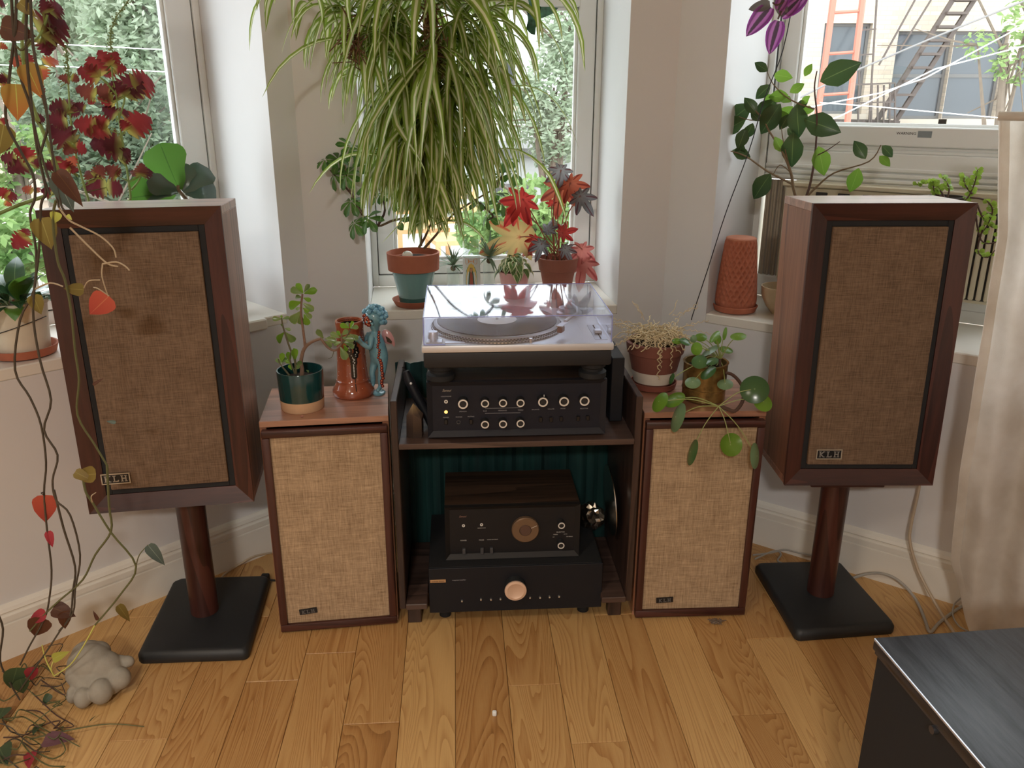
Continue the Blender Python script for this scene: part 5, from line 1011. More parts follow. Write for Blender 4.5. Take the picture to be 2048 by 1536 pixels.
cb2 = WL.at(.18, .20, ZL); colL = thing('coleus', 'burgundy coleus partly hidden by vines at the far left of the left window', 'plant', cb2, 0, 'coleus plants in the left window')
for t in (colR, colL): MB().lathe([(.048, 0), (.064, .10), (.068, .10), (.069, .125), (.062, .125), (.060, .108), (0, .106)], 32).build('pot', TERRA, t); soil(t, .060, .109)
for pts in (((260, 400), (260, 383), (247, 295), (238, 238), (232, 191), (225, 153), (222, 110)), ((176, 395), (169, 375), (153, 314), (142, 246), (137, 175), (136, 150)), ((233, 190), (212, 165), (200, 155)), ((262, 380), (275, 365), (282, 352)), ((245, 190), (249, 200), (238, 238))): stem(colR, [DcR(*p) for p in pts], .0034, .002, CSTEM)
stem(colR, [cb + V((0, 0, .105)), cb + V((.01, 0, .3)), DcR(260, 400)], .0045, .0034, CSTEM); stem(colR, [cb + V((-.01, 0, .105)), cb + V((-.02, 0, .3)), DcR(176, 395)], .0045, .0034, CSTEM)
for pts in (((118, 345), (90, 273), (63, 202), (46, 118), (52, 95), (80, 70), (95, 30)), ((46, 118), (44, 60), (50, 20)), ((118, 345), (125, 380))): stem(colL, [DcL(*p) for p in pts], .0048, .0026, CSTEM)
stem(colL, [cb2 + V((0, 0, .105)), cb2 + V((.02, -.02, .3)), DcL(125, 380)], .0055, .0048, CSTEM)
for root, pts in ((colR, ((222, 100), (221, 70), (232, 35), (262, -5))), (colR, ((137, 150), (134, 120), (131, 90)))):
    ps = smooth_path([DcR(*p) for p in pts], 7); m = MB()
    m.tube([p - V(root.location) for p in ps], .0016, 5)
    for p in ps:
        for k in range(5): m.sphere(p - V(root.location) + V((rp.gauss(0, .0035), rp.gauss(0, .003), rp.gauss(0, .003))), .0021, 6, 4)
    m.build('flower_spike', SPIKE, root)
LC = '300 250 500 130 0;300 250 470 270 0;310 260 430 370 0;360 90 300 0 0;360 90 470 30 0;330 180 480 160 0;300 280 370 410 0;200 470 60 440 3;330 470 430 420 3;300 480 320 600 3;210 480 190 370 1;730 570 560 500 1;730 560 650 400 1;810 480 710 370 1;810 480 850 370 1;830 500 750 560 1;830 500 930 500 1;910 710 820 600 0;910 700 1030 540 0;930 690 1030 690 0;980 640 1140 570 1;830 690 690 650 2;700 700 560 640 2;690 720 640 760 1;840 760 720 700 1;850 850 760 790 0;880 840 940 800 0;790 940 640 970 1;700 930 545 900 1;790 920 680 860 1;930 960 1105 835 1;930 950 890 880 1;950 950 1000 950 0;900 1080 665 1035 0;870 1110 750 1000 2;880 1150 950 1090 0;880 1180 960 1120 0;530 1060 370 910 0;530 1060 480 1120 2;530 1060 650 1110 1;520 1040 560 980 2;690 1330 620 1240 2;700 1300 760 1200 2;860 1290 790 1220 2;830 1280 880 1230 2;1020 1290 950 1240 2;1030 1280 1120 1240 0;1030 1290 1040 1190 2;780 1370 620 1370 0;780 1370 920 1380 0;500 780 350 800 0;500 800 600 830 0;480 830 500 700 2;520 560 590 590 2;510 590 440 560 2;490 880 350 870 0;250 870 340 860 0;120 1170 0 1150 0;200 1200 60 1240 0;240 1220 290 1160 0;180 1130 100 1090 1;230 1180 170 1070 1;490 1230 560 1140 3;500 1250 440 1180 1;500 1240 570 1240 1;400 1200 330 1230 0;420 1190 430 1130 1;240 1400 150 1370 3;260 1410 290 1360 3;380 1420 310 1390 0;400 1430 470 1420 0;60 1430 -20 1380 1;30 1450 130 1410 1;30 1480 90 1500 3;-10 600 90 600 3;-10 330 60 350 3;-20 20 50 30 0;60 560 -10 590 0;30 960 100 940 1;0 1050 90 1080 0;190 1720 100 1810 1;170 1730 200 1660 1;0 900 60 870 1;260 620 330 690 2;620 800 560 760 0'
for row in LC.split(';'):
    a, b, c_, d_, k = (int(x) for x in row.split()); right = a > 420
    root, DD = (colR, DcR) if right else (colL, DcL)
    q_ = z1(a, b); e_ = z1(c_, d_); e_ = (q_[0] + (e_[0] - q_[0]) * 1.02, q_[1] + (e_[1] - q_[1]) * 1.02); lp(root, CL[k], q_, e_, DD, .35, rp.uniform(.8, .98), .02); 
    s_ = z1(a, b); st_ = min(((248 + (s_[1] - 300) * .22, s_[1] + 12), (148 + (s_[1] - 300) * .2, s_[1] + 12)) if right else ((70 + (s_[1] - 220) * .36, s_[1] + 12),), key=lambda q: abs(q[0] - s_[0]))
    if abs(st_[0] - s_[0]) < 60 and 0 < s_[1] < 380: stem(root, [DD(*st_), DD(*s_)], .0013, .001, CSTEM, 'petiole', 1, 4)
# ------------------------------------------------------------ fiddle leaf fig
fg = WL.at(.74, .15, ZL); fig = thing('fiddle_leaf_fig', 'young fiddle leaf fig with one big upright leaf, rightmost in the left window', 'plant', fg)
MB().lathe([(.04, 0), (.052, .09), (.056, .09), (.057, .115), (.051, .115), (.05, .098), (0, .096)], 32).build('pot', TERRA, fig); soil(fig, .05, .099)
Dg = lambda u, v: WL.px(u, v, .14); stem(fig, [fg + V((0, 0, .095)), fg + V((0, 0, .25)), Dg(360, 384), Dg(358, 372)], .006, .0045, BRN)
FG = leafmat('fig_leaf', [(0, G((92, 134, 60))), (1, G((82, 128, 52)))], [(0, G((60, 96, 44)) + (1,)), (.05, G((80, 120, 50)) + (0,))], .45, .35); FGD = leafmat('fig_leaf_shiny', [(0, G((84, 104, 92))), (1, G((66, 88, 76)))], None, .1, .12, .8)
FID = [(0, .15), (.2, .5), (.4, .62), (.7, 1), (.88, .9), (.97, .5), (1, .1)]; g1, g2 = leaf_mesh('leaf', FG, FID, .46, 12, .3, .1, wave=.01), leaf_mesh('leaf', FGD, FID, .36, 10, .5, .2)
for b, t_, me in (((359, 380), (317, 289), g1), ((366, 384), (420, 330), g2), ((352, 384), (286, 378), g2), ((370, 386), (440, 376), g2), ((356, 384), (300, 362), g2), ((364, 380), (376, 326), g2), ((350, 386), (262, 392), g1)): lp(fig, me, b, t_, Dg, .3, 1, .02)
# ------------------------------------------------------------ cream pot with dark leaves
pc_ = V((-1.205, 1.965, ZL)); dl_ = thing('peace_lily', 'dark green leafy plant in a cream pot with a terracotta saucer on the left sill', 'plant', pc_)
MB().lathe([(.058, 0), (.072, .004), (.078, .024), (.074, .024), (.066, .008), (0, .008)], 40).build('saucer', TERRA, dl_)
MB().lathe([(.060, .009), (.069, .125), (.0725, .128), (.0725, .138), (.067, .138), (.064, .12), (0, .118)], 40).build('pot', mat('cream_glaze', s2l((220, 212, 192)), .5, var=.04, vscale=30), dl_); soil(dl_, .064, .121)
m = MB(); m.tube([(.0705 * cos(a / 12 * pi - pi), .0705 * sin(a / 12 * pi - pi), .075 - .022 * cos(a / 12 * pi)) for a in range(13)], .0011, 5); m.build('pot_wire', BLACK, dl_)
DLM = leafmat('dark_green_leaf', [(0, G((60, 92, 56))), (1, G((44, 76, 50)))], [(0, G((110, 140, 96)) + (1,)), (.08, G((60, 90, 50)) + (0,))], .15, .2, .7); DLB = leafmat('bright_green_leaf', [(0, G((104, 150, 60))), (1, G((96, 140, 56)))], None, .4, .35)
q1, q2 = leaf_mesh('leaf', DLM, OV, .2, 9, 1.1, .15), leaf_mesh('leaf', DLB, OV, .22, 9, .8, .15)
for i in range(34):
    a = rp.uniform(0, 2 * pi); el = rp.uniform(.15, 1.35); d = V((cos(a) * cos(el), sin(a) * cos(el), sin(el))); p = pc_ + V((cos(a) * .018, sin(a) * .018, .122)); put(dl_, q2 if i % 9 == 0 else q1, p + d * .02, d, V((0, 0, 1)), rp.uniform(.085, .13)); stem(dl_, [p, p + d * .022], .002, .0016, TWIG, 'stalk', 1, 4)
# ------------------------------------------------------------ trailing philodendron
vx = AY(44, -120, 1.50); phi = thing('trailing_philodendron', 'velvet leaved trailing vine hanging in front of the left speaker down to the floor', 'plant', (vx.x, vx.y, vx.z + .04)); vo = V(phi.location)
MB().lathe([(.05, .0), (.075, .12), (.08, .12), (.08, .135), (.072, .135), (.068, .11), (0, .108)], 32).build('hanging_pot', WHITEM, phi)
MB().tube([(0, 0, .11), (0, 0, CEIL - vo.z - .001)], .002, 5).build('hanger_cord', BLACK, phi)
VY = lambda v: 1.49 + .10 * max(0, v) / 1400
def Dv(u, v):
    p = AY(u, v, VY(v)); return p if p.z > .008 else AZ(u, v, .008)
VIN = mat('vine_stem', s2l((78, 70, 58)), .7, var=.2, vscale=40); VIG = mat('vine_stem_green', s2l((96, 98, 62)), .7); VIP = mat('vine_stem_pale', s2l((186, 168, 140)), .7); VIY = mat('vine_stem_yellow', s2l((206, 206, 110)), .7)
vines = ((VIN, ((20, -60), (28, 70), (40, 150), (60, 210), (75, 280), (95, 350), (112, 390), (118, 415))), (VIP, ((118, 415), (138, 440), (160, 452), (200, 472), (226, 496), (232, 515))), (VIP, ((140, 455), (185, 500), (215, 527), (236, 533))), (VIP, ((205, 528), (232, 524), (250, 532), (259, 541))),
         (VIN, ((35, -60), (30, 60), (18, 160), (12, 240), (40, 300), (66, 350), (70, 395), (60, 430), (72, 500), (68, 580), (40, 640), (30, 740), (60, 795), (82, 850), (92, 925), (88, 985), (94, 1060), (103, 1140), (98, 1200), (88, 1240), (60, 1290), (40, 1330))),
         (VIN, ((58, -60), (52, 80), (62, 200), (75, 300), (92, 380), (82, 410), (78, 500), (66, 620), (80, 720), (102, 800), (88, 860), (115, 910), (105, 960), (112, 1000), (140, 1030), (160, 1110), (150, 1180), (146, 1225), (120, 1262), (95, 1300), (40, 1380))),
         (VIG, ((112, 400), (106, 440), (115, 520), (130, 560), (142, 620), (150, 700), (158, 760), (155, 830), (190, 890), (215, 932))), (VIG, ((214, 930), (218, 1010), (222, 1062), (190, 1110), (165, 1160), (120, 1200), (90, 1228), (60, 1262))), (VIG, ((166, 958), (172, 985), (185, 1005), (222, 1065), (272, 1132), (240, 1190), (190, 1250))), (VIY, ((190, 1250), (165, 1295), (140, 1330), (108, 1352))), (VIY, ((108, 1352), (92, 1320), (84, 1290))), (VIN, ((108, 980), (127, 1056), (150, 1132), (146, 1180), (140, 1232), (118, 1262))), (VIN, ((-8, 1220), (6, 1258), (0, 1320), (18, 1362), (40, 1400))), (VIN, ((60, -60), (66, 90), (90, 200), (104, 300), (120, 400), (128, 420))), (VIP, ((70, 578), (100, 566), (126, 573))), (VIG, ((60, 80), (40, 100), (10, 60))), (VIN, ((85, 190), (96, 250), (80, 320), (100, 390))))
for m_, pts in vines: stem(phi, [Dv(*p) for p in pts], .0026 if m_ in (VIN, VIG) else .0019, .002 if m_ in (VIN, VIG) else .0014, m_, 'vine', 4, 5)
stem(phi, [vo + V((.05, 0, .125)), vo + V((.085, -.01, .12)), Dv(58, -60)], .0022, .0021, VIN, 'vine'); stem(phi, [vo + V((-.05, 0, .125)), vo + V((-.085, -.01, .12)), Dv(20, -60)], .0022, .0021, VIN, 'vine'); stem(phi, [vo + V((0, -.05, .125)), vo + V((0, -.088, .12)), Dv(35, -60)], .0022, .0021, VIN, 'vine')
def vm(nm, a, b, rib, tr=.4): return leaf_mesh('leaf', leafmat(nm, [(0, G(a)), (1, G(b))], [(0, G(rib) + (1,)), (.07, G(a) + (0,))], tr, .5), HEART, .40, 10, .3, .12)
v_or, v_br, v_ol, v_rd, v_gg, v_pi, v_ye, v_pu, v_dg = vm('vine_leaf_orange', (164, 130, 62), (176, 100, 54), (186, 190, 92), .5), vm('vine_leaf_brown', (96, 62, 46), (88, 54, 40), (120, 86, 50), .25), vm('vine_leaf_olive', (140, 122, 62), (124, 104, 54), (178, 164, 96)), vm('vine_leaf_red', (206, 96, 74), (190, 78, 66), (222, 140, 100)), vm('vine_leaf_silver', (92, 106, 98), (78, 92, 88), (170, 184, 170), .15), vm('vine_leaf_pink', (190, 74, 84), (176, 60, 76), (206, 110, 110)), vm('vine_leaf_yellow', (206, 206, 96), (196, 196, 90), (222, 222, 130)), vm('vine_leaf_purple', (120, 84, 92), (104, 70, 80), (140, 100, 106), .2), vm('vine_leaf_green', (72, 92, 62), (60, 80, 56), (104, 122, 84), .2)
for b, t_, me, wd in (((31, 168), (38, 246), v_or, .95), ((2, 52), (70, 72), v_br, .95), ((38, 4), (72, 34), v_ol, .8), ((52, 128), (84, 200), v_or, .8), ((8, 250), (-6, 315), v_ol, .9), ((113, 352), (148, 428), v_gg, .65), ((112, 342), (168, 414), v_br, .55), ((82, 436), (104, 502), v_ol, .9), ((113, 424), (108, 448), v_ye, 1.1), ((134, 430), (144, 440), v_ye, .8), ((218, 592), (174, 634), v_rd, .9), ((168, 580), (122, 576), v_ol, .7), ((66, 590), (84, 632), v_ol, .8), ((192, 948), (144, 952), v_ol, .8), ((150, 944), (186, 962), v_ol, .7), ((90, 990), (90, 1052), v_rd, .8), ((96, 1062), (106, 1098), v_pi, .5), ((296, 1090), (331, 1133), v_gg, .55), ((236, 1210), (262, 1246), v_ol, .5), ((106, 1216), (152, 1232), v_br, .9), ((128, 1222), (132, 1262), v_br, .7), ((92, 1226), (50, 1246), v_pi, .6), ((84, 1236), (66, 1280), v_br, .9), ((62, 1334), (64, 1366), v_pi, .7), ((105, 1318), (136, 1304), v_ye, .6), ((88, 1486), (150, 1484), v_purple if False else v_pu, .8), ((64, 1508), (58, 1545), v_pi, .6), ((34, 1335), (20, 1385), v_dg, .8), ((100, 1388), (84, 1412), v_dg, .8), ((84, 1452), (66, 1478), v_dg, .8), ((10, 1420), (-4, 1450), v_dg, .9), ((0, 1500), (14, 1536), v_dg, .9), ((196, 1240), (186, 1222), v_br, .4), ((186, 770), (206, 756), v_br, .35), ((232, 845), (210, 842), v_gg, .4), ((40, 1358), (48, 1392), v_dg, .8), ((180, 1448), (194, 1440), v_dg, .4)):
    p0, p1 = Dv(*b), Dv(*t_); fl = p0.z < .02
    if fl: d = p1 - p0; d.z = .01; put(phi, me, p0 + V((0, 0, .006)), d, V((rp.gauss(0, .2), rp.gauss(0, .2), 1)), d.length, wd)
    else: lp(phi, me, b, t_, Dv, .2, wd, .008)
# petioles and the heap of stems on the floor
for b, t_, m_ in (((205, 528), (216, 592), VIP), ((188, 575), (218, 592), VIP), ((200, 560), (168, 576), VIP), ((272, 1132), (296, 1090), VIG), ((108, 1352), (108, 1320), VIY), ((88, 985), (90, 992), VIN), ((185, 1005), (192, 985), VIP)): stem(phi, [Dv(*b), (Dv(*b) + Dv(*t_)) / 2 + V((0, -.01, .008)), Dv(*t_)], .0014, .001, m_, 'petiole')
for i in range(26):
    pts = []; u, v = rp.uniform(-20, 90), rp.uniform(1330, 1530); a = rp.uniform(-.8, .8)
    for k in range(5): p = AZ(u, v, .006 + .035 * rp.random() * (1 if 0 < k < 4 else .2)); pts.append(p); u += rp.uniform(10, 42) * cos(a) * (1 if u < 120 else -1); v += rp.uniform(-26, 26)
    stem(phi, pts, .0017, .0012, (VIN, VIG, VIG, DKTW)[i % 4], 'vine', 4, 4)
stem(phi, [AZ(60, 1478, .01), AZ(150, 1458, .02), AZ(220, 1448, .012), AZ(288, 1453, .006)], .0018, .001, VIG, 'vine')
# ================================================================== THINGS ON THE FLOOR SPEAKERS, SILL AND FLOOR
ZS = .5974
def pzy(u, v, y): return AY(u, v, y).z
# ------------------------------------------------------------ jade plant
jy = 1.972; jc = V((AY(603, 780, jy).x, jy, ZS)); jd = thing('jade_plant', 'jade plant in a dark green and cream cylinder pot on the left floor speaker', 'plant', jc)
jr = .0575; jh = pzy(603, 738, jy) - ZS
MB().lathe([(jr * .90, 0), (jr * .93, .003), (jr * .955, jh * .27)], 44).build('pot_base', mat('bare_clay', s2l((206, 170, 134)), .75, var=.05, vscale=60), jd)
MB().lathe([(jr * .955, jh * .27), (jr, jh - .002), (jr * .985, jh), (jr * .94, jh), (jr * .92, jh - .03), (0, jh - .031)], 44, caps=False).build('pot', mat('bottle_green_glaze', s2l((22, 62, 62)), .12, coat=.6), jd)
soil(jd, jr * .92, jh - .022)
Dj = lambda u, v: AY(u, v, jy); zj = lambda u, v: (500 + u / 4.8, 540 + v / 4.8)
JST = mat('jade_bark', s2l((126, 100, 84)), .7, var=.15, vscale=90); JSG = mat('jade_green_stem', s2l((96, 92, 66)), .6)
for pts, r0, r1, m_ in ((((604, 752), (604, 738), (602, 723), (608, 698), (623, 684), (642, 677)), .0056, .0036, JST), (((610, 697), (610, 690), (607, 665), (602, 623), (605, 588)), .0040, .0024, JST), (((592, 748), (590, 722), (579, 694), (567, 657), (563, 636)), .0032, .0018, JSG), (((642, 677), (655, 694), (668, 701), (676, 696), (683, 686), (683, 668)), .0034, .0024, JST), (((578, 750), (570, 740), (560, 728)), .0028, .0018, JSG), (((683, 688), (692, 676), (700, 660)), .0024, .0018, JSG), (((668, 700), (664, 714), (656, 717)), .001, .0006, JSG), (((560, 728), (556, 718)), .002, .0014, JSG), (((590, 748), (580, 720), (582, 704)), .0022, .0016, JSG)):
    stem(jd, [Dj(*p) for p in pts], r0, r1, m_, n=8)
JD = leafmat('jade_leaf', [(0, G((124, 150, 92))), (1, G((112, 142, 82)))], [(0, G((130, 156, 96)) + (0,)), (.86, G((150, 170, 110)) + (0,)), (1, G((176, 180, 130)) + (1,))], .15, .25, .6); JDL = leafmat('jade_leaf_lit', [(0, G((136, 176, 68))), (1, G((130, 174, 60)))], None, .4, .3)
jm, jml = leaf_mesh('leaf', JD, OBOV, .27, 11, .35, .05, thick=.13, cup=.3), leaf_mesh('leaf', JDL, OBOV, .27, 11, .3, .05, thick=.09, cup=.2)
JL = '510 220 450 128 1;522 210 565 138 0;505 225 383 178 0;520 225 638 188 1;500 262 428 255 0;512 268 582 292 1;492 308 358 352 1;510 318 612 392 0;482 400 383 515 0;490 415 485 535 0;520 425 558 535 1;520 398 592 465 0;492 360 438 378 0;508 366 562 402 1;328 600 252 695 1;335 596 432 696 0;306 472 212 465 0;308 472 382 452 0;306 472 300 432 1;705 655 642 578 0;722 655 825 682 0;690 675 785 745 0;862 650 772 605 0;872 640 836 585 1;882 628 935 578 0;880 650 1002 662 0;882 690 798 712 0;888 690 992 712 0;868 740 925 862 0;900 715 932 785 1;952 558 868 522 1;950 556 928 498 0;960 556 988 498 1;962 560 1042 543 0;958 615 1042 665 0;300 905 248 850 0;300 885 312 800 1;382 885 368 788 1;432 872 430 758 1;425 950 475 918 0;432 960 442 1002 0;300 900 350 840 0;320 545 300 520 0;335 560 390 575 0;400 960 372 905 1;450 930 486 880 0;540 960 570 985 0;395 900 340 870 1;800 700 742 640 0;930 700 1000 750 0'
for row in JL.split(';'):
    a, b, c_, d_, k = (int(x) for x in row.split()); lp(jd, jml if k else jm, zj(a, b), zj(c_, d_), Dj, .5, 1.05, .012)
# ------------------------------------------------------------ cherub vase
vy = 2.075; vc = V((AY(706, 760, vy).x, vy, ZS)); cv = thing('cherub_vase', 'brown ceramic trunk vase with a winged turquoise cherub leaning on it', 'vase', vc)
vh = pzy(694, 640, vy) - ZS
BRG = mat('brown_glaze', s2l((150, 80, 54)), .14, coat=.5, var=.12, vscale=40); BKG = mat('black_glaze', (.012, .012, .014), .15); DOTW = mat('white_dots', s2l((226, 230, 226)), .3); DOTO = mat('orange_dots', s2l((220, 130, 84)), .3); DOTR = mat('maroon_glaze', s2l((116, 40, 36)), .25)
VP = [(.052, 0), (.055, .004), (.055, .014), (.050, .022), (.0445, .034), (.0425, .038), (.0435, .042), (.0405, .046), (.038, .10), (.0355, vh - .02), (.037, vh - .006), (.036, vh), (.031, vh), (.0295, vh - .01)]
MB().lathe(VP, 44, caps=False).build('vase_body', BRG, cv); MB().lathe([(.0300, vh - .006), (.029, vh - .07), (0, vh - .072)], 36, caps=False).build('vase_inside', BKG, cv)
def vr(z): return interp([(b, a) for a, b in VP[:12]], z)
m1, m2 = MB(), MB()
a0 = atan2(EYE.y - vc.y, EYE.x - vc.x)
for i in range(44):
    f_ = i / 43; z = vh * .80 - f_ * (vh * .80 - .060); wd = .34 * sin(pi * min(1, f_ * 1.25 + .12)) * (1 if f_ < .75 else .5); a = a0 + .10 + rp.uniform(-wd, wd) * .9; rr_ = vr(z)
    T0 = MX.Translation((rr_ * cos(a), rr_ * sin(a), z)) @ V((cos(a), sin(a), 0)).to_track_quat('Z', 'Y').to_matrix().to_4x4()
    m1.lathe([(.0082, -.0022), (.0074, .0003), (0, .0008)], 10, T=T0); m2.sphere((rr_ * cos(a) * 1.02, rr_ * sin(a) * 1.02, z), rp.uniform(.0010, .0020), 6, 4)
m1.tube([((vr(z) + .0002) * cos(a0 + .14), (vr(z) + .0002) * sin(a0 + .14), z) for z in (.075, .06, .05, .045, .038, .03, .022)], .0012, 5)
m1.build('painted_streak', BKG, cv); m2.build('painted_dots', DOTW, cv)
m3 = MB()
for i in range(46): a, z = a0 + rp.uniform(-1.4, 1.4), rp.uniform(.01, vh - .02); m3.sphere((vr(z) * cos(a), vr(z) * sin(a), z), .0008, 5, 4)
m3.build('glaze_specks', DOTW, cv)
# the cherub: one continuous skinned body
Dk = lambda u, v, dy=0: AY(u, v, vy + dy) - vc
J = {'pelvis': (Dk(760, 714, .004), .0190), 'belly': (Dk(757, 701, .0), .0215), 'chest': (Dk(751, 677, .0), .0195), 'neck': (Dk(751, 662, -.002), .0100), 'head0': (Dk(749, 653, -.004), .0140), 'head1': (Dk(749, 634, -.005), .0310), 'head2': (Dk(750, 619, -.003), .0270),
     'hipA': (Dk(765, 724, -.008), .0155), 'kneeA': (Dk(764, 744, -.016), .0105), 'calfA': (Dk(761, 757, -.012), .0088), 'ankA': (Dk(761, 774, -.008), .0060), 'toeA': (Dk(754, 783, -.026), .0058),
     'hipB': (Dk(750, 724, .008), .0140), 'kneeB': (Dk(744, 743, .004), .0085), 'calfB': (Dk(746, 756, .008), .0080), 'ankB': (Dk(746, 770, .010), .0058), 'toeB': (Dk(738, 776, -.004), .0055),
     'shA': (Dk(744, 670, -.014), .0080), 'elA': (Dk(739, 697, -.028), .0088), 'wrA': (Dk(724, 687, -.034), .0066), 'haA': (Dk(717, 680, -.034), .0056),
     'shB': (Dk(737, 668, .010), .0080), 'elB': (Dk(730, 682, .012), .0062), 'haB': (Dk(724, 674, .010), .0052)}
E_ = [('pelvis', 'belly'), ('belly', 'chest'), ('chest', 'neck'), ('neck', 'head0'), ('head0', 'head1'), ('head1', 'head2'), ('pelvis', 'hipA'), ('hipA', 'kneeA'), ('kneeA', 'calfA'), ('calfA', 'ankA'), ('ankA', 'toeA'), ('pelvis', 'hipB'), ('hipB', 'kneeB'), ('kneeB', 'calfB'), ('calfB', 'ankB'), ('ankB', 'toeB'), ('chest', 'shA'), ('shA', 'elA'), ('elA', 'wrA'), ('wrA', 'haA'), ('chest', 'shB'), ('shB', 'elB'), ('elB', 'haB')]
for i, (du, dv) in enumerate(((-4, -3), (-5, 0), (-4, 3), (-2, -6), (2, -5))):
    J['f%d' % i] = (Dk(716 + du * 1.6, 679 + dv * 1.5, -.036), .0022); E_.append(('haA', 'f%d' % i))
def skinned(name, J, E_, m_, parent, root, sub=2):
    ks = list(J); me = bpy.data.meshes.new(name); me.from_pydata([J[k][0] for k in ks], [(ks.index(a), ks.index(b)) for a, b in E_], []); o = bpy.data.objects.new(name, me); COL.objects.link(o)
    sk = o.modifiers.new('skin', 'SKIN'); sk.use_smooth_shade = True
    lay = me.skin_vertices[0] if me.skin_vertices else None
    if lay is None:
        bm = bmesh.new(); bm.from_mesh(me); bm.verts.layers.skin.verify(); bm.to_mesh(me); bm.free(); lay = me.skin_vertices[0]
    for i, k in enumerate(ks): lay.data[i].radius = (J[k][1],) * 2; lay.data[i].use_root = (k == root)
    s_ = o.modifiers.new('sub', 'SUBSURF'); s_.levels = sub; s_.render_levels = sub
    me2 = bpy.data.meshes.new_from_object(o.evaluated_get(bpy.context.evaluated_depsgraph_get())); bpy.data.objects.remove(o)
    me2.materials.clear(); me2.materials.append(m_)
    for p in me2.polygons: p.use_smooth = True
    return link(name, me2, parent)
TURQ = mat('turquoise_glaze', s2l((112, 160, 176)), .16, coat=.5, var=.14, vscale=50)
cher = skinned('cherub', J, E_, TURQ, cv, 'pelvis')
hc = J['head1'][0]; TOC = (EYE - vc - hc).normalized(); LFT = V((-.55, -.82, -.14)).normalized()       # the face looks left towards the vase
UPH = V((0, 0, 1)); SID = LFT.cross(UPH).normalized(); hr = .0290
def onhead(f, s, u): return hc + (LFT * f + SID * s + UPH * u).normalized() * hr
hair = MB()
for i in range(110):
    d = V((rp.gauss(0, 1), rp.gauss(0, 1), rp.gauss(.25, 1))).normalized()
    if d.dot(LFT) > .45 and d.z < .62: continue
    if d.z < -.55: continue
    hair.sphere(hc + d * (hr + .0005), rp.uniform(.0048, .0072), 8, 6)
hair.build('curls', mat('turquoise_hair', s2l((104, 156, 178)), .18, coat=.4), cher)
face = MB(); [face.sphere(onhead(.9, s, u) , .0042, 8, 6) for s, u in ((-.5, -.28), (.5, -.28))]; face.sphere(onhead(1, 0, -.12), .0036, 8, 6); face.build('cheeks_and_nose', TURQ, cher)
ear = MB(); ear.sphere(hc + SID * hr * 1.0 + UPH * -.002, .0042, 8, 6, sc=(.6, .6, 1)); ear.sphere(hc - SID * hr * 1.0 + UPH * -.002, .0042, 8, 6, sc=(.6, .6, 1)); ear.build('ears', TURQ, cher)
for s in (-.42, .42):
    ey = MB().sphere(onhead(.92, s, .02), .0042, 10, 8).build('eye', BKG, cher); q = onhead(.92, s, .02) + (LFT + SID * s).normalized() * .003
    MB().sphere(q, .0022, 8, 6).build('eye', mat('eye_white', (.85, .85, .8), .3), cher)
MB().tube([onhead(.9, -.22, -.5), onhead(.95, 0, -.56), onhead(.9, .22, -.5)], .0012, 5).build('mouth', BKG, cher)
dots, dark = MB(), MB()
def spot(p, n, r, k=True): 
    dark.sphere(p, r, 8, 6, sc=(1, .6, 1)); 
    if k: dots.sphere(p + (EYE - vc - p).normalized() * r * .55, r * .42, 6, 4)
for i in range(38):
    f_, s, u = 1, rp.uniform(-.25, .85), rp.uniform(-.7, .5)
    spot(onhead(f_, s * 1.0, u) - (onhead(f_, s, u) - hc) * .05, None, .0046)
for i in range(22):
    t_ = i / 21; u = interp([(0, 757), (.3, 757), (.5, 757), (.6, 763), (1, 765)], t_); v = 664 + t_ * 108; yo = interp([(0, -.012), (.2, -.0165), (.45, -.0185), (.6, -.020), (.8, -.024), (1, -.015)], t_)
    spot(Dk(u + rp.gauss(0, 1), v, yo - .004), None, .0046 if t_ > .5 else .0038)
dark.build('maroon_patches', DOTR, cher, kind='stuff'); dots.build('orange_dots', DOTO, cher, kind='stuff')
PINK = mat('pink_glaze_wing', s2l((196, 146, 146)), .2, coat=.4)
def wing(pts, y0):
    m = MB(); c0 = [Dk(u, v, y0) for u, v in pts]; n = len(c0); ce = sum(c0, V()) / n; nv = V((.25, -1, 0)).normalized() * .006
    m.add([p + nv * .25 for p in c0] + [ce + (p - ce) * .6 + nv for p in c0] + [ce + nv * 1.15] + [p - nv * .4 for p in c0], [(i, (i + 1) % n, n + (i + 1) % n, n + i) for i in range(n)] + [(n + i, n + (i + 1) % n, 2 * n) for i in range(n)] + [((i + 1) % n, i, 2 * n + 1 + i, 2 * n + 1 + (i + 1) % n) for i in range(n)] + [[2 * n + 1 + i for i in range(n)][::-1]], smooth=True)
    return m.build('wing', PINK, cv)
wg = wing(((764, 664), (767, 660), (773, 659), (781, 664), (787, 674), (790, 688), (788, 694), (784, 688), (776, 688), (768, 684), (764, 676)), .014)
MB().add([Dk(u, v, .005) for u, v in ((771, 672), (779, 677), (784, 683), (783, 687), (774, 684))] + [Dk(u, v, .010) for u, v in ((771, 672), (779, 677), (784, 683), (783, 687), (774, 684))], [(0, 1, 2, 3, 4), (9, 8, 7, 6, 5)] + [(i, 5 + i, 5 + (i + 1) % 5, (i + 1) % 5) for i in range(5)]).build('wing_patch', BKG, wg)
bs = MB().lathe([(.016, 0), (.017, .004), (.014, .007), (0, .008)], 24, T=MX.Translation((Dk(758, 784).x, Dk(758, 784).y, 0)), squash=1.3).build('cherub_base', TURQ, cv)
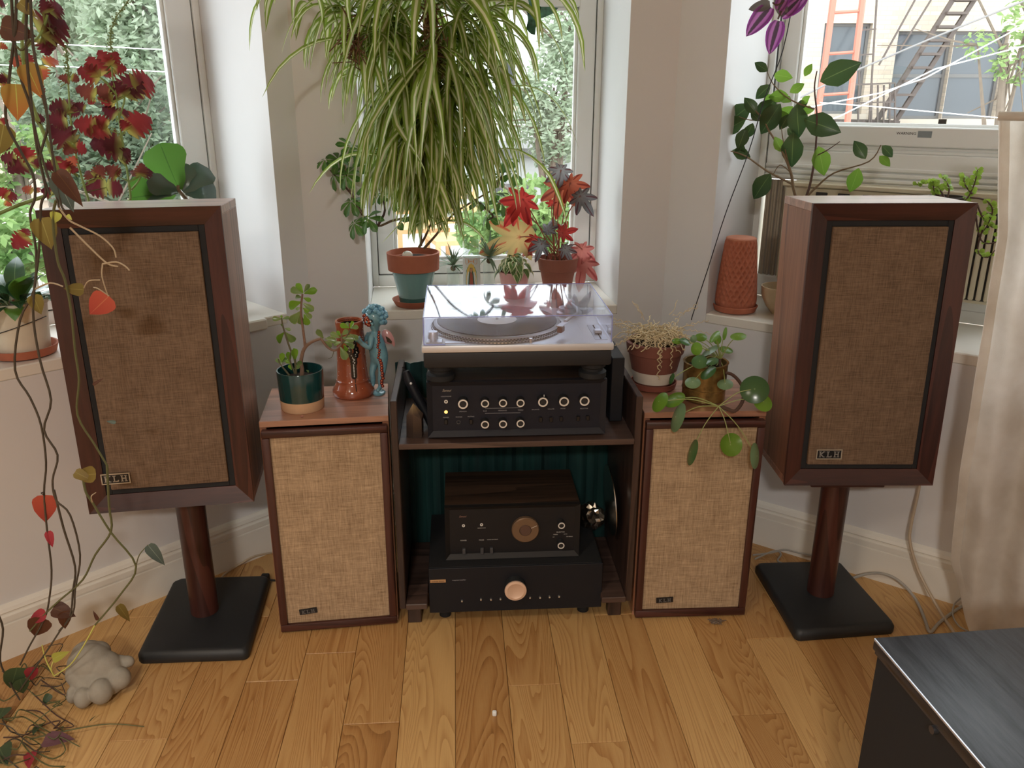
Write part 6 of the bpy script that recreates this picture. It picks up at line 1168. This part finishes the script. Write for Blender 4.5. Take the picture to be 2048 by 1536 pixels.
# ------------------------------------------------------------ pot of dried roots
ry_ = 2.140; rc = V((AY(1308, 740, ry_).x, ry_, ZS)); rt = thing('dried_root_pot', 'terracotta pot with a white band, topped by a nest of dried curly roots', 'pot', rc)
rz_ = pzy(1310, 680, ry_) - ZS; rr1 = .079
MB().lathe([(.052, 0), (.060, .003), (.063, .018), (.060, .018), (.055, .006), (0, .006)], 40).build('saucer', mat('dark_terracotta', s2l((132, 74, 60)), .75, var=.08, vscale=20), rt)
TB = mat('brown_pot_clay', s2l((122, 74, 62)), .75, var=.07, vscale=18)
MB().lathe([(.050, .007), (.054, .026)], 44).build('pot_foot', TB, rt); MB().lathe([(.0545, .020), (.0615, .052)], 44, caps=False).build('white_band', mat('white_slip', s2l((214, 204, 190)), .7), rt)
MB().lathe([(.0612, .052), (.071, rz_ - .032), (.0755, rz_ - .030), (rr1, rz_ - .002), (rr1 - .003, rz_), (rr1 - .008, rz_), (.069, rz_ - .02), (0, rz_ - .022)], 44, caps=False).build('pot', TB, rt); soil(rt, .069, rz_ - .014)
DRY = mat('dried_root', s2l((206, 188, 152)), .8, var=.15, vscale=50); DRYD = mat('dried_root_dark', s2l((164, 136, 100)), .8)
nest = MB()
def curly(p, d, L, amp, grav, turns):
    pts = []; p = V(p); d = V(d).normalized(); a = d.orthogonal().normalized(); b = d.cross(a); n = 16
    for i in range(n + 1):
        t_ = i / n; pts.append(p + a * amp * sin(turns * 6.28 * t_) + b * amp * cos(turns * 6.28 * t_)); p = p + d * L / n; d = (d + V((0, 0, -grav))).normalized()
    return pts
for i in range(230):
    a = rp.uniform(0, 6.28); k = rp.random() ** .5 * .052; L = rp.uniform(.025, .07); el = rp.uniform(-.1, .5)
    ph = a + rp.uniform(-2, 2); nest.tube(curly((k * cos(a), k * sin(a), rz_ - .002 + .042 * rp.random() * (1 - (k / .075) ** 2)), (cos(ph) * cos(el), sin(ph) * cos(el), sin(el)), L, rp.uniform(.001, .004), rp.uniform(.0, .05), rp.uniform(1, 4)), rp.uniform(.0008, .0015), 4)
nest.build('root_nest', DRY, rt, kind='stuff')
for u0, v0, du, dv, L, g, tn_ in ((1256, 668, -.6, .5, .05, .0, 4), (1262, 650, -.8, .4, .05, .02, 3), (1250, 655, -1, .3, .045, .01, 3), (1350, 640, .8, .6, .075, .0, 5), (1366, 660, 1, .0, .075, .02, 5), (1290, 640, -.5, .8, .06, .0, 1), (1262, 672, -1, .0, .07, .03, 3), (1345, 632, 1, .35, .07, .0, 4), (1270, 672, -.8, -.3, .06, .02, 3), (1340, 630, .5, 1, .045, .02, 1), (1258, 676, -1, -.5, .05, .0, 4), (1360, 668, .9, -.5, .07, .01, 5), (1372, 650, 1, .2, .06, .0, 4), (1284, 636, -.3, 1, .05, .06, 2)):
    p = AY(u0, v0, ry_ - .03) - rc; MB().tube(curly(p, CAMR * du + CAMU * dv, L, .0028, g, tn_), .0009, 4).build('root_strand', DRY, rt)
for u0, v0, v1, k_ in ((1318, 678, 762, 1.3), (1322, 676, 738, 1), (1344, 672, 742, 1), (1292, 672, 700, .9), (1310, 676, 694, .8), (1330, 676, 700, .8), (1356, 664, 690, .8), (1262, 676, 672, .7)):
    n = 18; pts = []
    for i in range(n + 1):
        v = v0 + (v1 - v0) * i / n; z = AY(u0, v, ry_ - .08).z - ZS; rad = interp([(0, .066), (.05, .064), (rz_ - .03, .077), (rz_, .083), (.3, .083)], max(0, z)); ux = (AY(u0, v, ry_ - .08).x - rc.x) + .0035 * sin(i * 1.9) * k_
        pts.append((ux, -sqrt(max(.0001, rad ** 2 - min(ux, .99 * rad) ** 2)) - .002, z))
    MB().tube(pts, [.0017 * k_] * (n // 2) + [.0012 * k_] * (n + 1 - n // 2), 5).build('root_strand', DRY, rt)
# ------------------------------------------------------------ pilea in a brass pot
py_ = 2.050; pc2 = V((AY(1408, 770, py_).x, py_, ZS)); pil = thing('pilea', 'pilea with round coin shaped leaves spilling from a brass pot on the right floor speaker', 'plant', pc2)
ph_ = pzy(1408, 722, py_) - ZS; pr_ = .0565
t = NT('aged_brass'); f = t.noise(t.coord(), 25, 4); t.l(t.ramp([(.35, G((104, 84, 50))), (.65, G((176, 148, 92)))], f).outputs[0], t.b.inputs['Base Color']); t.b.inputs['Metallic'].default_value = .75; t.b.inputs['Roughness'].default_value = .32; BRASS = t.m
MB().lathe([(.050, 0), (pr_ - .001, .003), (pr_ - .001, .03), (pr_ + .0005, .031), (pr_ + .0005, .034), (pr_ - .001, .035), (pr_, ph_ - .004), (pr_ + .002, ph_), (pr_ - .004, ph_), (pr_ - .006, ph_ - .02), (0, ph_ - .021)], 44).build('pot', BRASS, pil); soil(pil, pr_ - .005, ph_ - .012)
zp = lambda u, v: (1200 + u / 4.042, 580 + v / 4.042); Dq = lambda u, v, y=py_ - .03: AY(u, v, y)
PLM = leafmat('pilea_leaf', [(0, G((180, 206, 130))), (.08, G((128, 170, 66))), (1, G((118, 164, 58)))], None, .42, .25, .5); PLD = leafmat('pilea_leaf_dark', [(0, G((140, 170, 120))), (.08, G((78, 116, 68))), (1, G((66, 104, 60)))], None, .2, .2, .6); PLG = leafmat('pilea_leaf_grey', [(0, G((200, 214, 196))), (.08, G((124, 152, 112))), (1, G((112, 142, 104)))], None, .2, .3, .6)
circ = lambda a: 1.0; pm = [polar_leaf('leaf', q, circ, 30, .18) for q in (PLM, PLD, PLG)]
PSTK = mat('pilea_stalk', s2l((150, 160, 96)), .5); PBK = mat('pilea_trunk', s2l((84, 62, 52)), .8, bump=.6, bscale=120)
fr_y = 1.925
hubA, hubB = (1437.5, 812.5), (1440, 721)
for pts, r0, r1 in ((((1438, 745), (1462, 748), (1480, 765), (1487, 785), (1484, 805), (1470, 822), (1455, 818), (1440, 812)), .0042, .0046), (((1440, 760), (1440, 738), (1440, 718)), .0040, .0034)):
    ps = [AY(u, v, interp([(700, py_), (765, py_ - .045), (815, fr_y)], v)) for u, v in pts]; stem(pil, ps, r0, r1, PBK, 'trunk', n=8)
def disc(hub, cu, cv_, rx, ry2, ang, kind, y, hy):
    """round leaf seen as an ellipse rx x ry2, major axis turned by ang"""
    c = AY(*zp(cu, cv_), y); k = (c - EYE).length / F / 4.042; mx, mn = max(rx, ry2) * k, min(rx, ry2) * k; tc = (EYE - c).normalized()
    rgt = V((0, 0, 1)).cross(tc) * 1.0; rgt = tc.cross(V((0, 0, 1))) * -1; rgt.normalize(); up = tc.cross(rgt).normalized()
    if up.z < 0: up = -up
    maj = rgt * cos(ang) + up * sin(ang); mnr = maj.cross(tc).normalized(); ct = max(.12, min(1, mn / mx)); n = tc * ct + mnr * sqrt(1 - ct * ct) * (1 if mnr.z > 0 else -1)
    put(pil, pm[kind], c, maj, n, mx, 1.0)
    h = AY(hub[0], hub[1], hy); mid = (h + c) / 2 + V((0, 0, .012)); stem(pil, [h, mid, c - n.normalized() * .002], .0014, .0010, PSTK, 'stalk', 5, 5)
for cu, cv_, rx, ry2, an, k_, y in ((475, 900, 50, 88, -.5, 0, 1.93), (598, 876, 88, 52, .55, 0, 1.95), (612, 1025, 46, 122, -.25, 2, 1.90), (730, 1308, 34, 106, -.18, 1, 1.89), (1054, 1250, 84, 92, 0, 0, 1.89), (1270, 1342, 33, 102, .1, 2, 1.89), (1250, 800, 112, 108, 0, 1, 1.915), (1322, 902, 80, 62, -.7, 0, 1.92)): disc(hubA, cu, cv_, rx, ry2, an + (pi / 2 if ry2 > rx else 0), k_, y, fr_y)
for cu, cv_, rx, ry2, an, k_ in ((806, 575, 64, 54, .1, 1), (868, 660, 38, 72, -.8, 1), (750, 742, 62, 46, .1, 2), (1012, 755, 62, 42, .1, 2), (572, 715, 18, 46, -.25, 1), (1118, 366, 62, 30, .12, 0), (1022, 476, 54, 26, -.2, 0), (1000, 352, 16, 52, -.1, 0), (920, 372, 26, 56, -.6, 0), (818, 376, 48, 32, -.05, 0), (692, 412, 46, 26, -.4, 1), (622, 408, 38, 24, 0, 0), (776, 475, 44, 52, 0, 0), (886, 478, 24, 76, -.95, 2), (752, 396, 26, 32, 0, 2), (972, 650, 18, 40, -.3, 0), (890, 770, 42, 18, .1, 0), (945, 400, 30, 40, 0, 0), (905, 570, 50, 30, .3, 1)): disc(hubB, cu, cv_, rx, ry2, an + (pi / 2 if ry2 > rx else 0), k_, rp.uniform(1.97, 2.06) if cv_ > 520 else rp.uniform(2.02, 2.1), py_)
# ------------------------------------------------------------ ribbed terracotta watering cone and bowl on the right sill
cc = WR.at(.205, .085, ZR); cn = thing('terracotta_cone', 'ribbed terracotta cone standing upside down in its saucer on the right sill', 'planter', cc)
MB().lathe([(.052, 0), (.062, .004), (.068, .020), (.065, .022), (.058, .010), (0, .010)], 40).build('saucer', TERRA, cn)
ctop = WR.px(1476, 474, .085).z - ZR; q = MB(); vs = []; fs = []; nA, nZ = 168, 72; rb_, rt_ = .0605, .0435
for j in range(nZ + 1):
    t_ = j / nZ; z = .024 + (ctop - .024) * t_; fade = min(1, t_ / .06, (1 - t_) / .07) if 0 < t_ < 1 else 0
    for i in range(nA):
        a = 2 * pi * i / nA; s1, s2_ = sin(a * 20 + t_ * 44), sin(a * 20 - t_ * 44); r_ = rb_ + (rt_ - rb_) * t_ ** 1.25 + .0030 * max(s1, s2_) * max(0, fade); vs.append((r_ * cos(a), r_ * sin(a), z))
for j in range(nZ):
    for i in range(nA): i2 = (i + 1) % nA; fs.append((j * nA + i, j * nA + i2, (j + 1) * nA + i2, (j + 1) * nA + i))
q.add(vs, fs, smooth=True); me = q.mesh('cone_wall', TERRA); link('cone_wall', me, cn)
MB().lathe([(rt_ + .001, ctop - .006), (rt_ + .0018, ctop - .002), (rt_ - .002, ctop + .001), (0, ctop + .0014)], 44, caps=False).build('cone_top', mat('light_terracotta', s2l((196, 130, 104)), .8), cn); MB().lathe([(.057, .0105), (.061, .026)], 40).build('cone_foot', TERRA, cn)
bw = WR.at(.330, .135, ZR); bo = thing('cream_bowl', 'round cream bowl half hidden behind the right speaker on the sill', 'bowl', bw); bh_ = .085
MB().lathe([(.026, 0), (.028, .004), (.046, .025), (.060, .055), (.063, bh_), (.0595, bh_), (.056, .055), (.042, .028), (0, .020)], 44).build('bowl', mat('cream_stoneware', s2l((206, 184, 150)), .5, var=.06, vscale=30), bo); MB().lathe([(.055, .060), (.03, .066), (0, .064)], 30).build('pebbles', mat('grey_gravel', s2l((128, 122, 110)), .9, var=.4, vscale=160, bump=1, bscale=200), bo)
# ------------------------------------------------------------ linen curtain
t = NT('linen'); v_ = t.coord('Object'); f = t.noise(v_, 420, 3, .7); f2 = t.noise(v_, 9, 3); a = t.n('ShaderNodeMath', operation='ADD'); t.l(f, a.inputs[0]); t.l(f2, a.inputs[1])
c_ = t.ramp([(.35, G((224, 216, 204))), (.7, G((242, 237, 229)))], f2).outputs[0]; t.l(c_, t.b.inputs['Base Color']); t.b.inputs['Roughness'].default_value = .9; t.b.inputs['Specular IOR Level'].default_value = .1; t.bump(a.outputs[0], .5, .002)
tr = t.n('ShaderNodeBsdfTranslucent'); t.l(c_, tr.inputs[0]); ms = t.n('ShaderNodeMixShader'); ms.inputs[0].default_value = .42; t.l(t.b.outputs[0], ms.inputs[1]); t.l(tr.outputs[0], ms.inputs[2]); t.l(ms.outputs[0], t.out.inputs[0]); LINEN = t.m
cur = thing('curtain', 'pale linen curtain hanging to the floor at the right edge', 'curtain', WR.at(0, 0, 0), WR.rz)
def cs(u, v, t_): p = WR.px(u, v, t_) - WR.a; return p.dot(WR.d), p.z
CT = -.155; s_top, z_top = cs(1999, 232, CT); z_top = 1.302; s_end = 1.50
edge = [(0., cs(1944, 1232, CT)[0] + .012), (.05, cs(1936, 1215, CT)[0]), (.20, cs(1905, 1110, CT)[0]), (.45, cs(1922, 950, CT)[0]), (.75, cs(1962, 700, CT)[0]), (1.05, cs(2000, 450, CT)[0]), (1.3, s_top)]
def fold(s_, z): k = min(1, .4 + z / 1.3); q_ = max(0, 1.3 - z); return CT + .022 * sin(s_ * 31 + .9 * sin(z * 2.3)) * k + .014 * sin(s_ * 67 + z * 3.1) + .010 * sin(z * 9 + s_ * 14) * q_ + .004 * sin(z * 31 + s_ * 50)
nS, nZ = 90, 70; q = MB(); vs = []; fs = []
for j in range(nZ + 1):
    z = .004 + (z_top - .004) * j / nZ; s0_ = interp(edge, z)
    for i in range(nS + 1): s_ = s0_ + (s_end - s0_) * (i / nS); vs.append((s_, fold(s_, z) - .004 * (i == 0), z))
for j in range(nZ):
    for i in range(nS): a_ = j * (nS + 1) + i; fs.append((a_, a_ + 1, a_ + nS + 2, a_ + nS + 1))
o = q.add(vs, fs, smooth=True).build('cloth', LINEN, cur)
hm = MB(); vs = []; fs = []
for j in range(nZ + 1):
    z = .004 + (z_top - .004) * j / nZ; s0_ = interp(edge, z)
    for i, ds in enumerate((-.0015, .006, .020)): vs.append((s0_ + ds, fold(s0_ + ds, z) - .0055 - .002 * (i == 1), z))
for j in range(nZ):
    for i in (0, 1): a_ = j * 3 + i; fs.append((a_, a_ + 1, a_ + 4, a_ + 3))
hm.add(vs, fs, smooth=True).build('side_hem', LINEN, cur)
hd = MB(); hd.tube([(s_top - .002, CT, z_top + .004), (s_end, CT, z_top + .004)], .010, 12); hd.build('rod_pocket', LINEN, cur)
rd = MB(); rd.cyl((s_top + .01, CT, z_top + .004), (s_end + .05, CT, z_top + .004), .006, 12); rd.cyl((s_end + .03, CT, z_top + .004), (s_end + .03, -.001, z_top + .004), .006, 10); rd.build('rod', WHITEM, cur)
# ------------------------------------------------------------ black cabinet bottom right
kz = .5; k0 = AZ(1748, 1275, kz); kr = radians(6.6); cab = thing('black_cabinet', 'black wood grained cabinet corner at the bottom right, nearest the camera', 'cabinet', (k0.x, k0.y, 0), kr)
t = NT('black_ash'); vec = t.coord('Object', (1, .10, 1)); f1 = t.noise(vec, 120, 5, .7, .25); f2 = t.noise(vec, 8, 2, .5, 1.0); mm = t.n('ShaderNodeMath', operation='MULTIPLY'); t.l(f2, mm.inputs[0]); mm.inputs[1].default_value = 16; sn = t.n('ShaderNodeMath', operation='SINE'); t.l(mm.outputs[0], sn.inputs[0])
aa = t.n('ShaderNodeMath', operation='MULTIPLY_ADD'); t.l(sn.outputs[0], aa.inputs[0]); aa.inputs[1].default_value = .16; t.l(f1, aa.inputs[2]); t.l(t.ramp([(.35, (.011, .0125, .016)), (.75, (.058, .064, .078))], aa.outputs[0]).outputs[0], t.b.inputs['Base Color']); t.b.inputs['Roughness'].default_value = .36; t.bump(aa.outputs[0], .35, .0008); ASH = t.m
cw, cdp = .60, .80
MB().b2((0, -cdp, kz - .022), (cw, 0, kz), .0022, seg=2).build('top', ASH, cab); MB().b2((-.0012, -cdp, kz - .004), (.0012, -.002, kz + .0008), .0008).build('edge_highlight', mat('painted_highlight', s2l((206, 210, 222)), .25, .6), cab)  # pale strip paints the highlight along the edge of the top
MB().b2((.006, -cdp + .01, .04), (.024, -.008, kz - .026), .001).build('side_panel', BLACKM, cab); MB().b2((cw - .024, -cdp + .01, .04), (cw - .006, -.008, kz - .022), .001).build('side_panel', BLACKM, cab)
MB().b2((.024, -.026, .04), (cw - .024, -.010, kz - .022)).build('back_panel', BLACKM, cab); MB().b2((.024, -cdp + .01, .04), (cw - .024, -.026, .058)).build('bottom_panel', BLACKM, cab); MB().b2((.026, -cdp + .002, .062), (cw - .026, -cdp + .02, kz - .026), .001).build('door', ASH, cab)
MB().b2((.002, -cdp + .01, kz - .027), (.012, -.006, kz - .0222)).build('shadow_strip', mat('steel_strip', (.10, .10, .11), .35, .7), cab); MB().cyl((.0065, -.175, kz - .034), (-.002, -.175, kz - .034), .0065, 20).build('screw_cap', mat('steel_strip', (1, 1, 1)), cab)
for x in (.03, cw - .06):
    for y in (-cdp + .04, -.06): MB().b2((x, y, 0), (x + .03, y + .03, .041), .002).build('foot', BLACKM, cab)
# ------------------------------------------------------------ stone paw
pw0 = AZ(186, 1385, 0); paw = thing('stone_paw', 'grey cast stone paw with fat toes lying on the floor by the left stand', 'sculpture', (pw0.x, pw0.y, 0))
q = MB(); zw = lambda u, v, z: AZ(u / 2.7625, 980 + v / 2.7625, z) - pw0
for u, v, z, r_, sc in ((500, 960, .066, .052, (1, .9, .95)), (490, 900, .082, .036, (1.1, .9, .8)), (440, 1010, .052, .034, (.9, 1, 1)), (570, 980, .058, .044, (1, .9, .9)), (545, 900, .078, .028, (1, 1, 1)), (500, 1040, .040, .042, (1.1, 1, .9)), (460, 1146, .026, .0200, (1, 1.2, 1.25)), (560, 1112, .034, .0262, (1, 1.1, 1.15)), (655, 1040, .042, .0262, (1.1, 1, 1.05)), (700, 948, .060, .0145, (1.3, 1, 1)), (650, 950, .060, .018, (1.6, 1, .9)), (402, 1130, .022, .016, (.8, 1.2, 1.3)), (600, 1060, .030, .034, (1.1, 1, .9))): q.sphere(zw(u, v, z), r_, 20, 14, sc=sc)
me = q.mesh('paw_raw', BLACK); o = bpy.data.objects.new('t', me); COL.objects.link(o); rm = o.modifiers.new('r', 'REMESH'); rm.mode = 'VOXEL'; rm.voxel_size = .0028; sm = o.modifiers.new('s', 'SMOOTH'); sm.factor = .5; sm.iterations = 5
me2 = bpy.data.meshes.new_from_object(o.evaluated_get(bpy.context.evaluated_depsgraph_get())); bpy.data.objects.remove(o); me2.materials.clear(); me2.materials.append(mat('cast_stone', s2l((158, 152, 140)), .9, var=.08, vscale=40, bump=.4, bscale=300))
zmin = min(v.co.z for v in me2.vertices)
for v in me2.vertices: v.co.z = max(.0005, v.co.z)
for p in me2.polygons: p.use_smooth = True
link('paw', me2, paw)
# ------------------------------------------------------------ on the rack shelf: crystal point, black handled tool
cr = thing('smoky_crystal', 'smoky brown crystal point standing on the left end of the rack shelf', 'crystal', RK(-.252, .050, .545), RA); hx = []
for k in range(6): a = k * pi / 3 + .35; hx.append((cos(a) * .0225, sin(a) * .0200))
c0 = rp.random(); vs = [(x, y, 0) for x, y in hx] + [(x * .96 + .001, y * .96, .056 + .010 * sin(i * 2.1)) for i, (x, y) in enumerate(hx)] + [(-.002, 0, .086)]
t = NT('smoky_quartz'); tc = t.n('ShaderNodeTexCoord'); sp = t.n('ShaderNodeSeparateXYZ'); t.l(tc.outputs['Object'], sp.inputs[0]); ml = t.n('ShaderNodeMath', operation='MULTIPLY'); t.l(sp.outputs['Z'], ml.inputs[0]); ml.inputs[1].default_value = 11.5
t.l(t.ramp([(.3, G((66, 54, 48))), (.7, G((92, 76, 66))), (1, G((176, 148, 108)))], ml.outputs[0]).outputs[0], t.b.inputs['Base Color']); t.b.inputs['Roughness'].default_value = .15; t.b.inputs['Coat Weight'].default_value = .4
MB().add(vs, [list(range(6))[::-1]] + [(i, (i + 1) % 6, 6 + (i + 1) % 6, 6 + i) for i in range(6)] + [(6 + i, 6 + (i + 1) % 6, 12) for i in range(6)]).build('crystal', t.m, cr)
tl = thing('handled_brush', 'black handled brush with a white rivet leaning in the corner behind the crystal', 'brush', RK(-.272, .10, .545), RA)
def hp(u, v, ry2): p = AP(u, v, RO + RN * ry2, RN) - RK(-.272, .10, .545); return V((p.dot(RD), p.dot(RN), p.z))
m = MB(); ps = [hp(812, 742, .12), hp(818, 760, .118), hp(832, 790, .112), hp(850, 822, .106), hp(862, 850, .10)]; m.tube(ps, [.008, .0125, .0125, .011, .009], 10); m.build('handle', BLACK, tl)
m = MB(); m.tube([hp(806, 733, .135), hp(830, 775, .13), hp(858, 812, .125)], .0035, 6); m.build('wire_bail', BLACK, tl)
MB().sphere(hp(822, 767, .104), .0034, 10, 8).build('rivet', WHITEM, tl); MB().tube([hp(862, 850, .10), V((.055, .0, .002))], [.007, .006], 8).build('shaft', BLACK, tl)
# ------------------------------------------------------------ crumpled foil and a silver edge inside the rack
FOIL = mat('silver_foil', (.62, .60, .56), .22, 1)
fo_ = thing('foil_bag', 'crumpled silver foil bag beside the tuner inside the rack', 'bag', RK(.224, .20, .187), RA); q = MB(); bm = bmesh.new(); bmesh.ops.create_icosphere(bm, subdivisions=3, radius=1)
vs = [v.co.copy() for v in bm.verts]; fs = [[v.index for v in f.verts] for f in bm.faces]; bm.free(); vs = [V((p.x * .036 * (1 + rp.uniform(-.2, .2)), p.y * .035 * (1 + rp.uniform(-.2, .2)), max(0, .037 + p.z * .038 * (1 + rp.uniform(-.22, .22))))) for p in vs]
q.add(vs, fs).build('foil', FOIL, fo_)
sl = thing('silver_disc', 'thin silver disc edge leaning inside the right side of the rack', 'disc', RK(.266, .15, .187), RA); MB().lathe([(0, -.0012), (.10, -.0012), (.10, .0012), (0, .0012)], 48, T=MX.Translation((.004, .02, .102)) @ MX.Rotation(radians(86), 4, 'Y')).build('disc', FOIL, sl)
# ------------------------------------------------------------ cables
CBG = mat('grey_cable', s2l((168, 164, 156)), .5); CBB = mat('beige_cable', s2l((190, 172, 148)), .5)
def cable(name, label, pts, r, m_, k=8):
    ps = smooth_path(pts, k); c = pts[0]; return tag(MB().tube([p - c for p in ps], r, 7).build(name, m_, loc=c), label, 'cable')
def Wf(W, off):
    def f(*a):
        out = []
        for u, v in a: p = W.px(u, v, off); out.append(p if p.z > .006 else AZ(u, v, .006))
        return out
    return f
Zf = Wf(WR, -.045)
cable('speaker_cable', 'grey cable looping on the floor behind the right floor speaker', Zf((1506, 1110), (1540, 1106), (1570, 1100), (1600, 1106), (1625, 1110), (1640, 1112)), .0028, CBG)
cable('speaker_cable', 'grey cable curling in front of the longer one by the right stand', Zf((1510, 1118), (1548, 1102), (1562, 1108), (1556, 1122), (1580, 1130), (1622, 1134)), .0028, CBG)
cable('speaker_cable', 'grey twin cable running from the right stand past the cabinet to the curtain', Zf((1700, 1158), (1740, 1147), (1775, 1150), (1805, 1168), (1832, 1200), (1850, 1240), (1860, 1264), (1880, 1244), (1915, 1218), (1938, 1206)), .0042, CBG)
cable('speaker_cable', 'thin cable loop on the floor just left of the curtain hem', Zf((1922, 1196), (1908, 1210), (1906, 1232), (1918, 1252), (1936, 1262)), .0022, CBG)
cable('beige_cable', 'beige cord hanging down behind the right speaker to the floor', [AY(1842, 930, 2.10), AY(1838, 975, 2.08), AY(1822, 1050, 2.07), AY(1820, 1085, 2.06), AY(1834, 1135, 2.035), AY(1848, 1165, 2.01), AY(1864, 1195, 1.975), AZ(1888, 1236, .006), AZ(1910, 1268, .006)], .0044, CBB)
cable('speaker_cable', 'beige cable along the floor behind the left stand', Wf(WL, -.035)((438, 1162), (452, 1146), (480, 1128), (510, 1112), (552, 1104)), .0030, CBB)
pg = thing('black_plug', 'small black plug lying behind the left stand base', 'plug', AZ(530, 1166, 0)); MB().b2((-.012, -.02, 0), (.012, .018, .024), .005, seg=2).build('plug_body', BLACKM, pg); MB().tube([(.012, 0, .010), (.028, .004, .006), (.045, .012, .004)], .003, 6).build('plug_cord', BLACKM, pg)
# ------------------------------------------------------------ crumbs on the floor
b = AZ(989, 1431, 0); wb_ = MB().box((0, 0, .0065), (.0105, .009, .013), .003, seg=2).build('white_pellet', mat('pellet_white', (.82, .86, .86), .5), loc=b); tag(wb_, 'small white pellet on the bare floor boards', 'pellet')
b = AZ(1434, 1246, 0); df = MB(); [df.tube([(rp.gauss(0, .007), rp.gauss(0, .005), .003 + abs(rp.gauss(0, .005))), (rp.gauss(0, .009), rp.gauss(0, .006), .003 + abs(rp.gauss(0, .006))), (rp.gauss(0, .009), rp.gauss(0, .006), .003)], .0014, 4) for i in range(40)]
tag(df.build('dust_ball', mat('dust', s2l((120, 104, 90)), .95), loc=b), 'grey dust ball in front of the right floor speaker', 'dust')
b = AZ(604, 834, ZS); tag(MB().sphere((0, 0, .0022), .0022, 8, 6, sc=(2, 1, 1)).build('seed_husk', mat('husk', s2l((170, 120, 104)), .7), loc=b), 'tiny pale husk in front of the green jade pot', 'husk')
# unseen ceiling fittings: the added far fill lamp, and the spot
LENS = mat('fill_lamp_glass', (.9, .88, .84), .4, emit=(1, .9, .78), estr=3)
t = thing('fill_ceiling_lamp', 'unseen round ceiling lamp added at the far end of the room for fill light', 'lamp', (-.3, -2.2, CEIL)); MB().lathe([(.21, -.001), (.21, -.035), (.19, -.035), (.19, -.03), (0, -.03)], 40).build('lamp_body', WHITEM, t); MB().lathe([(.185, -.032), (.15, -.06), (0, -.075)], 40).build('lamp_shade', LENS, t)
t = thing('ceiling_spot', 'small ceiling spotlight aimed at the floor by the speakers', 'lamp', (SPOT_AT[0], SPOT_AT[1], CEIL)); MB().lathe([(.05, -.001), (.05, -.012), (0, -.012)], 24).build('mount', WHITEM, t)
q_ = (V(SPOT_AIM) - V(SPOT_AT)).normalized(); c_ = V((0, 0, SPOT_AT[2] - CEIL)); m = MB(); m.cyl((0, 0, -.012), c_ - q_ * .05, .008, 10); m.lathe([(.03, 0), (.045, .02), (.045, .09), (.042, .09), (.042, .025), (.02, .01)], 28, T=MX.Translation(c_ - q_ * .115) @ q_.to_track_quat('Z', 'Y').to_matrix().to_4x4(), caps=False); m.build('shade', WHITEM, t)
bpy.context.view_layer.update()
